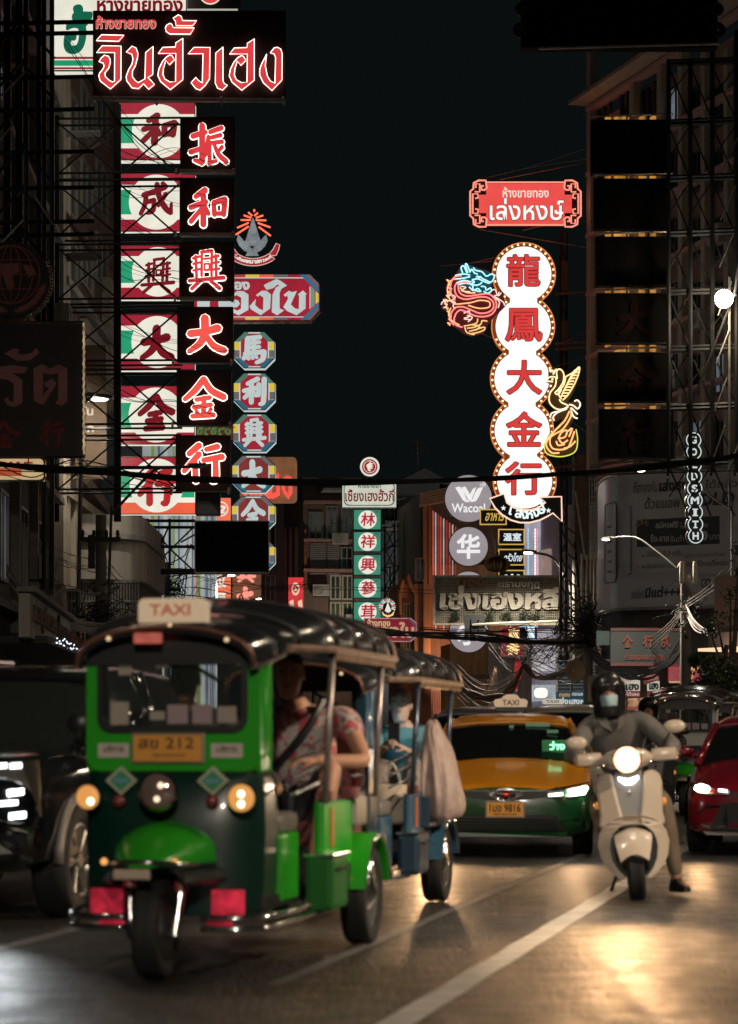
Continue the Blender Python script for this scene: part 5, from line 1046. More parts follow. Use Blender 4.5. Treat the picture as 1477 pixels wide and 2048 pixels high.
def br(x0,y0,x1,y1): D = 75.4-((x0+x1)/2-1262)/298*2.4; return (bu(x0), PZ(y1,D), bu(x1), PZ(y0,D))
INK = M('banner_ink', (.05,.05,.055), .5); INKG = M('banner_grey', (.12,.12,.12), .5); INKW = M('banner_white', (.5,.5,.5), .5)
for t, r, b_, mt in (('ซื้อทองกับ',(1267,961,1316,985),.01,INKG),('เล่งหงษ์',(1319,956,1392,982),.05,INK),('ได้แล้ว',(1410,958,1476,976),.02,INKG),('ด้วยแอพ',(1290,993,1361,1017),.025,INKG),('GOLD',(1372,985,1470,1012),.05,INK),
    ('ออมครบ',(1294,1103,1324,1114),.01,INKG),('0.3 กรัม',(1327,1100,1366,1112),.03,INKG),('แลกการ์ดทองได้เลย',(1370,1104,1452,1114),.01,INKG),('ออมสะดวก ปลอดภัย',(1294,1125,1366,1136),.01,INKG),('อยู่ที่ไหนก็ออมได้',(1374,1120,1472,1135),.03,INKG),
    ('ออมกับเล่งหงษ์',(1264,1178,1288,1198),.01,INKG),('มีแต่+++',(1291,1172,1363,1195),.05,INK),('รองรับการชำระ',(1400,1144,1470,1153),.0,INKG)):
    mb = MB(); text(mb, t, br(*r), -.02, b_, .12); mb.build('letter', mt, bn)
mb = MB(); u = br(1226,1183,1262,1200); text(mb, 'ออมกับ', (u[0],u[1],u[2],u[3]), -.12, .01, .12)
r = br(1275,1036,1441,1091); MB().box(((r[0]+r[2])/2, -.012, (r[1]+r[3])/2), (r[2]-r[0], .012, r[3]-r[1])).build('dark_block', M('block_ink', (.035,.04,.045), .5), bn)
for t, r, b_ in (('สมัครฟรี!',(1313,1043,1359,1056),.025),('ไม่มีค่าใช้จ่าย',(1362,1044,1418,1056),.0),('ซื้อ-ขาย',(1303,1068,1340,1084),.02),('ขั้นต่ำ',(1343,1070,1370,1084),.0),('100',(1376,1062,1418,1082),.04),('บาท',(1422,1070,1441,1079),.0)):
    mb = MB(); text(mb, t, br(*r), -.03, b_); mb.build('letter', INKW, bn)
CLD = M('cloud_mark', (.34,.22,.20), .5); mb = MB()
for x, y, r in ((1281,1045,6),(1290,1042,5),(1276,1050,4),(1296,1048,3.5)): q = br(x-1,y-1,x+1,y+1); mb.ring(circ((q[0]+q[2])/2,(q[1]+q[3])/2,r*.015), circ((q[0]+q[2])/2,(q[1]+q[3])/2,r*.009), -.035, -.02)
mb.build('cloud_mark', CLD, bn)
for x, y in ((1288,1112),(1288,1134)): q = br(x-3,y-3,x+3,y+3); MB().poly(rrect(*q, .02), -.02, -.001).build('bullet_mark', CLD, bn)
r = br(1404,1157,1424,1176); MB().poly(rrect(*r,.05), -.02, -.001).build('badge', INKG, bn); mb = MB(); text(mb, 'K+', br(1407,1160,1421,1172), -.03, .02); mb.build('letter', INKW, bn)
# phones drawn on the curved part: thin shells that follow the sheet
def on_sheet(px):      # nearest sheet point for a photo column
    best = min(pp, key=lambda p: abs((((Rb.inverted() @ Vector((p.x,p.y,0)))+A0).x/((Rb.inverted() @ Vector((p.x,p.y,0)))+A0).y*F+738.5)-px)); return best
def phone(x0, x1, y0, y1, off, m):
    pts = smooth_path([on_sheet(x0+(x1-x0)*k/6)+Vector((0,-off,0)) for k in range(7)], 2); mb = MB(); vs = []; fs = []
    za, zb = PZ(y1,76), PZ(y0,76); n = len(pts)
    for i, p in enumerate(pts):
        e = .10 if i in (0, n-1) else 0; vs += [(p.x,p.y,za+e),(p.x,p.y,zb-e)]
    fs = [(2*i,2*i+2,2*i+3,2*i+1) for i in range(n-1)]; mb.add(vs, fs); return mb.build('phone_picture', m, bn)
phone(1237,1256,1016,1152,.03,INKG); phone(1238.5,1254.5,1018,1149,.045,M('phone_face', (.40,.38,.37), .4)); phone(1212,1236,1004,1166,.06,INKG); phone(1213.5,1234.5,1007,1163,.075,M('phone_face2', (.46,.42,.40), .4))
for y in (1050,1080,1100,1120,1140): phone(1218,1226,y,y+5,.09,INKG); phone(1240,1250,y-8,y-5,.06,INKG)
# other boards by the corner
S = Sign('shop_sign', 'dark green board with dim red letters and red edges under the big banner', 'shop sign', 1222, 1332, 70)
S.panel('board', 1222, 1258, 1376, 1332, M('board_teal', (.012,.018,.018), .5, noise=.4, ns=1.5), 0, .3)
for y in (1256, 1326): S.panel('red_edge', 1222, y, 1376, y+6, M('edge_red', (.06,.010,.009), .6), -.03, .3)
for ch, x in (('金',1246),('行',1286),('成',1322)): mb = MB(); brush(mb, ch, S.r(x, 1270, x+20, 1296), -.05, 0, .04); S.part('letter', mb, M('letter_oldred', (.11,.018,.009), .6))
mb = MB(); text(mb, 'ห้างทองเยาวราช', S.r(1250, 1306, 1330, 1320), -.05, .03); S.part('letter', mb, MATS['letter_oldred'])
S = Sign('shop_sign', 'small pale green lit sign end at the left of the dark board', 'shop sign', 1194, 1300, 72); S.panel('lightbox', 1195, 1262, 1220, 1290, EM('lb_mint', (.10,.16,.13), .4, .4), 0, .3)
S = Sign('shop_sign', 'white sign with dark green and red Thai lettering behind the scooter rider', 'shop sign', 1200, 1394, 76)
S.panel('lightbox', 1200, 1351, 1281, 1382, EM('lb_white3', (.58,.55,.46), .8, .2), 0, .2); S.panel('red_band', 1200, 1382, 1281, 1394, EM('band_red', (.22,.03,.03), .7, .2), 0, .2)
mb = MB(); text(mb, 'จินฮั้วเฮง', S.r(1206, 1363, 1279, 1381), -.02, .05); S.part('letter', mb, M('letter_dgreen', (.01,.05,.03), .6)); mb = MB(); text(mb, 'ห้างขายทอง', S.r(1215, 1354, 1264, 1362), -.02, .03); S.part('letter', mb, MATS['char_crimson']); mb = MB(); text(mb, 'สามารถรับได้เลย', S.r(1208, 1384, 1279, 1392), -.02, .02); S.part('letter', mb, EM('letter_cream', (.6,.52,.44), .8))
S = Sign('shop_sign', 'narrow white sign with green Thai letters left of the pink pillar', 'shop sign', 1296, 1392, 77)
S.panel('lightbox', 1296, 1362, 1320, 1382, MATS['lb_white3'], 0, .15); S.panel('red_band', 1296, 1382, 1320, 1392, MATS['band_red'], 0, .15); mb = MB(); text(mb, 'เฮง', S.r(1299, 1366, 1318, 1380), -.02, .06); S.part('letter', mb, MATS['letter_dgreen'])
S = Sign('awning', 'pink canvas shop awning hanging beside the white sign', 'awning', 1280, 1372, 73)
mb = MB(); mb.loft([[S.u(1281,1340)[0:1]+(0.0,)+S.u(1281,1340)[1:],S.u(1311,1336)[0:1]+(0.0,)+S.u(1311,1336)[1:],S.u(1312,1362)[0:1]+(-.8,)+S.u(1312,1362)[1:],S.u(1283,1371)[0:1]+(-.8,)+S.u(1283,1371)[1:]],[tuple(Vector((a,b_,c))+Vector((0,.06,.04))) for a,b_,c in (S.u(1281,1340)[0:1]+(0.0,)+S.u(1281,1340)[1:],S.u(1311,1336)[0:1]+(0.0,)+S.u(1311,1336)[1:],S.u(1312,1362)[0:1]+(-.8,)+S.u(1312,1362)[1:],S.u(1283,1371)[0:1]+(-.8,)+S.u(1283,1371)[1:])]])
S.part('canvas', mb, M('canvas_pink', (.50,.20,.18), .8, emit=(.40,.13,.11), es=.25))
S = Sign('shop_sign', 'crimson lit sign with gold characters half hidden by the street tree', 'shop sign', 1338, 1364, 70)
S.panel('lightbox', 1339, 1327, 1404, 1363, EM('lb_crimson', (.34,.02,.04), .75, .25), 0, .25); mb = MB(); text(mb, '龍門', S.r(1373, 1332, 1400, 1346), -.02, .05); text(mb, 'กัน', S.r(1374, 1348, 1388, 1358), -.02, .05); S.part('letter', mb, EM('gold_letter3', (.75,.42,.12), .8)); S.pipe('foot_rail', [(1339,1364.5),(1404,1364.5)], .03, EM('edge_amber', (.7,.4,.2), .6))
S = Sign('shop_sign', 'low orange-red shop counter sign behind the far motorcyclist', 'shop sign', 1256, 1450, 68)
S.panel('board', 1256, 1413, 1318, 1462, EM('lb_rust', (.35,.06,.025), .6, .7, 2), 0, .2); mb = MB(); text(mb, 'S', S.r(1266, 1420, 1279, 1436), -.03, .06); S.part('letter', mb, MATS['letter_cream'])
S = Sign('shop_sign', 'dark blue lit sign with gold and white Thai lettering left of the scooter rider', 'shop sign', 1113, 1420, 88)
S.panel('board', 1113, 1383, 1180, 1420, EM('lb_navy', (.03,.075,.10), .7, .2), 0, .2); S.panel('white_band', 1113, 1410, 1180, 1419, EM('band_grey', (.36,.36,.35), .7), -.01, .01)
mb = MB(); text(mb, 'ทอง', S.r(1119, 1387, 1141, 1394), -.02, .05); S.part('letter', mb, EM('gold_letter4', (.5,.27,.08), .8)); mb = MB(); text(mb, 'ตรามงกุฎ', S.r(1145, 1386, 1176, 1394), -.02, .02); text(mb, 'เซ่งเฮงหลี', S.r(1116, 1395, 1179, 1409), -.02, .035); S.part('letter', mb, EM('letter_soft', (.62,.70,.70), .85)); mb = MB(); text(mb, '成利大金行', S.r(1122, 1412, 1177, 1417), -.03, .02); S.part('letter', mb, MATS['border_green'])
S = Sign('shop_sign', 'glowing white rounded shop sign under the lilac building', 'shop sign', 1066, 1402, 99); S.panel('lightbox', 1070, 1376, 1096, 1396, EM('lb_glow', (1,.86,.78), 1.3, .3), 0, .3, .15)
S = Sign('red_ribbon', 'long dark red cloth ribbons hanging from the cables', 'ribbon', 1036, 1390, 96)
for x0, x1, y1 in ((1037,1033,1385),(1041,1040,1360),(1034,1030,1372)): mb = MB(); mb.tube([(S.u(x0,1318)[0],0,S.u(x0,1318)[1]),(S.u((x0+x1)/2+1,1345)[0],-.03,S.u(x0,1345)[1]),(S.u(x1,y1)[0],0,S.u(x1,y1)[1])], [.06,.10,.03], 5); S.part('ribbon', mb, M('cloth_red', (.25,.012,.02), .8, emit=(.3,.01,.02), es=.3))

# ------------------------------------------------------------ scaffolds
S = Sign('sign_scaffold', 'tall dark steel scaffold tower with cross braces along the right edge', 'scaffold', 1340, 935, 61.5)
for x in (1338, 1382, 1426, 1474): S.pipe('post', [(x,118 if x < 1400 else 60),(x,945)], .055, STEEL, 0, n=6); S.pipe('post', [(x+6,118 if x < 1400 else 60),(x+6,945)], .035, STEEL, .8)
for y in (120, 240, 352, 462, 579, 694, 811, 922):
    for dy in (0, 7): S.pipe('rail', [(1335,y+dy),(1500,y+dy-6)], .05, STEEL, .1)
    for xa, xb in ((1342,1382),(1386,1426),(1430,1474)):
        S.pipe('brace', [(xa,y+8,.3),(xb,y+108,.3)], .022, STEEL)
        if (xa+y) % 3: S.pipe('brace', [(xb,y+8,.35),(xa,y+70,.35)], .018, STEEL)
for k in range(7): S.pipe('stay', [(1470-k*4,285+k*95),(1440-k*3,352+k*95)], .02, GALV, -.5)
S.pipe('stay', [(1477,560),(1382,805)], .03, STEEL, -.5); S.pipe('stay', [(1477,880),(1445,965)], .03, GALV, -.5); S.pipe('post', [(1455,560),(1455,1080)], .03, GALV, -.4)
S = Sign('sign_scaffold', 'dark steel scaffold of poles and braces in front of the near left shophouse', 'scaffold', 60, 960, 49)
for x in (-20, 6, 30, 52, 70, 88, 104): S.pipe('post', [(x,-60),(x,640 if x < 80 else 1180)], .05 if x % 3 else .08, STEEL, (x % 4)*.3)
for y in (40, 62, 150, 215, 300, 372, 440, 466): S.pipe('rail', [(-40,y+4),(188,y)], .045, STEEL, .1)
for k in range(7):
    y = 20+k*85; S.pipe('brace', [(-20,y+80,.2),(52,y,.2)], .03, STEEL); S.pipe('brace', [(30,y,.4),(104,y+85,.4)], .03, STEEL)
for p in (((0,205),(55,150)),((0,292),(30,255)),((75,400),(110,455)),((0,500),(52,446))): S.pipe('stay', [(*p[0],-.3),(*p[1],-.3)], .02, GALV)
S = Sign('wall_bracket', 'rusty steel knee braces on the dark wall left of the lightbox column', 'bracket', 120, 520, 65)
S.pipe('rail', [(115,268),(200,266)], .09, CONC); S.pipe('brace', [(118,338),(198,280)], .10, BROWN); S.pipe('rail', [(115,515),(205,512)], .12, BROWN); S.pipe('brace', [(115,405),(195,520)], .09, BROWN); S.pipe('brace', [(143,574),(195,535)], .05, BEIGE)
S = Sign('lattice_pillar', 'grey concrete pillar and steel lattice mast standing right of the white discs', 'pillar', 1150, 1260, 87)
S.panel('pillar', 1152, 905, 1183, 1330, M('pillar_grey', (.20,.19,.16), .85, noise=.5, ns=2, streak=.6), .5, 1.5)
for x in (1123, 1134): S.pipe('post', [(x,462),(x,1330)], .06, STEEL, .2)
for k in range(30): y = 466+k*28; S.pipe('brace', [(1123,y),(1134,y+28)] if k % 2 else [(1134,y),(1123,y+28)], .03, STEEL, .2)
for y in (520, 640, 740, 820): S.panel('box', 1124, y, 1137, y+60, M('mast_box', (.09,.085,.08), .6), .1, .3)
for x in (1150, 1168): S.pipe('post', [(x,1085),(x+18,1300)], .05, STEEL, .0)
for k in range(8): S.pipe('brace', [(1128+6*(k % 2),1050+k*26),(1160-8*(k % 2),1076+k*26)], .035, M('rust_rod', (.14,.08,.05), .7), -.1)
for x, y0 in ((1162,1110),(1172,1112),(1180,1092),(1187,1100),(1191,1108)): S.pipe('white_pole', [(x,y0),(x,1215)], .055, M('pole_cream', (.62,.54,.42), .6), -.6)
S.pipe('white_pole', [(1150,985),(1170,1120)], .05, M('pole_grey', (.35,.34,.32), .6), -.4)
for y in (589, 688, 699, 772, 935): S.pipe('arm', [(1110,y),(1196,y-6)], .05, M('arm_rust', (.20,.15,.11), .6, .3, noise=.4), -.1)
for p in (((880,533),(985,521)),((1000,360),(1180,322)),((1045,462),(1196,425)),((935,528),(1020,508)),((960,460),(1180,495)),((1120,690),(1195,650)),((1085,742),(1195,706)),((1100,776),(1195,720)),((955,665),(1000,680)),((1090,452),(1195,440)),((1085,800),(1196,880))): S.pipe('stay', [(*p[0],-.1),(*p[1],.1)], .014, GALV)
S = Sign('cable_tray', 'grey wire-mesh cable tray hung below the unlit boxes', 'cable tray', 1178, 1000, 70)
for x in (1180, 1185, 1190, 1195): S.pipe('wire', [(x,740),(x,1120)], .018, GALV)
for k in range(32): S.pipe('wire', [(1180,742+k*12),(1195,742+k*12)], .012, GALV)

# ------------------------------------------------------------ street lamps, poles, cables
LAMPC = EM('lamp_glow', (1,.86,.66), 14)
def street_lamp(label, head, arm, D, energy=0, foot=None, glow=LAMPC, hs=1.0, col=(1,.88,.72), aimd=(0,-.05,-1), size=150, globe=0):
    h = P(*head, D); r = thing('street_lamp', label, 'street lamp', (P(*(foot or arm[-1]), D).x, D, 0), 0, 'street lamps with curved arms')
    L0 = r.location; q = [P(px, py, D)-Vector((L0.x, D, 0)) for px, py in arm]
    if foot: q.append(Vector((0, 0, 0)))
    mb = MB(); mb.tube(smooth_path([h-Vector((L0.x, D, 0))]+q, 5), .05*hs, 8); mb.build('arm', M('lamp_arm', (.10,.095,.09), .5, .3), r, AS)
    d = (q[0]-(h-Vector((L0.x,D,0)))).normalized(); hl = h-Vector((L0.x,D,0))
    mb = MB(); mb.box((0,0,0), (.62*hs,.26*hs,.10*hs), Matrix.Translation(hl+Vector((0,0,.06*hs))) @ Matrix.Rotation(-atan2(d.z, d.x), 4, 'Y'), .04*hs); mb.build('head', M('lamp_head', (.14,.14,.13), .4, .4), r)
    mb = MB(); mb.ball(tuple(hl+Vector((-.02,0,-.02))), (.20*hs,.10*hs,.05*hs), 12, 6); mb.build('lens', glow, r, True)
    if globe: mb = MB(); mb.ball(tuple(hl+Vector((-.1,-.2,-.05))), globe, 16, 10); mb.build('lens', glow, r, True)  # glare round the lamp shaped as a glowing ball
    if energy: spot('lamp_or_fill_light', tuple(hl+Vector((0,0,-.12))), aimd, energy, col, size, .6, .12, r)
    return r
street_lamp('small bright street lamp in front of the brown wall board on the left', (201,797), [(185,795),(172,804),(165,815)], 64, 420, (150,815), size=150, hs=1.1, aimd=(-.7,.5,-.6))
street_lamp('street lamp on a long bent arm glowing in front of the pale banner', (1214,1078), [(1240,1074),(1275,1076),(1310,1100),(1352,1135),(1364,1160)], 66, 1900, (1364,1300), size=160, hs=.5)
street_lamp('street lamp whose small head glows against the cables above the banner', (1284,940), [(1300,936),(1372,942),(1420,990),(1460,1020),(1464,1050)], 65, 1700, (1464,1300), size=160, hs=.6)
street_lamp('street lamp whose arm bends up beside the lilac building', (1059,1105), [(1072,1106),(1100,1112),(1118,1130),(1135,1165),(1142,1200)], 90, 3000, (1144,1300), size=165, hs=.9)
street_lamp('small street lamp under the blank black screen', (463,1150), [(450,1152),(430,1160),(400,1190),(382,1210)], 92, 1800, (376,1290), size=160, hs=.8)
street_lamp('tiny street lamp glowing over the salmon character boxes', (518,1197), [(505,1200),(490,1206),(478,1212)], 98, 1500, (466,1290), size=160, hs=.6)
street_lamp('very bright lamp with a hot white glow at the right edge of the scaffold', (1455,596), [(1468,594),(1490,592)], 60.3, 300, (1510,640), EM('lamp_hot', (1,.93,.78), 60), .7, size=178, col=(1,.72,.45), aimd=(-.4,.7,-.4), globe=.22)
r = street_lamp('bent grey lamp arm across the lowest red white and green lightbox', (395,933), [(340,935),(310,940),(280,968),(240,1010),(224,1030),(222,1050)], 60, 0, (205,1052), M('lens_off', (.3,.3,.3), .4), .7)

def pole(name, label, px, y0, D, r0=.13, mat=None):
    t = thing(name, label, 'utility pole', (PX(px, D), D, 0)); zt = PZ(y0, D)
    MB().tube([(0,0,0),(0,0,zt)], [r0*1.25, r0], 10).build('post', mat or M('pole_concrete', (.20,.18,.15), .85, noise=.4, ns=2, streak=.5), t, AS); return t, zt
def fittings(t, zs, D, seed=1):
    rr = random.Random(seed)
    for z in zs:
        MB().box((0,-.18,z), (1.0,.09,.10)).build('crossarm', STEEL, t)
        for x in (-.42,-.15,.15,.42): mb = MB(); mb.lathe([(.0,0),(.05,0),(.03,.05),(.06,.07),(.03,.12),(.055,.14),(.0,.19)], Matrix.Translation((x,-.18,z+.05)), 8); mb.build('insulator', M('insulator_brown', (.12,.06,.04), .3), t, True)
def tangle(t, z, n, rad, mat, seed, r=.012):
    rr = random.Random(seed); mb = MB()
    for k in range(n):
        a = rr.uniform(0,6.28); q = [Vector((rr.gauss(0,rad*.3), -.2+rr.gauss(0,.1), z+rr.gauss(0,rad*.3)))]
        for j in range(5): q.append(q[-1]+Vector((rr.gauss(0,rad*.45), rr.gauss(0,.08), rr.gauss(0,rad*.40))))
        mb.tube(smooth_path(q, 3), r*rr.uniform(.6,1.5), 4)
    return mb.build('cable_coil', mat, t)
p1, z1 = pole('utility_pole', 'dark utility pole in front of the stained concrete balconies on the left', 202, 1030, 60)
fittings(p1, [z1-.6], 60); tangle(p1, PZ(1240,60), 60, .5, CABLE, 5, .010); tangle(p1, PZ(1190,60), 8, .22, CABLEG, 6, .008)
MB().box((-.2,-.22,PZ(1105,60)), (.16,.14,.8), None, .03).build('switch_box', STEEL, p1)
p2, z2 = pole('utility_pole', 'short dark utility pole wound with cables in front of the lit fin tower', 331, 1125, 78, .14); tangle(p2, PZ(1180,78), 50, .75, CABLE, 8); fittings(p2, [PZ(1180,78)], 78)
p3, z3 = pole('utility_pole', 'utility pole thick with knotted cables right of the old grid sign', 1177, 1205, 80, .14); tangle(p3, PZ(1255,80), 80, .6, CABLE, 9, .012); tangle(p3, PZ(1290,80), 30, .5, M('cable_brown', (.16,.10,.06), .6), 10); fittings(p3, [PZ(1285,80)], 80)
MB().box((.12,-.25,PZ(1378,80)), (.3,.22,.85), None, .02).build('meter_box', BEIGE, p3)
mb = MB(); mb.lathe([(.02,0),(.20,.02),(.34,.30),(.36,.32),(.30,.30),(.05,.05)], at((-.5,-.2,PZ(1342,80)), (.2,-1,0)), 16); mb.build('loudspeaker', M('horn_tan', (.40,.28,.16), .5), p3, True)
p4, z4 = pole('utility_pole', 'utility pole with two pale transformer tubes in front of the pale banner', 1372, 1150, 64, .13); tangle(p4, PZ(1215,64), 34, .3, CABLE, 12, .009); tangle(p4, PZ(1245,64), 12, .25, CABLEG, 13, .008)
for x in (-.12, .22): mb = MB(); mb.lathe([(0,0),(.055,0),(.06,.02),(.06,.53),(.045,.56),(0,.56)], Matrix.Translation((x,-.2,PZ(1168,64))), 12); mb.build('transformer_tube', M('tube_cream', (.62,.56,.44), .55), p4, AS)
mb = MB(); mb.tube([(0,0,z4-1.4),(-.1,-.1,z4-1.2),(-.15,-.1,z4-.9)], .02, 5)
ORD = ['topmost','second','third','fourth','fifth','sixth','seventh']
CABG = 'cables strung across the street'
def cable(label, pts, r, mat=CABLE, n=1, spread=.05, seed=1, k=8, name='cable'):
    rr = random.Random(seed); mb = MB(); base = [P(*p) for p in pts]; root = base[0]
    for i in range(n):
        ph = rr.uniform(0,6); q = [b-root+Vector((0, rr.gauss(0,spread*.5) if n > 1 else 0, rr.gauss(0,spread) if n > 1 else 0)) for b in base]
        mb.tube(smooth_path(q, k), r*(rr.uniform(.6,1.3) if n > 1 else 1), 5)
    o = mb.build(name, mat, None, True); o.location = root; return tag(o, label, 'cable', CABG)
cable('thick black cable bundle sagging right across the picture under the neon signs', [(-40,926,46),(120,938,47),(360,958,48),(560,966,49),(740,967,50),(980,957,50),(1180,944,49),(1330,931,47),(1520,905,46)], .024, CABLE, 6, .024, 2)
cable('thin black wire running just above the thick cable bundle', [(-40,940,44),(360,952,46),(740,960,47),(1180,950,46),(1520,940,45)], .010)
cable('loose black wires sagging just under the thick cable bundle on the left', [(-40,916,46),(60,944,46),(160,942,47),(360,968,48)], .010, CABLE, 4, .10, 4)
cable('grey wires fraying off to the right above the banner', [(1180,941,49),(1280,925,48),(1380,926,47),(1520,902,46)], .012, CABLEG, 5, .07, 5)
cable('lower black cable bundle from the tuk-tuk roof across to the knotted pole', [(600,1258,70),(760,1266,71),(860,1272,72),(980,1278,74),(1080,1284,76),(1178,1282,79)], .030, CABLE, 6, .05, 6)
cable('copper-coloured cables fanning out to the knotted pole', [(930,1274,74),(1000,1280,75),(1080,1286,77),(1178,1284,79)], .012, M('cable_copper', (.45,.24,.10), .4, .3), 9, .09, 7)  # copper tint is the base colour of this bundle
cable('thin wires crossing in front of the old grid sign foot', [(840,1258,74),(980,1262,75),(1100,1262,77),(1178,1268,79)], .012, CABLE, 4, .10, 8)
for i, (a, s_, b_) in enumerate((((0,985,58),(90,1085,59),(200,1120,60)),((0,985,58),(100,1105,59),(200,1135,60)),((0,1000,58),(80,1095,59),(200,1148,60)),((8,1020,58),(90,1120,59),(200,1136,60)))):
    cable(ORD[i]+' of four pale wires sagging from the left edge to the dark pole', [a, ((a[0]+s_[0])/2-12,(a[1]+s_[1])/2+12,58), s_, ((s_[0]+b_[0])/2,(s_[1]+b_[1])/2+8,60), b_], .011, CABLEG)
for i in range(3): cable(ORD[i]+' of three pale wires falling from the dark pole to the fin tower', [(206,1110+i*14,60),(250,1160+i*14,66),(300,1188+i*10,74),(331,1185+i*8,78)], .010, CABLEG)
cable('heavy twisted cable rope drooping along the left-hand fascia', [(15,1145,50),(60,1200,52),(120,1243,55),(180,1260,58),(222,1248,60)], .030, CABLEG, 9, .06, 11, name='cable_rope')
cable('grey cable rope hanging from the fascia to the dark left pole', [(98,1195,57),(140,1178,58),(180,1190,59),(215,1182,60),(240,1174,60)], .016, CABLEG, 4, .04, 12, name='cable_rope')
for i in range(7):
    y = 1330+i*11; cable(ORD[i]+' of seven pale wires looping before the ochre shop wall', [(916,y,88),(950,y+32,88),(990,y+40+i,88),(1036,y+14-i*2,88)], .014, CABLEG, 2, .02, 20+i)
cable('thick brown cable rope looping low between the shop wall and the knotted pole', [(916,1370,86),(950,1390,86),(990,1396,86),(1025,1372,86),(1045,1335,86)], .045, M('cable_brown', (.16,.10,.06), .6), 8, .07, 31, name='cable_rope')
cable('thick brown cable rope sagging left of the knotted pole', [(1045,1330,84),(1070,1352,84),(1100,1352,83),(1135,1340,82),(1174,1300,80)], .045, MATS['cable_brown'], 8, .06, 32, name='cable_rope')
for i in range(4): cable(ORD[i]+' of four pale wires sweeping up to the pole by the banner', [(1180,1238+i*6,80),(1230,1268+i*11,76),(1290,1280+i*9,71),(1345,1240+i*6,67),(1372,1200+i*4,64)], .013, CABLEG)
for i in range(3): cable(ORD[i]+' of three pale wires rising right from the pole by the banner', [(1372,1205+i*6,64),(1420,1170-i*4+i*12,61),(1490,1090+i*22,58)], .012, CABLEG)
cable('dark drooping cable rope under the dark green board', [(1178,1300,80),(1210,1330,77),(1260,1345,74),(1310,1338,70),(1350,1310,67),(1372,1275,64)], .036, CABLE, 12, .12, 41, name='cable_rope')
cable('brown loops of cable at the right of the dark green board', [(1372,1215,64),(1390,1250,62),(1420,1262,60),(1460,1248,58),(1490,1240,57)], .020, M('cable_tan', (.30,.24,.18), .6), 7, .07, 42, name='cable_rope')
cable('thin stay wire slanting over the black character boxes', [(130,80,58),(300,290,58),(470,330,60)], .007, CABLE, 3, .12, 50)
for i, y in enumerate((300, 372, 455, 530, 660, 790)): cable('thin wires drooping before '+'和成興大金行'[i]+' in the red-white-green column', [(180,y-40,60),(260,y+6,60.5),(360,y+22,61),(470,y+46,61.5)], .007, CABLE, 4, .16, 60+i)
cable('thin wires across the distant apartments and green boxes', [(540,1178,96),(700,1182,98),(860,1184,97),(1000,1190,92)], .014, CABLE, 2, .06, 70)
cable('thin wires crossing in front of the salmon character boxes', [(376,1200,88),(440,1165,90),(560,1180,94),(620,1172,96)], .013, CABLE, 4, .3, 71)
for i in range(3): cable(ORD[i]+' of three thin wires from the fin tower toward the salmon boxes', [(331,1175+i*8,78),(390,1158+i*18,84),(470,1180+i*10,90)], .012, CABLE, 2, .08, 72+i)
cable('faint stay wires above the red fretwork sign', [(975,352,86),(1060,332,84),(1185,315,80)], .010, CABLEG, 2, .15, 80)

# unseen lamps added outside the frame to brighten vehicles, road and canopies
def added_tall_lamp(label, s, tb, th, z, energy, col=(1,.78,.56), to=None, size=165):
    r = thing('street_lamp', label, 'street lamp', ST(s, tb), ROTZ, 'added unseen lamps over the carriageway'); dx = th-tb
    mb = MB(); mb.tube(smooth_path([(0,0,0),(0,0,z-1.2),(dx*.12,0,z-.25),(dx*.5,0,z+.1),(dx,0,z+.15)], 5), [.10]*10+[.07]*11, 10); mb.build('post', MATS['lamp_arm'], r, AS)
    mb = MB(); mb.box((dx,0,z+.10), (1.2,.5,.14), None, .05); mb.build('head', MATS['lamp_head'], r)
    mb = MB(); mb.box((dx,0,z+.02), (1.0,.40,.02)); mb.build('lens', EM('added_lamp_glow', (1,.80,.58), 130), r)
    d = (0,0,-1)
    if to: v = Vector((to[1]-th, to[0]-s, to[2]-z)); d = tuple(v)
    spot('lamp_or_fill_light', tuple(Vector((dx,0,z-.05))+Vector(d).normalized()*.15), d, energy, col, size, 1.0, .25, r); return r
added_tall_lamp('added tall fill lamp on the right pavement beside the scooter lane', 24, 6.2, 1.6, 9.6, 350)
added_tall_lamp('added tall lamp farther up the right pavement, for canopy highlights', 36, 7.0, 5.2, 7.6, 700)
added_tall_lamp('added tallest lamp up the right pavement, for canopy highlights', 50, 7.5, 5.0, 8.6, 900)
added_tall_lamp('added floodlight behind the camera, aimed at the vehicles', -6, 5.0, 1.2, 7.0, 6800, (1,.86,.70), (16,-3,1.0), 52)
added_tall_lamp('added floodlight on the right pavement, aimed at the tuk-tuks', 14.0, 8.0, 6.4, 6.3, 6500, (1,.77,.54), (16.5,-3.0,1.2), 52)
added_tall_lamp('added tall fill lamp on the left pavement beside the tuk-tuks', 16.5, -11.5, -6.8, 9.4, 350, (1,.86,.68))

rr = random.Random(77)
for i in range(9):
    x = 1050+i*14; y = 1275+rr.uniform(-12,18); cable(ORD[i % 7]+(' of the tangled black wires left of the knotted pole' if i < 7 else ' of the stray wires by the knotted pole'), [(x-rr.uniform(50,120),y+rr.uniform(-20,40),86),(x-20,y+rr.uniform(20,60),84),(x+30,y+rr.uniform(-10,30),82),(1177,1250+rr.uniform(-20,60),80)], .012, CABLE, 4, .16, 200+i)
# CCTV camera on the pink pillar
t = thing('security_camera', 'white security camera on the pink pillar by the lattice gate', 'camera', P(1326, 1382, 66)); mb = MB(); mb.tube([(0,0,0),(-.08,-.05,.05)], .02, 6); mb.build('bracket', GALV, t); mb = MB(); mb.tube([(-.2,-.12,-.02),(.02,-.02,.05)], .05, 10); mb.build('body', M('camera_white', (.7,.7,.68), .4), t, AS); mb = MB(); mb.ball((.03,-.1,-.02), .07, 10, 6); mb.build('dome', MATS['camera_white'], t, True)

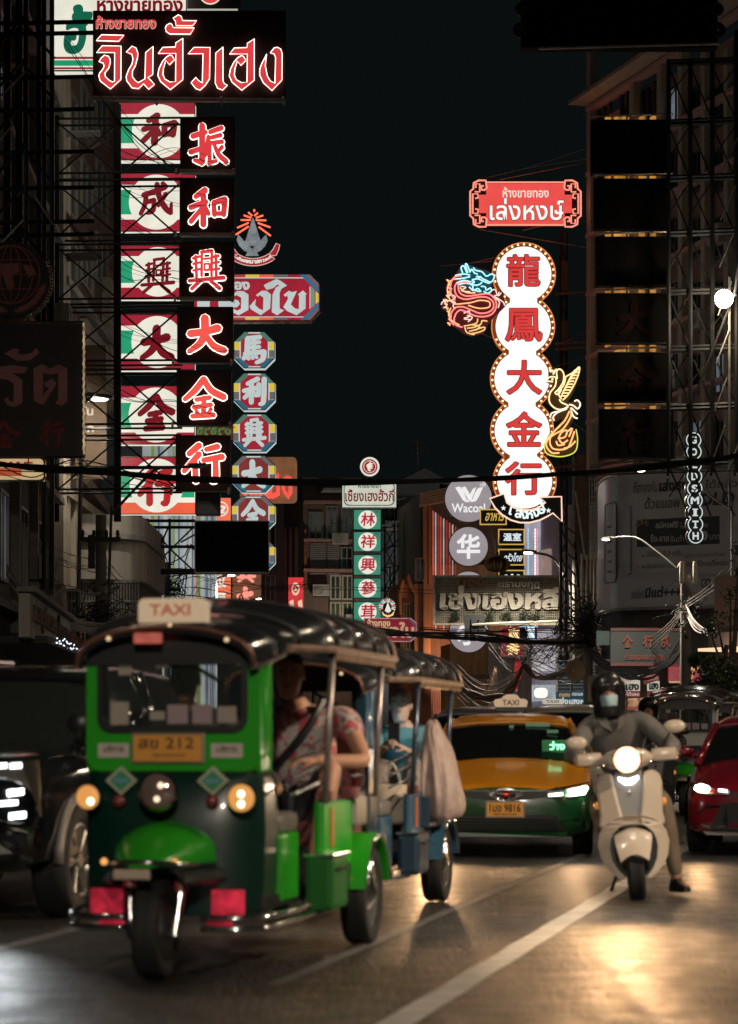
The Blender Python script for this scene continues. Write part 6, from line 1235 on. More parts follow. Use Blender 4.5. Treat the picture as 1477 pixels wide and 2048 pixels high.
# ------------------------------------------------------------ trees
def leafy(name, label, base, clumps, seed, trunk, col=(.035,.065,.018), n=260, size=.09):
    t = thing(name, label, 'tree', base); rr = random.Random(seed)
    LM = M('leaf_green', col, .55, noise=.5, ns=1.5); mb = MB()
    for cx, cz, cy_, r in clumps:
        for k in range(n):
            v = Vector((rr.gauss(0,1),rr.gauss(0,1),rr.gauss(0,1))).normalized()*r*(rr.random()**.4); v.z *= .75
            c = Vector((cx,cy_,cz))+v; d = Vector((rr.gauss(0,1),rr.gauss(0,1),rr.gauss(-.3,.7))).normalized(); e = d.orthogonal().normalized(); e.rotate(Matrix.Rotation(rr.uniform(0,6.28),3,d)); s_ = size*rr.uniform(.6,1.4)
            mb.add([c-d*s_, c+e*s_*.42, c+d*s_, c-e*s_*.42], [(0,1,2,3)])
    mb.build('crown', LM, t); mb = MB()
    mb.tube([(0,0,0),(.06,0,1.2),(.0,.05,2.2),(.15,0,3.0)], [.10,.085,.07,.05], 8)
    for cx, cz, cy_, r in clumps: mb.tube([(0,0,1.9+rr.uniform(-.4,.3)),(cx*.5,cy_*.5,(cz+2.2)/2),(cx,cy_,cz)], [.05,.035,.012], 6)
    mb.build('trunk', M('bark', (.07,.05,.035), .9, noise=.5, ns=6), t, AS); return t
b0 = P(1440, 1465, 50); b0.z = 0
leafy('street_tree', 'bushy dark green street tree above the far tuk-tuks at the right edge', b0, [(-.15,2.55,0,.45),(.25,2.45,.2,.5),(.0,2.05,-.2,.42),(.5,2.15,0,.45),(-.3,2.2,.1,.3),(.75,2.6,0,.4),(.1,1.75,-.1,.3),(-.42,2.7,0,.22),(.45,1.75,0,.3)], 4, None, size=.055, n=300)
b0 = P(1462, 1465, 55); b0.z = 0
leafy('street_tree', 'sparse climbing branch with dark leaves over the pale pink corner', b0, [(.1,3.9,0,.35),(-.3,3.75,0,.28),(.0,4.3,0,.25),(.25,4.8,0,.25),(.2,5.3,0,.22),(-.45,3.45,0,.2)], 9, None, (.02,.025,.014), 90, .05)
# ------------------------------------------------------------ vehicles (local +y runs away from the camera along the street)
RX = Matrix.Rotation(pi/2, 4, 'Y')
ALLOY = M('alloy_rim', (.45,.42,.38), .28, .9)
WGLASS = M('windscreen_glass', (.03,.04,.04), .03, alpha=.42, spec=.9)
CARGL = M('car_glass', (.008,.010,.010), .05, spec=.7)
def wheel(parent, c, r, w, rim=None, spokes=6, cover=False):
    mb = MB(); h = w/2; ri = r*.66
    mb.lathe([(ri,-h*.8),(r*.80,-h),(r*.95,-h*.92),(r,-h*.6),(r*.985,-h*.2),(r*.985,h*.2),(r,h*.6),(r*.95,h*.92),(r*.80,h),(ri,h*.8),(ri,-h*.8)], Matrix.Translation(c) @ RX, 32)
    wl = mb.build('wheel', RUBBER, parent, AS)
    mb = MB(); X = Matrix.Translation(c) @ RX
    mb.lathe([(ri*1.02,-h*.8),(ri*.96,-h*.86),(ri*.88,-h*.5),(ri*.88,h*.5),(ri*.96,h*.86),(ri*1.02,h*.8)], X, 32)
    if cover: mb.lathe([(ri*.95,h*.8),(ri*.7,h*.95),(ri*.3,h*1.05),(0.001,h*1.2)], X, 24); mb.lathe([(0.001,-h*1.2),(ri*.3,-h*1.05),(ri*.7,-h*.95),(ri*.95,-h*.8)], X, 24)
    else:
        mb.lathe([(0.001,h*.86),(ri*.2,h*.86),(ri*.22,h*.5),(ri*.22,-h*.5),(0.001,-h*.5)], X, 16)
        for k in range(spokes):
            a = 2*pi*k/spokes
            for da in (-.09,.09): mb.tube([(h*.62, ri*.15*cos(a), ri*.15*sin(a)), (h*.72, ri*.93*cos(a+da), ri*.93*sin(a+da))], ri*.06, 5, True, Matrix.Translation(c))
            for da in (0,): mb.tube([(-h*.62, ri*.15*cos(a), ri*.15*sin(a)), (-h*.72, ri*.93*cos(a+da), ri*.93*sin(a+da))], ri*.08, 5, True, Matrix.Translation(c))
    mb.build('rim', rim or ALLOY, wl, AS); return wl
def lampdisc(name, parent, c, r, lens, ring=CHROME, d=(0,-1,0), depth=.1):
    X = at(c, d); mb = MB(); mb.lathe([(r*.2,-depth),(r*.8,-depth*.75),(r*1.08,-.01),(r*1.12,.012),(r*1.0,.02),(r*.97,0)], X, 24); h = mb.build(name, ring, parent, AS)
    mb = MB(); mb.lathe([(r*.98,0),(r*.8,r*.10),(r*.45,r*.18),(0.001,r*.21)], X, 24); mb.build('lens', lens, h, True); return h
VINYL = M('black_vinyl', (.013,.013,.014), .20, bump=.10, ns=5, spec=1.0, coat=1.0)
FRINGE = M('canopy_fringe', (.24,.15,.10), .45, .3, noise=.5, ns=8)
MAROON = M('maroon_seat', (.12,.018,.016), .5, noise=.2)
REFL = M('red_reflector', (.55,.02,.05), .35, emit=(.70,.03,.07), es=.36, noise=.85, ns=9)  # reflected light on the plates painted in as emission
AMB = EM('amber_lamp', (1,.42,.10), .75)
AMBC = EM('amber_lens_reflection', (1,.80,.45), 6)
PAPER = M('paper_card', (.55,.44,.33), .7, emit=(.5,.4,.3), es=.14); PAPER2 = M('paper_card_pink', (.50,.34,.32), .7, emit=(.5,.34,.34), es=.14)
def tuktuk(label, s, t, up, low, side, plate=None, full=True, frame=None, canopy_trim=FRINGE, lamps=True, group='tuk-tuks in the queue', face=True):
    loc = ST(s, t); R = thing('tuk_tuk', label, 'tuk-tuk', loc, ROTZ, group); fr = frame or M('post_steel', (.35,.30,.28), .35, .7)
    b = lambda mb, n, m, p=None, sm=False, **k: mb.build(n, m, p or R, sm, **k)
    # cowl
    mb = MB(); o = rrect(-.47,1.045,.47,1.70,.07); i = rrect(-.395,1.255,.395,1.675,.07); mb.ring(o, i, 0, .05)
    for sx in (-1, 1): mb.box((sx*.452,.15,1.36), (.036,.25,.64), None, .012)
    b(mb, 'cowl', up, None, False, bevel=.008)
    secs = []
    for z, bu, hw in ((.30,.05,.455),(.45,.07,.475),(.75,.085,.485),(.98,.05,.48),(1.04,.0,.47)):
        secs.append([(hw*x, -bu*(1-x*x)*1.2-.0+(.06 if abs(x) > .95 else 0), z) for x in (-1,-.85,-.5,-.2,0,.2,.5,.85,1)]+[(hw,.34,z),(-hw,.34,z)])
    mb = MB(); mb.loft(secs); b(mb, 'lower_cowl', low, None, AS)
    mb = MB(); mb.ring(rrect(-.405,1.245,.405,1.685,.08), rrect(-.372,1.278,.372,1.655,.06), -.015, .03); g = b(mb, 'windscreen_gasket', BLACKP)
    mb = MB(); mb.poly(rrect(-.38,1.27,.38,1.66,.06), .012); ws = b(mb, 'windscreen', WGLASS)
    if face:
        for x0,x1,z0,z1,m in ((-.345,-.245,1.29,1.41,PAPER),(-.13,-.05,1.315,1.36,PAPER),(-.035,.075,1.295,1.395,PAPER2),(.10,.205,1.295,1.395,PAPER2),(.235,.335,1.30,1.385,PAPER),(-.30,-.23,1.55,1.65,PAPER),(-.10,-.03,1.585,1.655,PAPER2)):
            mb = MB(); mb.box(((x0+x1)/2,.03,(z0+z1)/2), (x1-x0,.004,z1-z0)); mb.build('paper_card', m, ws)
        mb = MB(); mb.tube([(.1,.02,1.60),(.28,.015,1.50)], .012, 5); b(mb, 'wiper', BLACKP, ws)
    # visor and roof
    def arc(y, hw, zs, zt, n=12): return [(hw*cos(pi-pi*k/n)*(1 if abs(cos(pi*k/n)) < .98 else 1), y, zs+(zt-zs)*sin(pi*k/n)**.75) for k in range(n+1)]
    def shell(secs, th=.035):
        vs = []; 
        return [s_+[(x*.96, y, z-th) for x, y, z in s_[::-1]] for s_ in secs]
    mb = MB(); mb.loft(shell([arc(-.14,.47,1.60,1.79),arc(-.05,.50,1.61,1.815),arc(.4,.53,1.68,1.86)], .03)); v = b(mb, 'visor', VINYL, None, AS)
    mb = MB(); mb.poly([(x, z) for x, y, z in arc(0,.46,1.60,1.78)], -.02, .0); b(mb, 'visor_face', BLACKP)
    mb = MB(); mb.tube(arc(-.145,.475,1.59,1.795), .014, 6); b(mb, 'visor_trim', M('trim_brown', (.16,.07,.045), .35, .3), v, True)
    for x, z in ((-.30,1.735),(.03,1.80),(.33,1.725)): mb = MB(); mb.ball((x,-.15,z), .012, 8, 5); b(mb, 'marker_lamp', EM('marker_warm', (1,.7,.4), 1.0), v, True)
    rs = []; nn = 13
    for k in range(nn+1):
        y = .25+2.35*k/nn; sc = .5-.5*cos(2*pi*k*4/nn) if 0 < k < nn else 0
        e = min(1, k/3); hw = .55+.12*e; rs.append(arc(y, hw, 1.70+.015*e, 1.86+.12*e-.030*sc-(.05 if k == nn else 0), 14))
    mb = MB(); mb.loft(shell(rs)); cv = b(mb, 'canopy', VINYL, None, AS)
    for q in (.42,.95,1.5,2.05,2.58):
        e = min(1, (q-.25)/.54); mb = MB(); mb.tube([(x*1.004,y,z+.004) for x, y, z in arc(q,.55+.12*e,1.70+.015*e,1.865+.12*e,14)], .012, 5); b(mb, 'canopy_rib', BLACKP, cv, True)
    for sx in (-1, 1):
        mb = MB(); mb.tube([(sx*.56,.27,1.695),(sx*.675,.85,1.705),(sx*.685,2.6,1.70)], .022, 6); mb.box((sx*.68,1.75,1.672), (.012,1.7,.05)); b(mb, 'canopy_fringe', canopy_trim, cv)
    mb = MB(); mb.tube(arc(2.61,.68,1.70,1.94), .022, 6); b(mb, 'canopy_fringe', canopy_trim, cv)
    # taxi box
    if full:
        mb = MB()
        mb.loft([[(x,y,z) for x, z in rrect(-.175*k,1.80,.175*k,1.945,.03,3)] for y, k in ((-.06,.94),(-.03,1),(.10,1),(.13,.94))])
        tx = b(mb, 'taxi_box', EM('taxi_box_cream', (.74,.52,.32), .62, .1), None, AS)
        mb = MB(); text(mb, 'TAXI', (-.105,1.855,.115,1.915), -.064, .03); b(mb, 'letter', EM('taxi_letter', (.42,.09,.04), .7), tx)
        mb = MB(); mb.box((0,.03,1.803), (.42,.24,.03), None, .012); b(mb, 'foot', BLACKP, tx)
        mb = MB(); mb.box((-.085,-.16,1.735), (.15,.03,.055), None, .01); b(mb, 'free_lamp', EM('free_lamp', (.50,.10,.07), .8, .5, 9))
    # front details
    lm = AMB if lamps else M('lamp_off', (.3,.28,.25), .2)
    for sx in (-1, 1):
        h = lampdisc('headlight', R, (sx*.41,-.14,.915), .062 if sx < 0 else .070, lm)
        if lamps:
            for dx, dz in (((.018,-.022),) if sx < 0 else ((0,.02),(0,-.032))): mb = MB(); mb.ball((sx*.41+dx,-.165,.915+dz), .017, 10, 6); mb.build('lamp_core', AMBC, h, True)  # bright reflection in the amber lens put in as glowing beads
        mb = MB(); mb.tube([(sx*.36,0,.915),(sx*.40,-.08,.915)], .02, 6); mb.build('stalk', CHROME, h)
        if full:
            mb = MB(); c = (sx*.245, 1.0); mb.poly([(c[0],c[1]-.075),(c[0]+.085,c[1]),(c[0],c[1]+.075),(c[0]-.085,c[1])], -.108, -.085); d = b(mb, 'diamond_sticker', M('sticker_pale', (.34,.36,.26), .5))
            mb = MB(); mb.poly([(c[0],c[1]-.055),(c[0]+.062,c[1]),(c[0],c[1]+.055),(c[0]-.062,c[1])], -.112, -.109); mb.build('diamond_face', M('sticker_green', (.03,.22,.10), .5), d)
            mb = MB(); mb.box((c[0],-.114,c[1]), (.075,.003,.02)); mb.build('sticker_band', M('sticker_blue', (.10,.26,.34), .5), d)
            mb = MB(); mb.ball((sx*.25-.01,-.10,.895), (.035,.03,.035), 12, 8); b(mb, 'indicator', M('indicator_red', (.16,.03,.03), .25), None, True)
            x0 = -.40 if sx < 0 else .21; mb = MB(); mb.box((x0+.085,-.008,1.155), (.168,.012,.075)); st = b(mb, 'paper_sticker', M('sticker_pink', (.46,.40,.36), .6))
            mb = MB(); text(mb, 'บริการ', (x0+.03,1.148,x0+.14,1.182), -.016, .03, .15); mb.build('letter', M('sticker_ink', (.12,.10,.06), .6), st)
    X = at((0,-.27,.95), (0,-1,0)); mb = MB(); mb.lathe([(.03,-.16),(.07,-.12),(.095,-.03),(.105,.0),(.092,.012)], X, 24); h = b(mb, 'headlight', M('chrome_pink', (.70,.52,.46), .14, 1.0), None, AS)
    mb = MB(); mb.lathe([(.09,0),(.07,.012),(.03,.02),(.001,.022)], X, 24); mb.build('lens', M('headlamp_glass', (.35,.25,.23), .08, .6, spec=.8), h, True)
    for dx, dz, m in ((.02,.03,'a'),(0,-.04,'a')):
        if full: mb = MB(); mb.ball((dx,-.288,.95+dz), .016, 8, 5); mb.build('bulb', EM('lamp_glint', (1,.75,.5), 1.6), h, True)  # glints on the unlit headlamp put in as glowing beads
    if plate:
        mb = MB(); mb.box((-.02,-.012,1.168), (.395,.016,.162), None, .006); pf = b(mb, 'plate_holder', M('plate_frame', (.25,.20,.15), .4, .6))
        mb = MB(); mb.box((-.02,-.024,1.168), (.365,.008,.135)); pp_ = mb.build('number_plate', M('plate_amber', (.62,.27,.035), .5), pf)
        mb = MB(); text(mb, plate, (-.175,1.165,.125,1.225), -.030, .02); text(mb, 'กรุงเทพมหานคร', (-.10,1.115,.08,1.140), -.030, .01); mb.build('letter', M('plate_ink', (.10,.045,.012), .5), pp_)
    # mudguard, forks, wheel
    secs = []
    for k in range(9):
        a = k/8; y = -.60+.58*a; r = .05+.20*sin(min(1,a*1.25)*pi/2); secs.append([(r*1.02*cos(pi-pi*j/10), y, .60+.20*sin(min(1,a*1.5)*pi/2)*sin(pi*j/10)**.8*(.6+.4*a)) for j in range(11)])
    secs = [s_+[(x*.95,y,z-.025) for x, y, z in s_[::-1]] for s_ in secs]
    mb = MB(); mb.loft(secs); mg = b(mb, 'mudguard', side, None, AS)
    mb = MB(); mb.tube([(-.26,-.12,.575),(-.21,-.42,.585),(-.10,-.57,.60),(0,-.61,.605),(.10,-.57,.60),(.21,-.42,.585),(.26,-.12,.575)], .014, 6); b(mb, 'mudguard_rim', CHROME, mg, True)
    mb = MB(); mb.loft([[(.27*cos(pi-pi*j/10)*q, yy, .50+.11*sin(pi*j/10)) for j in range(11)]+[(.25*cos(pi*j/10)*q, yy, .48+.10*sin(pi*j/10)) for j in range(11)] for yy, q in ((-.46,.75),(-.3,1.05),(0,1.2))]); b(mb, 'splash_guard', BLACKP, mg, AS)
    mb = MB(); mb.box((-.03,-.63,.545), (.19,.02,.05), None, .008); b(mb, 'name_plate', M('plate_pale', (.42,.33,.26), .5), mg)
    for x, m in ((-.22,'amber'),(.15,'warm')): mb = MB(); mb.ball((x,-.48,.60), .018, 8, 5); b(mb, 'marker_lamp', EM('marker_amber', (1,.42,.1), 1.2), mg, True)
    for sx in (-1, 1):
        mb = MB(); mb.tube([(sx*.14,-.28,.68),(sx*.135,-.31,.44)], .036, 10); fk = b(mb, 'fork', M('shock_red', (.26,.05,.045), .4), None, AS)
        mb = MB(); mb.tube([(sx*.135,-.31,.45),(sx*.115,-.36,.22)], .024, 10); mb.build('fork_tube', CHROME, fk, AS)
    wheel(R, (0,-.30,.255), .255, .14, BLACKP, cover=True)
    mb = MB(); mb.tube([(-.13,-.35,.22),(.13,-.35,.22)], .02, 8); b(mb, 'front_axle', STEEL)
    # bumpers and reflector plates
    for sx in (-1, 1):
        mb = MB(); mb.box((sx*.325,-.10,.375), (.175,.02,.13), None, .006); b(mb, 'reflector', REFL)
        for z, x1 in ((.30,.56),(.245,.54)):
            mb = MB(); mb.tube(smooth_path([(sx*.20,-.17,z),(sx*.36,-.17,z),(sx*.48,-.11,z),(sx*x1,.05,z+.005),(sx*(x1+.04),.55 if z > .28 else .95,z+.02)], 4), .018, 8); b(mb, 'bumper_bar', CHROME, None, True)
        mb = MB(); mb.box((sx*.29,-.13,.265), (.13,.02,.03), None, .005); b(mb, 'reflector', REFL)
    # floor, driver's box, tub
    mb = MB(); mb.box((0,1.2,.36), (.98,2.3,.07), None, .01); b(mb, 'floor', STEEL)
    mb = MB(); mb.box((0,.56,.53), (1.0,.42,.36), None, .02); b(mb, 'seat_box', side)
    mb = MB(); mb.box((0,.60,.765), (.98,.42,.11), None, .04); b(mb, 'driver_seat', M('seat_grey', (.16,.15,.14), .35))
    mb = MB(); mb.box((0,.86,1.0), (.6,.07,.34), None, .03); b(mb, 'driver_backrest', M('seat_grey', (.1,.1,.1), .4))
    for sx in (-1, 1):
        mb = MB(); mb.box((sx*.575,1.30,.66), (.06,.78,.42), None, .028); sd = b(mb, 'side_panel', side)
        mb = MB(); mb.box((sx*.60,1.02,.42), (.16,.42,.30), None, .035); sb = b(mb, 'step_box', M('step_green', (.015,.11,.02), .6, spec=.15) if side.name.startswith('tuk_green') else low)
        mb = MB(); mb.box((sx*.60,1.02,.575), (.175,.44,.018), None, .006); mb.tube([(sx*.685,.86,.50),(sx*.70,.90,.50),(sx*.70,1.14,.50),(sx*.685,1.18,.50)], .008, 5); mb.build('step_trim', CHROME, sb)
        mb = MB(); mb.box((sx*.607,1.12,.72), (.01,.06,.22)); mb.build('reflector_strip', M('strip_orange', (.45,.12,.02), .4), sd)
        mb = MB(); mb.tube([(sx*.585,.92,.865),(sx*.585,1.68,.865)], .016, 6); mb.build('panel_trim', CHROME, sd)
        mb = MB(); mb.box((sx*.60,1.0,.895), (.07,.10,.06), None, .01); b(mb, 'arm_pad', MAROON); mb = MB(); mb.box((sx*.60,1.62,.90), (.09,.16,.07), None, .02); b(mb, 'arm_pad', MAROON)
        for z in (.98,1.07,1.16): mb = MB(); mb.tube([(sx*.56,.34,z-.06),(sx*.60,.92,z)], .010, 6); b(mb, 'rail', CHROME)
        for y in (.92,2.32): mb = MB(); mb.tube([(sx*.61,y,.86),(sx*.655,y,1.70)], .019, 8); b(mb, 'roof_post', fr, None, True)
        mb = MB(); mb.tube([(sx*.45,.10,1.04),(sx*.47,.12,1.62)], .022, 8); b(mb, 'roof_post', up, None, True)
        # rear wing
        mb = MB(); mb.loft([[(sx*.50,1.93+.36*cos(a),.30+.36*sin(a)),(sx*.71,1.93+.36*cos(a),.30+.36*sin(a)),(sx*.71,1.93+.33*cos(a),.30+.33*sin(a)),(sx*.50,1.93+.33*cos(a),.30+.33*sin(a))] for a in [pi*.06+pi*.9*k/10 for k in range(11)]]); b(mb, 'mudguard', side, None, AS)
        mb = MB(); mb.tube([(sx*.715,1.93+.35*cos(a),.30+.35*sin(a)) for a in [pi*.06+pi*.9*k/10 for k in range(11)]], .013, 6); b(mb, 'mudguard_rim', CHROME, None, True)
        wheel(R, (sx*.61,1.93,.29), .29, .16, CHROME, cover=True)
        mb = MB(); mb.box((sx*.60,1.86,.80), (.05,.34,.20), None, .02); b(mb, 'side_panel', M('bright_panel', (.30,.28,.24), .35, .7))
        mb = MB(); mb.box((sx*.625,2.02,1.02), (.05,.16,.30), None, .02); b(mb, 'corner_plate', CHROME)
        for k in range(4): mb = MB(); mb.tube([(sx*.60,1.70,.92+.08*k),(sx*.62,1.93,.92+.08*k)], .010, 6); b(mb, 'rail', CHROME)
    mb = MB(); mb.box((0,1.95,.66), (1.10,.60,.16), None, .03); mb.box((0,2.24,1.0), (1.12,.10,.55), None, .04); b(mb, 'passenger_seat', MAROON)
    mb = MB(); mb.box((0,1.62,.47), (1.08,.05,.24)); b(mb, 'seat_skirt', BLACKP)
    mb = MB(); mb.box((0,2.34,.70), (1.14,.06,.72), None, .02); b(mb, 'tail_panel', low)
    mb = MB(); mb.box((.595,1.57,.42), (.03,.10,.16)); b(mb, 'mud_flap', BLACKP)
    if full:
        mb = MB(); 
        for k in range(3): mb.ball((.56+.03*k,1.60,.40), .013, 8, 5)
        b(mb, 'side_marker', EM('marker_red', (1,.12,.06), .9))
    mb = MB(); mb.tube([(-.25,.36,1.08),(-.1,.30,1.12),(.1,.30,1.12),(.25,.36,1.08)], .014, 6); mb.tube([(0,.30,1.12),(0,.05,.9)], .02, 6); b(mb, 'handlebar', BLACKP, None, True)
    mb = MB(); mb.tube([(-.60,.3,1.28),(-.56,.15,1.22),(-.47,.12,1.2)], .01, 5); mb.lathe([(.0,0),(.055,.0),(.06,.015),(.04,.03),(0,.035)], at((-.60,.28,1.30),(0,-1,0)), 16); b(mb, 'mirror', BLACKP, None, AS)
    return R
TG = M('tuk_green_bright', (.018,.30,.012), .36, coat=.1, noise=.12, ns=2, spec=.3); TD = M('tuk_dark_green', (.002,.024,.017), .34, coat=.3, noise=.15, ns=2)
s0 = 13.0*cos(radians(11.4))+PX(345,13.0)*sin(radians(11.4)); t0 = PX(345,13.0)*cos(radians(11.4))-13.0*sin(radians(11.4))
TK1 = tuktuk('bright green tuk-tuk with a cream TAXI box and amber lamps, nearest to the camera', s0, t0, TG, TD, TG, 'สข 212')
TB = M('tuk_blue', (.03,.09,.15), .3, coat=.5, noise=.15, ns=2)
TK2 = tuktuk('blue tuk-tuk with its own passengers, right behind the bright green one', s0+3.75, t0-.20, TB, M('tuk_navy', (.012,.035,.06), .3, coat=.4), TB, None, False, M('post_blue', (.08,.10,.14), .3, .6))
TK2.scale = (1,1,.95)
TW = M('tuk_white', (.45,.45,.42), .35, coat=.4)
sx_, tx_ = 38*cos(radians(11.4))+PX(1372,38)*sin(radians(11.4)), PX(1372,38)*cos(radians(11.4))-38*sin(radians(11.4))
TK3 = tuktuk('distant tuk-tuk with a shiny canopy between the scooter rider and the red car', sx_, tx_, TW, M('tuk_navy2', (.02,.03,.05), .3), TG, None, False, lamps=False)
sx_, tx_ = 45*cos(radians(11.4))+PX(1470,45)*sin(radians(11.4)), PX(1470,45)*cos(radians(11.4))-45*sin(radians(11.4))
TK4 = tuktuk('distant dark tuk-tuk whose canopy shows under the street tree at the right edge', sx_, tx_, TB, M('tuk_navy2', (.02,.03,.05), .3), TB, None, False, lamps=False)

# ------------------------------------------------------------ cars
def interp(x, xs, ys):
    if x <= xs[0]: return ys[0]
    for i in range(len(xs)-1):
        if x <= xs[i+1]: return ys[i]+(ys[i+1]-ys[i])*(x-xs[i])/(xs[i+1]-xs[i])
    return ys[-1]
def car(name, label, cat, s, t, upm, lowm, split, kz=1.0, kw=1.0, kind='sedan', L=4.6, group=None, rz=ROTZ):
    R = thing(name, label, cat, ST(s, t), rz, group)
    if kind == 'sedan': tab = [(0,.50,.30,.60),(.03,.66,.24,.665),(.10,.765,.21,.70),(.22,.825,.20,.735),(.5,.868,.19,.80),(.95,.885,.19,.90),(1.30,.89,.19,.97),(2.2,.89,.19,.97),(3.3,.89,.2,.985),(4.0,.875,.22,1.02),(4.4,.83,.26,1.0),(4.6,.72,.35,.94)]
    else: tab = [(0,.70,.42,.98),(.03,.80,.36,1.03),(.10,.87,.34,1.07),(.22,.91,.34,1.10),(.5,.925,.34,1.14),(1.0,.93,.34,1.18),(1.45,.93,.34,1.20),(2.4,.93,.34,1.20),(3.4,.93,.36,1.22),(4.3,.92,.40,1.24),(4.7,.88,.44,1.20),(4.8,.80,.5,1.1)]
    secs = []
    for y, w, zb, zt in tab:
        w *= kw; zb *= 1; zt *= kz; h = zt-zb
        half = [(w*.80,zb),(w*.97,zb+h*.10),(w,zb+h*.34),(w,zb+h*.62),(w*.975,zb+h*.82),(w*.90,zb+h*.94),(w*.66,zt+.005),(w*.33,zt+.03)]
        secs.append([(x, y, z) for x, z in half]+[(0,y,zt+.036)]+[(-x, y, z) for x, z in half[::-1]])
    mb = MB(); mb.use(upm).use(lowm); mb.loft(secs)
    for i, f in enumerate(mb.f):
        zc = sum(mb.v[j][2] for j in f)/len(f); yc = sum(mb.v[j][1] for j in f)/len(f); mb.m[i] = mb.mats.index(upm) if zc > split*kz+(.06 if yc > 1.2 else 0) else mb.mats.index(lowm)
    if upm is lowm: mb.mats = [upm]; mb.m = [0]*len(mb.f)
    body = mb.build('body', None, R, radians(50)); xs = [0]+[q[1]*kw for q in tab[:6]]; ys = [tab[0][0]]+[q[0] for q in tab[:6]]
    yf = lambda x: interp(abs(x), xs, ys)
    def patch(nm, pts, m, off=.012, parent=None, thick=.05):
        q = []; n = len(pts)
        for i in range(n):
            a, b_ = pts[i], pts[(i+1) % n]; kk = max(1, int(abs(b_[0]-a[0])/.07))
            q += [(a[0]+(b_[0]-a[0])*j/kk, a[1]+(b_[1]-a[1])*j/kk) for j in range(kk)]
        mb = MB(); mb.poly(q, 0, thick); mb.v = [(x, y+yf(x)-off, z) for x, y, z in mb.v]; return mb.build(nm, m, parent or R, False)
    # greenhouse
    if kind == 'sedan': gh = [(1.10,.80,.93),(1.5,.745,1.14),(1.95,.655,1.37),(2.15,.63,1.415),(2.7,.62,1.445),(3.2,.61,1.42),(3.6,.64,1.31),(4.15,.72,1.0)]
    else: gh = [(1.35,.82,1.16),(1.75,.78,1.45),(2.1,.72,1.70),(2.35,.70,1.765),(3.0,.70,1.80),(4.0,.69,1.77),(4.5,.71,1.55),(4.7,.76,1.2)]
    zb0 = .9 if kind == 'sedan' else 1.12
    def sec(y, hw, zt, g=0):
        zt *= kz; zz = zb0*kz; bw = (.82 if kind == 'sedan' else .86)*kw; hw *= kw
        return [(bw-g, y, min(zz, zt-.01)), ((bw+hw)/2+.02-g, y, (zz+zt)/2 if zt > zz else zt), (hw-g, y, zt-.05), (hw*.9-g, y, zt-.012-g), (hw*.5, y, zt+.012-g), (0, y, zt+.018-g), (-hw*.5, y, zt+.012-g), (-hw*.9+g, y, zt-.012-g), (-hw+g, y, zt-.05), (-(bw+hw)/2-.02+g, y, (zz+zt)/2 if zt > zz else zt), (-bw+g, y, min(zz, zt-.01))]
    mb = MB(); mb.loft([sec(*q, .012) for q in gh], None, True); mb.build('windows', CARGL, R, AS)
    rf = gh[2:6]; top = []
    for y, hw, zt in [(rf[0][0]-.05, rf[0][1], rf[0][2]-.02)]+rf+[(gh[6][0]-.1, gh[6][1], gh[6][2]+.03)]:
        s_ = sec(y, hw, zt); top.append([s_[2]]+s_[3:8]+[s_[8]]+[(x*.97, yy, z-.03) for x, yy, z in (s_[8],s_[7],s_[6],s_[5],s_[4],s_[3],s_[2])])
    mb = MB(); mb.loft(top); mb.build('roof', upm, R, AS)
    for sx in (-1, 1):
        a = [(sx*abs(sec(*q)[2][0])*1.0, q[0], sec(*q)[2][2]) for q in gh[:3]]; a[0] = (sx*.80*kw, gh[0][0]-.02, gh[0][2]*kz-.01)
        mb = MB(); mb.tube(a, [.045,.042,.045], 8); mb.build('front_pillar', upm, R, True)
        for q in (gh[4], gh[6]): s_ = sec(*q); mb = MB(); mb.tube([(sx*abs(s_[0][0]), q[0], s_[0][2]), (sx*abs(s_[1][0]), q[0], s_[1][2]), (sx*abs(s_[2][0]), q[0], s_[2][2])], .04, 6); mb.build('side_pillar', upm, R, True)
        my = gh[1][0]-.12; mz = (gh[1][2]-.10)*kz if kind == 'sedan' else 1.30; mb = MB(); mb.ball((sx*(.97 if kind == 'sedan' else 1.06)*kw, my, mz), (.115,.075,.065 if kind == 'sedan' else .11), 12, 8); mb.tube([(sx*.84*kw,my+.02,mz-.05),(sx*.9*kw,my,mz-.03)], .025, 6); mb.build('mirror', upm, R, True)
        for y in ((.82, 3.45) if kind == 'sedan' else (.85, 3.75)):
            r_ = .31 if kind == 'sedan' else .385
            wheel(R, (sx*(.775*kw if kind == 'sedan' else .84), y, r_), r_, .21 if kind == 'sedan' else .26, ALLOY, 6 if kind != 'sedan' else 8)
            mb = MB(); pts = [(sx*(.895*kw if kind == 'sedan' else .935), y+(r_+.045)*cos(a), r_+(r_+.045)*sin(a)) for a in [pi*k/14 for k in range(15)]]
            mb.poly([(p[1], p[2]) for p in pts], 0); 
            mb.v = [(sx*((.893 if kind == 'sedan' else .937)*kw), x, z) for x, yy, z in mb.v]
            mb.build('wheel_arch', BLACKP, R)
            if kind != 'sedan':
                mb = MB(); mb.tube(pts, .035, 6); mb.build('arch_flare', M('flare_grey', (.11,.10,.095), .5), R, True)
    return R, patch, yf
YEL = M('taxi_yellow', (.80,.31,.012), .34, coat=.5, noise=.05); TGR = M('taxi_green', (.008,.085,.022), .3, coat=.5)
HL = EM('headlamp_white', (1,.93,.82), 26); HLD = EM('headlamp_strip', (1,.92,.80), 6); LAMPG = M('lamp_glass', (.10,.085,.07), .12, .3, spec=.8)
def st_of(px, D): X = PX(px, D); return D*cos(radians(11.4))+X*sin(radians(11.4)), X*cos(radians(11.4))-D*sin(radians(11.4))
s_, t_ = st_of(1012, 25)
TX, patch, yf = car('taxi', 'yellow and green taxi with a green lit word in its windscreen', 'taxi', s_, t_, YEL, TGR, .695, rz=-radians(4.5))
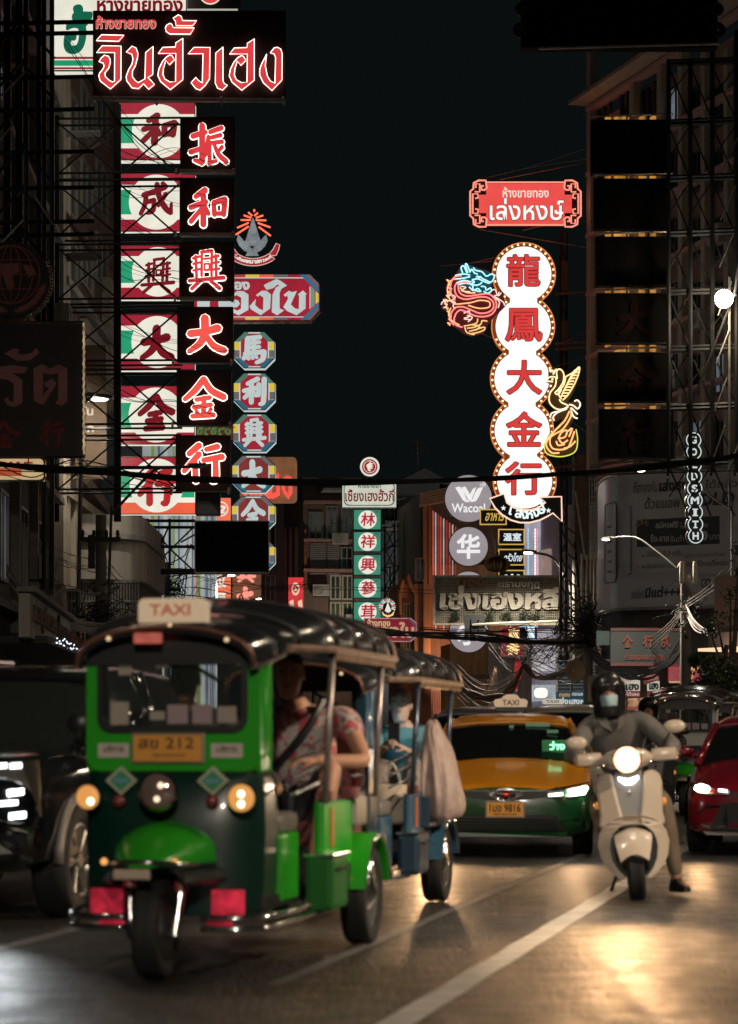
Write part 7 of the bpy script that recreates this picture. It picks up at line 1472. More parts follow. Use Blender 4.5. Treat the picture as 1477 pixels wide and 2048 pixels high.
for sx in (-1, 1):
    m = lambda pts: [(sx*x, z) for x, z in pts]
    hl = patch('headlight', m([(.40,.655),(.60,.68),(.835,.73),(.845,.70),(.80,.625),(.62,.60),(.42,.605)]), LAMPG, .02)
    patch('lens', m([(.63,.615),(.62,.665),(.80,.715),(.825,.695),(.79,.63)]), HL, .03, hl, .01)
    patch('daytime_strip', m([(.43,.61),(.43,.635),(.57,.650),(.57,.620)]), HLD, .03, hl, .01)
    patch('chrome_strip', m([(.10,.672),(.4,.678),(.84,.752),(.84,.737),(.4,.663),(.10,.658)]), CHROME, .03)
    patch('fog_recess', m([(.52,.36),(.78,.40),(.80,.30),(.56,.24)]), BLACKP, .012)
patch('grille', [(-.42,.665),(-.1,.650),(.1,.650),(.42,.665),(.42,.61),(.20,.575),(-.20,.575),(-.42,.61)], M('grille_black', (.012,.012,.012), .35), .014)
patch('lower_grille', [(-.50,.42),(.50,.42),(.60,.26),(-.60,.26)], M('grille_black', (0,0,0)), .012)
for k in range(5): patch('grille_bar', [(-.5-.02*k,.405-.03*k),(.5+.02*k,.405-.03*k),(.5+.02*k,.396-.03*k),(-.5-.02*k,.396-.03*k)], M('grille_bar', (.05,.05,.05), .4), .02, None, .01)
patch('lip', [(-.62,.255),(.62,.255),(.60,.205),(-.60,.205)], TGR, .03)
pl = patch('plate_holder', [(-.20,.565),(.19,.565),(.19,.395),(-.20,.395)], M('plate_frame', (.25,.2,.15), .4), .03, None, .02)
pm = patch('number_plate', [(-.185,.55),(.175,.55),(.175,.41),(-.185,.41)], M('plate_amber2', (.72,.30,.03), .5, emit=(.8,.32,.04), es=.18), .042, pl, .006)
mb = MB(); text(mb, '1มข 9816', (-.16,.455,.15,.535), yf(0)-.05, .02); text(mb, 'กรุงเทพมหานคร', (-.12,.418,.11,.440), yf(0)-.05, .02); mb.build('letter', M('plate_ink2', (.03,.012,.005), .5), pm)
EMB = M('emblem_red', (.55,.06,.05), .15, 1.0); mb = MB()
mb.tube([(.11*cos(a),-.035,.625+.065*sin(a)) for a in [2*pi*k/24 for k in range(24)]], .013, 6, False, None, True); mb.tube([(.04*cos(a),-.035,.625+.06*sin(a)) for a in [2*pi*k/20 for k in range(20)]], .011, 6, False, None, True); mb.tube([(.09*cos(a),-.035,.655+.022*sin(a)) for a in [2*pi*k/20 for k in range(20)]], .011, 6, False, None, True)
for sx in (-1, 1):
    for k in range(3): mb.tube([(sx*.10,-.03,.64-.02*k),(sx*.17,-.025,.665-.022*k)], .012, 5)
mb.build('emblem', CHROME, TX, True); mb = MB(); mb.ball((0,-.03,.625), (.08,.02,.04), 12, 6); mb.build('emblem_badge', EMB, TX, True)
mb = MB()
sg = [(.175,1.545),(.188,1.575),(.175,1.605),(.14,1.615),(.10,1.617),(.075,1.65),(.035,1.665)]; q = sg+[(-x, z) for x, z in sg[::-1]]
mb.poly([(-.175,1.525)]+[(-x,z) for x,z in sg]+[(x,z) for x,z in sg[::-1]]+[(.175,1.525)], 2.25, 2.42); tsn = mb.build('taxi_sign', M('taxi_sign_cream', (.60,.47,.34), .5, emit=(.62,.45,.30), es=.45), TX, False, 0, .012)
mb = MB(); text(mb, 'TAXI', (-.09,1.545,.09,1.605), 2.243, .015); mb.build('letter', M('taxi_sign_ink', (.06,.03,.02), .6), tsn)
mb = MB(); mb.box((0,2.33,1.50), (.34,.14,.06), None, .01); mb.build('foot', BLACKP, tsn)
mb = MB(); text(mb, 'ว่าง', (.43,1.065,.59,1.155), 1.245, .035); mb.build('free_sign', EM('free_green', (.25,1,.45), 3.0), TX)
mb = MB(); mb.box((.50,1.34,1.10), (.30,.02,.14)); mb.build('free_sign_box', M('free_glass', (.004,.02,.008), .4, emit=(.0,.35,.07), es=.22), TX)
for x, z, w in ((.30,1.33,.26),(.02,1.31,.05),(.46,1.26,.12)): mb = MB(); mb.box((x,1.78+(z-1.3)*2.0,z), (w,.004,.035), Matrix.Identity(4)); mb.build('windscreen_sticker', M('sticker_glow', (.10,.20,.12), .5, emit=(.12,.34,.2), es=.25), TX)
for sx in (-1, 1): spot('headlight_beam', (sx*.72,-.12,.66), (sx*-.02,-1,-.055), 180 if sx < 0 else 50, (1,.58,.27), 62, .8, .05, TX)
# red car
RC = M('car_red', (.20,.006,.016), .25, coat=.6)
s_, t_ = st_of(1538, 25.2)
RD, patch, yf = car('car', 'dark red saloon with lit headlights, cut by the right edge of the photo', 'car', s_, t_, RC, RC, 0, 1.0, .98)
for sx in (-1, 1):
    m = lambda pts: [(sx*x, z) for x, z in pts]
    hl = patch('headlight', m([(.36,.66),(.55,.68),(.80,.755),(.83,.72),(.79,.65),(.60,.62),(.40,.625)]), LAMPG, .02)
    patch('lens', m([(.60,.64),(.58,.68),(.61,.71),(.68,.73),(.74,.71),(.75,.67),(.70,.64)]), EM('headlamp_warm', (1,.80,.58), 14), .03, hl, .01); patch('lens', m([(.41,.645),(.41,.67),(.50,.68),(.50,.650)]), EM('headlamp_strip2', (.9,.95,1), 5), .03, hl, .01)
    patch('fog_recess', m([(.42,.50),(.62,.52),(.78,.36),(.60,.27),(.40,.30)]), BLACKP, .014)
patch('grille', [(-.36,.64),(.36,.64),(.40,.62),(.40,.60),(-.40,.60),(-.40,.62)], M('grille_black', (0,0,0)), .014)
patch('lower_grille', [(-.46,.54),(.46,.54),(.60,.26),(-.60,.26)], M('grille_black', (0,0,0)), .016)
patch('lip', [(-.66,.25),(.66,.25),(.62,.21),(-.62,.21)], M('lip_grey', (.3,.29,.27), .4, .5), .035)
for sx in (-1, 1): spot('headlight_beam', (sx*.68,-.12,.68), (0,-1,-.06), 40, (1,.58,.27), 60, .8, .05, RD)
# black pickup at the left edge
BLK = M('car_black', (.004,.0045,.005), .14, coat=1.0)
s_, t_ = st_of(-212, 16.1)
PK, patch, yf = car('car', 'big black pickup with stacked white headlights and dark alloy wheels at the left edge', 'car', s_+.1, t_, BLK, BLK, 0, .97, 1.0, 'suv')
HC = EM('headlamp_cold', (.93,.97,1), 7)
for sx in (-1, 1):
    m = lambda pts: [(sx*x, z) for x, z in pts]
    hl = patch('headlight', m([(.46,1.03),(.885,1.07),(.90,.70),(.80,.66),(.56,.70)]), LAMPG, .02)
    for k in range(4): patch('daytime_strip', m([(.50+.085*k,1.015),(.50+.085*k,1.05),(.565+.085*k,1.055),(.565+.085*k,1.02)]), EM('daytime_cold', (.95,.97,1), 4), .035, hl, .01)
    for x0, x1, z0, z1 in ((.74,.83,.84,.88),(.56,.63,.835,.87),(.68,.80,.775,.805),(.75,.84,.69,.73)): patch('lens', m([(x0,z0),(x0,z1),(x1,z1+.01),(x1,z0+.01)]), HC, .035, hl, .01)
    patch('fog_recess', m([(.60,.58),(.84,.60),(.84,.48),(.62,.46)]), BLACKP, .014)
    patch('bumper_bar', m([(.0,.62),(.86,.64),(.86,.60),(.0,.58)]), CHROME, .03)
patch('grille', [(-.45,1.0),(.45,1.0),(.50,.68),(-.50,.68)], M('grille_black', (0,0,0)), .014)
pq = patch('plate', [(-.25,.57),(.25,.57),(.25,.47),(-.25,.47)], M('plate_red', (.10,.015,.02), .5), .04); mb = MB(); text(mb, 'ก 28', (-.15,.49,.22,.55), -.055, .03); mb.build('letter', M('plate_letter_red', (.4,.05,.06), .5), pq)
for sx in (-1, 1): mb = MB(); mb.tube([(sx*.66,2.2,1.78),(sx*.66,4.0,1.80)], .03, 6); mb.build('roof_rail', CHROME, PK, True)
for sx in (-1, 1): spot('headlight_beam', (sx*.72,-.15,.82), (.05,-1,-.20), 85, (.90,.97,1), 55, .9, .05, PK)
# vehicles half hidden behind the taxi
s_, t_ = st_of(915, 36)
SV, patch, yf = car('car', 'silver car showing only its roof between the blue tuk-tuk and the taxi', 'car', s_, t_, M('car_silver', (.30,.30,.29), .3, .4, coat=.5), MATS['car_silver'], 0, 1.13)
s_, t_ = st_of(1100, 37)
WC, patch, yf = car('taxi', 'pale taxi with a small white roof sign right behind the yellow and green one', 'taxi', s_, t_, M('car_pale', (.45,.43,.38), .3, coat=.5), MATS['car_pale'], 0, 1.16)
mb = MB(); mb.box((-.25,2.4,1.735), (.34,.14,.08), None, .03); q = mb.build('taxi_sign', M('pale_sign', (.7,.66,.58), .5, emit=(.8,.72,.6), es=.5), WC); mb = MB(); text(mb, 'TAXI', (-.35,1.715,-.15,1.755), 2.325, .02); mb.build('letter', M('sign_ink', (.2,.15,.1), .5), q)

# ------------------------------------------------------------ scooters
CREAM = M('scooter_cream', (.46,.39,.32), .28, coat=.5); DKP = M('scooter_dark', (.02,.02,.02), .4)
def scooter(label, loc, rz, tilt, lit, beam=0, cream=CREAM):
    R = thing('motor_scooter', label, 'scooter', loc, rz, 'motor scooters'); R.rotation_euler = (0, tilt, rz)
    b = lambda mb, n, m, sm=False, p=None, **k: mb.build(n, m, p or R, sm, **k)
    wheel(R, (0,.0,.245), .245, .13, DKP, 5); wheel(R, (0,1.27,.24), .24, .14, DKP, 5)
    for sx in (-1, 1): mb = MB(); mb.tube([(sx*.085,0,.245),(sx*.085,.06,.62)], .02, 8); b(mb, 'fork', DKP, True)
    secs = []
    for k in range(9):
        a = radians(20+120*k/8); r = .29; w = .085+.055*sin(pi*min(1,(k+1)/9)); secs.append([(w*x, -r*cos(a), .255+r*sin(a)-.05*x*x) for x in (-1,-.7,-.3,0,.3,.7,1)]+[(w*x*.92, -(r-.02)*cos(a), .255+(r-.02)*sin(a)-.05*x*x) for x in (1,.7,.3,0,-.3,-.7,-1)])
    mb = MB(); mb.loft(secs); b(mb, 'mudguard', cream, AS)
    # leg shield: two upper petals and a lower horseshoe
    for sx in (-1, 1):
        q = [(sx*x, z) for x, z in ((.06,.60),(.085,.72),(.105,.84),(.115,.95),(.18,.965),(.235,.93),(.25,.86),(.24,.74),(.235,.64),(.25,.56),(.20,.53),(.09,.585))]
        mb = MB(); mb.poly(q, -.02, .12); mb.v = [(x, y+.55*abs(x)**1.5+.16*(z-.55), z) for x, y, z in mb.v]; b(mb, 'leg_shield', cream, False, None, bevel=.02)
    n = 18; o = []; i_ = []
    for k in range(n+1):
        a = radians(-62+304*k/n); sq = lambda v: (abs(v)**.8)*(1 if v > 0 else -1); ta = 1-.30*max(0,-sin(a)); o.append((.268*sq(cos(a))*ta, .385+.25*sq(sin(a)))); i_.append((.178*sq(cos(a))*ta, .36+.21*sq(sin(a))))
    mb = MB(); mb.poly(o+i_[::-1], -.03, .14); mb.v = [(x, y+.9*abs(x)**1.7, z) for x, y, z in mb.v]; b(mb, 'lower_shield', cream, False, None, bevel=.02)
    mb = MB(); mb.poly(circ(0,.36,.2,28), .10, .2); b(mb, 'wheel_well', DKP)
    mb = MB(); mb.poly([(-.085,.55),(-.105,.80),(-.10,.96),(.10,.96),(.105,.80),(.085,.55)], .03, .16); mb.v = [(x, y+.16*(z-.55), z) for x, y, z in mb.v]; b(mb, 'front_spine', M('spine_grey', (.10,.095,.09), .35))
    for z in (.80,.63): mb = MB(); mb.ball((0,.06,z), (.014,.02,.02 if z > .7 else .012), 8, 5); b(mb, 'spine_badge', CHROME, True)
    mb = MB(); mb.poly([(-.075,.90),(-.075,.925),(0,.905),(.075,.925),(.075,.90),(.03,.862),(-.03,.862)], .02, .06); b(mb, 'daytime_lamp', EM('vee_lamp', (1,.95,.88), 5) if lit else DKP)
    secs = [[(.20*q*cos(a), y, 1.055+.085*q*sin(a)) for a in [2*pi*k/16 for k in range(16)]] for y, q in ((-.04,.7),(.0,.95),(.10,1.0),(.22,.75))]
    mb = MB(); mb.loft(secs); mb.box((-.28,.12,1.07), (.2,.12,.10), None, .04); mb.box((.28,.12,1.07), (.2,.12,.10), None, .04); b(mb, 'handlebar_cowl', cream, AS)
    h = lampdisc('headlight', R, (0,-.06,1.05), .098, EM('scooter_lens_glare', (1,.52,.22), 2.2) if lit else LAMPG)  # warm glare round the lamp core painted into the lens emission
    if lit: mb = MB(); mb.ball((0,-.085,1.05), (.078,.012,.078), 20, 10); mb.build('lamp_core', EM('scooter_lamp', (1,.90,.74), 60), h, True)
    for sx in (-1, 1):
        mb = MB(); mb.tube([(sx*.30,.14,1.06),(sx*.40,.20,1.055)], .018, 8); b(mb, 'grip', DKP, True)
        mb = MB(); mb.tube([(sx*.26,.14,1.10),(sx*.33,.12,1.22),(sx*.35,.1,1.26)], .009, 6); g = b(mb, 'mirror_stalk', DKP, True)
        mb = MB(); mb.ball((sx*.37,.09,1.27 if sx > 0 else 1.20), (.085,.03,.05), 14, 8); b(mb, 'mirror', cream, True, g)
        mb = MB(); mb.ball((sx*.245,.16,.72), (.03,.05,.03), 10, 6); b(mb, 'indicator', M('indicator_amber', (.5,.18,.04), .2, emit=(.8,.3,.05), es=.4), True)
        mb = MB(); mb.tube([(sx*.20,.34,.30),(sx*.24,.95,.30)], .025, 6); b(mb, 'floor_edge', DKP, True)
    mb = MB(); mb.box((0,.48,.30), (.36,.62,.10), None, .03); b(mb, 'footboard', DKP)
    secs = [[(w*cos(a), y, z+h*sin(a)) for a in [2*pi*k/14 for k in range(14)]] for y, w, z, h in ((.72,.12,.50,.20),(.85,.20,.52,.22),(1.2,.22,.55,.20),(1.6,.16,.60,.13),(1.75,.06,.64,.06))]
    mb = MB(); mb.loft(secs); b(mb, 'rear_body', cream, AS); mb = MB(); mb.box((0,1.12,.75), (.30,.80,.12), None, .05); b(mb, 'seat', DKP)
    mb = MB(); mb.tube([(-.12,1.0,.22),(-.20,1.0,.02)], .015, 6); mb.tube([(-.12,.9,.30),(-.23,.9,.27)], .02, 6); b(mb, 'stand', STEEL)
    if lit:
        mb = MB(); mb.tube([(-.25,.5,.62),(-.245,.45,.45),(-.23,.42,.30),(-.215,.40,.20),(-.20,.40,.12)], .006, 6); 
    if beam: spot('headlight_beam', (0,-.17,1.05), (.0,-1,-.14), beam, (1,.55,.24), 44, .9, .05, R)
    return R
SL = P(1277, 1465, 18.6); SL.z = 0
SCO = scooter('cream motor scooter with a blazing round headlight and a V-shaped running lamp', SL, ROTZ*.5, -radians(4.5), True, 260)
SL2 = P(1312, 1465, 33); SL2.z = 0
SCO2 = scooter('dark motor scooter in the distance behind the cream one', SL2, ROTZ*.6, 0, False, 0, DKP)
# ------------------------------------------------------------ people
def skin_obj(name, verts, edges, radii, mat, parent, root=0, sub=2):
    me = bpy.data.meshes.new(name); me.from_pydata([tuple(v) for v in verts], edges, []); o = bpy.data.objects.new(name, me); COL.objects.link(o); o.parent = parent
    me.materials.append(mat); m = o.modifiers.new('skin', 'SKIN'); m.use_smooth_shade = True
    for i, r in enumerate(radii):
        sv = me.skin_vertices[0].data[i]; sv.radius = r if isinstance(r, tuple) else (r, r); sv.use_root = (i == root)
    q = o.modifiers.new('subsurf', 'SUBSURF'); q.levels = sub; q.render_levels = sub; return o
def chain_body(J, name, mat, parent, parts, grow=0.0, root='pelvis', thin=()):
    """J: joint -> position; parts: list of (joint a, joint b); one connected skin"""
    R_ = {'pelvis':(.15,.115),'belly':(.145,.11),'chest':(.165,.115),'neck':(.058,.060),'base':(.07,.07),'sh_l':.068,'sh_r':.068,'el_l':.045,'el_r':.045,'wr_l':.030,'wr_r':.030,'hip_l':.092,'hip_r':.092,'kn_l':.062,'kn_r':.062,'an_l':.042,'an_r':.042,'ha_l':.030,'ha_r':.030,'he_l':.042,'he_r':.042,'to_l':.034,'to_r':.034,'ml_l':.056,'ml_r':.056,'mu_l':.052,'mu_r':.052,'mt_l':.080,'mt_r':.080,'mc_l':.060,'mc_r':.060,'mf_l':.040,'mf_r':.040}
    names = []; 
    for a, b in parts:
        for q in (a, b):
            if q not in names: names.append(q)
    if root in names: names.remove(root); names.insert(0, root)
    rad = []
    for q in names:
        r = R_[q]
        if q in thin: r = tuple(x*.74 for x in r) if isinstance(r, tuple) else r*.78
        rad.append(tuple(x+grow for x in r) if isinstance(r, tuple) else r+grow)
    return skin_obj(name, [J[q] for q in names], [(names.index(a), names.index(b)) for a, b in parts], rad, mat, parent)
TORSO = [('pelvis','belly'),('belly','chest'),('chest','base'),('base','neck')]
ARM = lambda s: [('chest','sh_'+s),('sh_'+s,'mu_'+s),('mu_'+s,'el_'+s),('el_'+s,'mf_'+s),('mf_'+s,'wr_'+s)]
LEG = lambda s: [('pelvis','hip_'+s),('hip_'+s,'mt_'+s),('mt_'+s,'kn_'+s),('kn_'+s,'mc_'+s),('mc_'+s,'an_'+s)]
FOOT = lambda s: [('an_'+s,'he_'+s),('he_'+s,'to_'+s)]
def complete(J):
    J = {k: Vector(v) for k, v in J.items()}
    for s in 'lr':
        J['mu_'+s] = J['sh_'+s].lerp(J['el_'+s], .5); J['mf_'+s] = J['el_'+s].lerp(J['wr_'+s], .4)
        J['mt_'+s] = J['hip_'+s].lerp(J['kn_'+s], .45); J['mc_'+s] = J['kn_'+s].lerp(J['an_'+s], .35)
        if 'he_'+s not in J: J['he_'+s] = J['an_'+s]+Vector((0,-.04,-.05)); J['to_'+s] = J['an_'+s]+Vector((.01,-.17,-.07))
    J['belly'] = J['pelvis'].lerp(J['chest'], .5); J['base'] = J['chest'].lerp(J['head'], .42)+Vector((0,.01,0)); J['neck'] = J['chest'].lerp(J['head'], .66)
    return J
def head(parent, c, skin, hair=None, yaw=0.0, pitch=0.0, mask=None, name='head', k=1.0, beard=None):
    X = Matrix.Translation(c) @ Matrix.Rotation(yaw, 4, 'Z') @ Matrix.Rotation(pitch, 4, 'X') @ Matrix.Scale(k, 4)
    secs = []   # face looks along -y
    for z, w, f, bk in ((-.125,.030,.050,.02),(-.115,.046,.075,.03),(-.09,.056,.088,.045),(-.05,.066,.093,.065),(-.01,.072,.094,.085),(.03,.076,.096,.098),(.07,.076,.092,.102),(.10,.068,.078,.094),(.122,.048,.052,.07),(.132,.018,.02,.03)):
        secs.append([(w*sin(a), (-f if cos(a) > 0 else -bk)*cos(a)*(1 if cos(a) > 0 else 1)*(.96 if abs(sin(a)) > .5 else 1), z) for a in [2*pi*i/20 for i in range(20)]])
    mb = MB(); mb.loft(secs, X)
    mb.loft([[(-.010,-.090,.022),(.010,-.090,.022),(.0,-.102,.022)],[(-.016,-.090,-.012),(.016,-.090,-.012),(.0,-.118,-.014)],[(-.018,-.088,-.026),(.018,-.088,-.026),(.0,-.112,-.026)]], X)
    for s in (-1, 1):
        mb.loft([[(s*.070,-.005+.028*cos(a)*q-.01*q, .005+.034*sin(a)*q)  if d == 0 else (s*(.070+d),-.002+.026*cos(a)*q,.005+.034*sin(a)*q) for a in [2*pi*i/10 for i in range(10)]] for d, q in ((0,.8),(.012,1.0),(.016,.8))], X)
        mb.box((s*.032,-.094,.043), (.036,.012,.010), X)
    h = mb.build(name, skin, parent, AS)
    for s in (-1, 1): mb = MB(); mb.ball((s*.031,-.086,.024), (.013,.010,.008), 8, 6, X); mb.build('eye', M('eye_dark', (.05,.04,.04), .2), h, True)
    mb = MB(); mb.ball((0,-.091,-.056), (.024,.008,.007), 10, 6, X); mb.build('mouth', M('lip', (.30,.12,.10), .5), h, True)
    if hair:
        mb = MB(); hs = []
        for z, w, f, bk in ((-.03,.074,.0,.094),(.03,.081,.02,.106),(.065,.082,.088,.110),(.10,.074,.086,.102),(.128,.052,.058,.078),(.142,.018,.02,.03)):
            hs.append([(w*sin(a), (-f if cos(a) > 0 else -bk)*cos(a)+(.01 if cos(a) > 0 and f < .05 else 0), z) for a in [2*pi*i/20 for i in range(20)]])
        mb.loft(hs, X); mb.build('hair', hair, h, AS)
    if beard:
        mb = MB(); mb.loft([[(w*sin(a), -f*cos(a), z) for a in [-1.3+2.6*i/10 for i in range(11)]]+[(w*.9*sin(a), -f*.9*cos(a), z) for a in [1.3-2.6*i/10 for i in range(11)]] for z, w, f in ((-.125,.036,.055),(-.10,.058,.092),(-.06,.070,.099),(-.045,.071,.098))], X); mb.build('beard', beard, h, AS)
    if mask:
        mb = MB(); mb.loft([[(w*sin(a), -f*cos(a)-.004, z) for a in [-1.15+2.3*i/10 for i in range(11)]]+[(w*.95*sin(a), -f*.94*cos(a), z) for a in [1.15-2.3*i/10 for i in range(11)]] for z, w, f in ((-.118,.045,.078),(-.08,.066,.104),(-.03,.074,.122),(.0,.074,.112))], X); mb.build('face_mask', mask, h, AS)
    return h
def hand(parent, w, d, up, skin, side, curl=1.0, name='hand'):
    """palm starts at wrist w, points along d, back of the hand faces up; fingers curl away from up"""
    d = Vector(d).normalized(); up = Vector(up); up = (up-d*up.dot(d)).normalized(); r = d.cross(up).normalized()*side
    w = Vector(w); mb = MB()
    P_ = lambda a, b, c: w+d*a+r*b+up*c
    mb.loft([[tuple(P_(a, b_*hw, c_*th)) for b_, c_ in ((-1,-.7),(-.6,-1),(.6,-1),(1,-.7),(1,.6),(.5,1),(-.5,1),(-1,.6))] for a, hw, th in ((-.01,.026,.018),(.03,.036,.016),(.065,.042,.014),(.09,.040,.012))])
    for i, (b_, ln) in enumerate(((-.031,.070),(-.011,.080),(.010,.076),(.030,.060))):
        q = [P_(.085, b_, 0)]; a = .25*curl; pos = Vector(q[0])
        for k, f in enumerate((.45,.32,.23)):
            pos = pos+(d*cos(a)-up*sin(a))*ln*f; q.append(pos.copy()); a += .75*curl
        mb.tube(q, [.0095,.009,.0082,.0068], 7)
    q = [P_(.02,-.034,-.004), P_(.05,-.056,-.014), P_(.075,-.052,-.034*curl), P_(.09,-.040,-.046*curl)]; mb.tube(q, [.013,.0115,.010,.008], 7)
    return mb.build(name, skin, parent, AS)
SKIN1 = M('skin_tan', (.42,.22,.14), .55, noise=.12, ns=8); SKIN2 = M('skin_pale', (.50,.36,.30), .55, noise=.1, ns=8); SKIN3 = M('skin_brown', (.28,.15,.09), .55, noise=.12, ns=8)
HAIRB = M('hair_dark', (.015,.012,.010), .6); HAIRG = M('hair_short', (.05,.035,.025), .7)
def person(label, loc, rz, J, skin, top, bottom, shoes, hair=HAIRB, shorts=False, short_sleeve=True, yaw=0, pitch=0, mask=None, hd=True, handdir=None, group='people riding in the traffic', beard=None, curl=1.0, sleeveless=False):
    J = complete(J); R = thing('person', label, 'person', loc, rz, group)
    chain_body(J, 'body', skin, R, TORSO+ARM('l')+ARM('r')+LEG('l')+LEG('r')+FOOT('l')+FOOT('r'), thin=('pelvis','belly','chest','hip_l','hip_r')+(() if sleeveless else ('sh_l','sh_r')))
    s_ = [('pelvis','belly'),('belly','chest'),('chest','base')]
    for s in 'lr':
        a = ARM(s); s_ += a[:1] if sleeveless else a[:2] if short_sleeve else a
    sh = chain_body(J, 'shirt', top, R, s_, .026 if not short_sleeve else .018)
    l_ = []
    for s in 'lr': a = LEG(s); l_ += a[:3] if shorts else a
    chain_body(J, 'shorts' if shorts else 'trousers', bottom, R, l_, .014)
    if shoes:
        for s in 'lr':
            d = (J['to_'+s]-J['he_'+s]); d.z = 0; d.normalize(); x = d.cross(Vector((0,0,1))); b_ = J['an_'+s]; mb = MB()
            mb.loft([[tuple(Vector((b_.x,b_.y,0))+d*a+x*(w*c)+Vector((0,0,J['to_'+s].z-.035+h*e))) for c, e in ((-1,0),(1,0),(1,.5),(.6,1),(-.6,1),(-1,.5))] for a, w, h in ((-.09,.034,.07),(-.05,.042,.10),(.02,.044,.105),(.09,.047,.07),(.15,.045,.055),(.19,.026,.04))]); mb.build('shoe', shoes, R, AS)
    if hd: head(R, J['head'], skin, hair, yaw, pitch, mask, beard=beard)
    for s, sd in (('l',1),('r',-1)):
        d = J['wr_'+s]-J['mf_'+s]; up = Vector((0,0,1)) if not handdir else handdir
        hand(R, J['wr_'+s]-d.normalized()*.0, d, up, skin, sd, curl)
    return R, J, sh
def tk_loc(T): return T.location.copy()
# driver of the green tuk-tuk
DRV = dict(pelvis=(-.06,.66,.86), chest=(-.06,.66,1.22), head=(-.10,.60,1.53), sh_l=(.12,.66,1.30), sh_r=(-.25,.66,1.30), el_l=(.27,.52,1.10), el_r=(-.36,.52,1.10), wr_l=(.23,.36,1.10), wr_r=(-.23,.36,1.10), hip_l=(.05,.62,.84), hip_r=(-.17,.62,.84), kn_l=(.17,.33,.86), kn_r=(-.27,.33,.86), an_l=(.16,.30,.50), an_r=(-.26,.30,.50))
person('driver behind the windscreen of the bright green tuk-tuk, hands on the bar', tk_loc(TK1), ROTZ, DRV, SKIN3, M('shirt_dark', (.05,.045,.05), .8), M('trouser_dark', (.03,.03,.035), .8), BLACKP, yaw=.25)
# passenger with patterned shirt
PAT = M('shirt_pattern', (.42,.24,.22), .8)
def pattern(m, c1, c2, c3, sc):
    nt = m.node_tree; N = nt.nodes.new; L = nt.links.new; b = nt.nodes['Principled BSDF']; tc = N('ShaderNodeTexCoord'); v = N('ShaderNodeTexNoise'); v.inputs['Scale'].default_value = sc; v.inputs['Detail'].default_value = 3; L(tc.outputs['Object'], v.inputs['Vector'])
    r = N('ShaderNodeValToRGB'); r.color_ramp.interpolation = 'CONSTANT'; e = r.color_ramp.elements; e[0].position = 0; e[0].color = (*c1,1); e[1].position = .46; e[1].color = (*c2,1); q = e.new(.56); q.color = (*c3,1); L(v.outputs['Fac'], r.inputs['Fac']); L(r.outputs['Color'], b.inputs['Base Color'])
pattern(PAT, (.40,.08,.09), (.38,.36,.33), (.24,.10,.12), 14)
MAN = dict(pelvis=(.26,1.92,.86), chest=(.30,1.82,1.22), head=(.24,1.68,1.535), sh_l=(.54,1.76,1.31), sh_r=(.10,1.80,1.30), el_l=(.70,1.50,1.07), el_r=(.02,1.55,1.06), wr_l=(.46,1.30,1.08), wr_r=(.20,1.34,.98), hip_l=(.36,1.84,.84), hip_r=(.14,1.84,.84), kn_l=(.55,1.34,1.05), kn_r=(.16,1.36,1.0), an_l=(.50,1.18,.56), an_r=(.16,1.16,.52))
R1, J1, sh1 = person('man in a red and grey patterned shirt riding in the green tuk-tuk', tk_loc(TK1), ROTZ, MAN, SKIN1, PAT, M('shorts_dark', (.05,.05,.055), .8), M('sandal', (.05,.04,.03), .7), M('hair_crop', (.06,.03,.025), .8), shorts=True, yaw=.15, pitch=.05)
R1.scale = (1.08,1.08,1.08); R1.location = TK1.location-SD*.15-SR*.03-Vector((0,0,.075))
mb = MB(); mb.tube(smooth_path([(.42,1.74,1.40),(.37,1.66,1.28),(.26,1.66,1.14),(.13,1.72,1.02)], 4), .022, 6); o = mb.build('bag_strap', BLACKP, R1, AS)
TNK = M('tank_grey', (.20,.20,.22), .8); pattern(TNK, (.13,.13,.15), (.24,.24,.26), (.18,.18,.20), 60)
WOM = dict(pelvis=(-.16,1.95,.86), chest=(-.10,1.86,1.20), head=(.02,1.80,1.47), sh_l=(.06,1.84,1.27), sh_r=(-.27,1.86,1.27), el_l=(.10,1.62,1.06), el_r=(-.38,1.66,1.06), wr_l=(-.02,1.46,1.00), wr_r=(-.42,1.44,1.12), hip_l=(-.08,1.86,.84), hip_r=(-.26,1.86,.84), kn_l=(-.06,1.40,.98), kn_r=(-.28,1.40,.98), an_l=(-.06,1.25,.52), an_r=(-.28,1.25,.52))
person('passenger in a grey tank top with a dark bag, green tuk-tuk', tk_loc(TK1), ROTZ, WOM, SKIN2, TNK, M('trouser_navy', (.03,.04,.06), .8), BLACKP, M('hair_grey', (.22,.22,.23), .7), sleeveless=True, yaw=.4)
q = thing('handbag', 'dark blue-grey handbag on the lap of the passenger in the tank top', 'bag', tk_loc(TK1), ROTZ)
mb = MB(); mb.box((-.18,1.50,1.10), (.34,.16,.15), None, .04); mb.build('body', M('bag_blue', (.05,.075,.10), .6, noise=.2), q); mb = MB(); mb.tube(smooth_path([(-.30,1.50,1.16),(-.24,1.48,1.25),(-.12,1.48,1.25),(-.06,1.50,1.16)], 4), .010, 5); mb.build('handle', BLACKP, q, True)
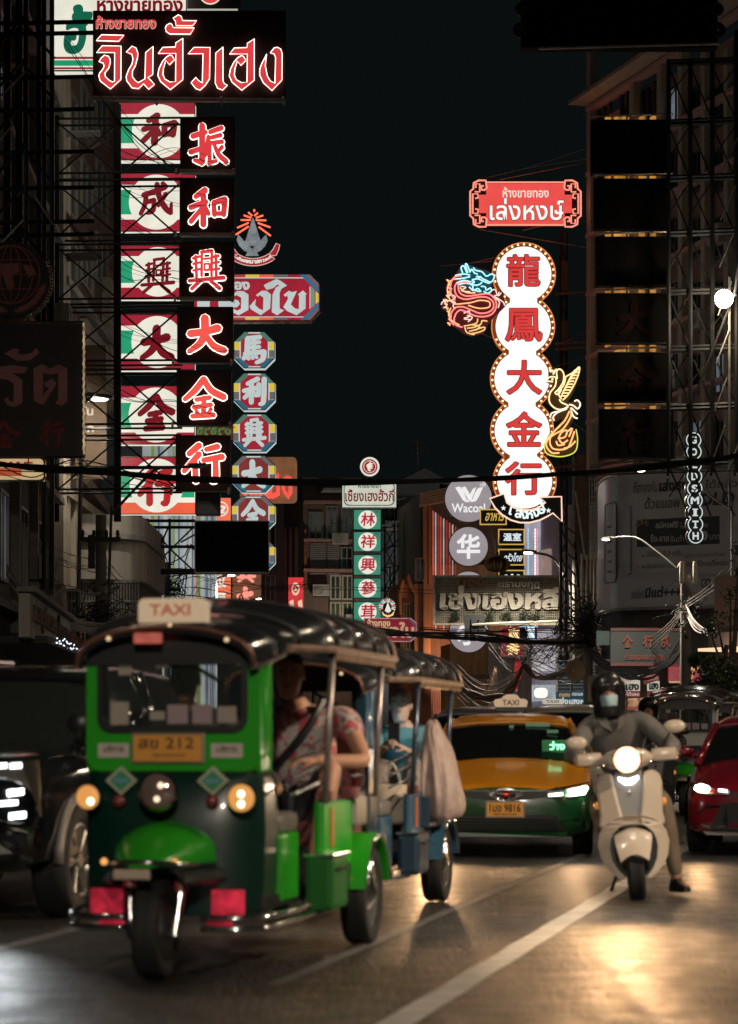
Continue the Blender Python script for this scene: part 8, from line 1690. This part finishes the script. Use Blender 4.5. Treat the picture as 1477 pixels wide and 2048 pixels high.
# blue tuk-tuk passenger
TEAL = M('shirt_teal', (.10,.24,.27), .8, noise=.15, ns=5)
BLD = dict(pelvis=(.12,1.92,.86), chest=(.16,1.84,1.19), head=(.14,1.70,1.48), sh_l=(.36,1.80,1.27), sh_r=(-.04,1.80,1.27), el_l=(.46,1.62,1.02), el_r=(-.10,1.60,1.02), wr_l=(.23,1.47,1.16), wr_r=(.06,1.46,1.17), hip_l=(.22,1.84,.84), hip_r=(.02,1.84,.84), kn_l=(.30,1.38,1.08), kn_r=(.06,1.36,1.06), an_l=(.28,1.22,.54), an_r=(.04,1.2,.54))
BLD = {k: (v[0]+.24, v[1], v[2]) for k, v in BLD.items()}
R2, J2, _ = person('bald man in a teal shirt holding a phone in the blue tuk-tuk', tk_loc(TK2)-Vector((0,0,.04)), ROTZ, BLD, SKIN2, TEAL, M('trouser_print', (.18,.15,.14), .8), M('sandal', (.05,.04,.03), .7), None, yaw=.05, pitch=-.18, curl=1.2)
pattern(M('trouser_print', (0,0,0)), (.10,.09,.10), (.26,.22,.19), (.16,.17,.19), 18)
q = thing('mobile_phone', 'mobile phone held up in both hands by the bald man', 'phone', tk_loc(TK2), ROTZ)
mb = MB(); mb.box((.385,1.42,1.24), (.085,.012,.16), Matrix.Identity(4), .006); mb.build('body', M('phone_black', (.012,.013,.015), .25), q); mb = MB(); mb.poly([(.348,1.17),(.422,1.17),(.422,1.31),(.348,1.31)], 1.4275, 1.4285); mb.build('screen', EM('phone_screen', (.45,.80,.95), 9), q)
q = thing('plastic_sack', 'large crumpled pale translucent plastic sack at the right side of the blue tuk-tuk', 'sack', tk_loc(TK2), ROTZ)
from mathutils import noise as mno
secs = []
for z, w, d_, ox in ((.60,.10,.16,.02),(.66,.155,.26,.02),(.80,.16,.28,.015),(.95,.145,.25,0),(1.08,.115,.20,-.02),(1.18,.085,.15,-.045),(1.27,.055,.09,-.06),(1.34,.03,.045,-.05)):
    sec_ = []
    for k in range(40):
        a = 2*pi*k/40; n_ = mno.noise(Vector((cos(a)*2.2, sin(a)*2.2, z*5)))*.32+mno.noise(Vector((cos(a)*6, sin(a)*6, z*11)))*.16
        sec_.append((.70+ox+w*cos(a)*(1+n_), 1.55+d_*sin(a)*(1+n_), z+.05*mno.noise(Vector((cos(a)*3, sin(a)*3, z*4)))))
    secs.append(sec_)
mb = MB(); mb.loft(secs); mb.build('body', M('sack_pale', (.36,.27,.24), .5, noise=.3, ns=8, bump=.6), q, True, 1)
q = thing('cloth_bag', 'cream cloth bag hanging at the knees of the bald man', 'bag', tk_loc(TK2), ROTZ)
mb = MB(); mb.loft([[(.38+w*cos(a), 1.15+.07*sin(a)*h, z) for a in [2*pi*k/16 for k in range(16)]] for z, w, h in ((.60,.13,.8),(.62,.16,1.1),(.72,.165,1.2),(.84,.155,1.0),(.88,.15,.5))]); mb.build('body', M('cloth_cream', (.44,.38,.30), .85, noise=.25, ns=5), q, AS)
mb = MB(); mb.tube(smooth_path([(.27,1.15,.87),(.33,1.16,1.02),(.43,1.16,1.02),(.49,1.15,.87)], 4), .010, 5); mb.build('handle', MATS['cloth_cream'], q, True)
q = thing('blue_box', 'dark blue metal box with a chrome corner on the blue tuk-tuk', 'box', tk_loc(TK2), ROTZ)
mb = MB(); mb.box((.62,1.42,.68), (.10,.28,.22), None, .01); mb.build('body', M('tuk_navy', (0,0,0)), q); mb = MB(); mb.box((.635,1.60,.70), (.08,.05,.24), None, .01); mb.build('corner', CHROME, q)
# scooter rider
GREYS = M('shirt_grey', (.13,.125,.12), .85, noise=.2, ns=6, bump=.25); KHA = M('trouser_khaki', (.15,.115,.08), .85, noise=.2, ns=6)
def rider(label, loc, rz, top, bottom, footdown, hl, tilt=0, mask=True):
    J = dict(pelvis=(-.02,1.02,.86), chest=(-.06,.84,1.24), head=(-.10,.72,1.55), sh_l=(.145,.80,1.33), sh_r=(-.27,.82,1.33), el_l=(.36,.52,1.12), el_r=(-.42,.56,1.10), wr_l=(.33,.22,1.09), wr_r=(-.35,.24,1.09), hip_l=(.10,.98,.82), hip_r=(-.13,.98,.82),
             kn_l=(.25,.55,.70), kn_r=(-.25,.52,.72), an_l=(.31,.62,.11), an_r=(-.20,.50,.42), he_l=(.31,.66,.06), to_l=(.39,.46,.04), he_r=(-.20,.54,.38), to_r=(-.20,.34,.36))
    if not footdown: J.update(an_l=(.18,.50,.42), he_l=(.18,.54,.38), to_l=(.18,.34,.36), kn_l=(.24,.52,.72))
    R, JJ, sh = person(label, loc, rz, J, SKIN1, top, bottom, M('shoe_black', (.012,.012,.012), .5), None, short_sleeve=False, mask=M('mask_blue', (.36,.52,.60), .7) if mask else None, handdir=Vector((0,-.3,1)), curl=1.3)
    R.rotation_euler = (0, tilt, rz); c = JJ['head']
    secs = []
    for z, w, f, bk in ((-.15,.100,.02,.118),(-.10,.122,.03,.142),(-.03,.135,.035,.156),(.035,.138,.10,.160),(.055,.138,.152,.160),(.10,.128,.148,.150),(.145,.098,.112,.116),(.175,.052,.06,.064),(.182,.012,.012,.014)):
        secs.append([(c.x+w*sin(a), c.y+(-f if cos(a) > 0 else -bk)*cos(a), c.z+z) for a in [2*pi*i/24 for i in range(24)]])
    mb = MB(); mb.loft(secs); hm = mb.build('helmet', M('helmet_black', (.012,.012,.013), .28, coat=.3), R, AS)
    mb = MB(); mb.loft([[(c.x+w*sin(a), c.y-f*cos(a), c.z+z) for a in [-1.35+2.7*i/12 for i in range(13)]]+[(c.x+w*.93*sin(a), c.y-f*.93*cos(a), c.z+z) for a in [1.35-2.7*i/12 for i in range(13)]] for z, w, f in ((-.165,.118,.125),(-.125,.128,.148),(-.085,.132,.150))]); mb.build('chin_guard', M('helmet_black', (0,0,0)), hm, AS)
    mb = MB(); mb.loft([[(c.x+.139*sin(a), c.y-d*cos(a)-.02, c.z+z) for a in [-1.2+2.4*i/10 for i in range(11)]] for z, d in ((.055,.150),(.075,.19))]+[[(c.x+.139*sin(a), c.y-.15*cos(a)-.02, c.z+.095) for a in [-1.2+2.4*i/10 for i in range(11)]]], None, False, False); mb.build('visor', M('visor_dark', (.02,.018,.018), .12), hm, True)
    # collar and jacket front
    mb = MB()
    for s in (-1, 1): b_ = JJ['base']; mb.poly([(b_.x+s*.02,b_.z-.10),(b_.x+s*.05,b_.z+.01),(b_.x+s*.12,b_.z+.0),(b_.x+s*.10,b_.z-.05)], b_.y-.16, b_.y-.145)
    mb.build('collar', top, sh)
    return R
rider('scooter rider in a grey jacket, black helmet and pale blue mask', SL, ROTZ*.5, GREYS, KHA, True, True, -radians(4.5))
rider('distant rider in dark clothes and a black helmet on the scooter behind', SL2, ROTZ*.6, M('jacket_black', (.02,.02,.022), .8), M('trouser_dark', (.03,.03,.035), .8), False, False, mask=False)
# taxi driver silhouette
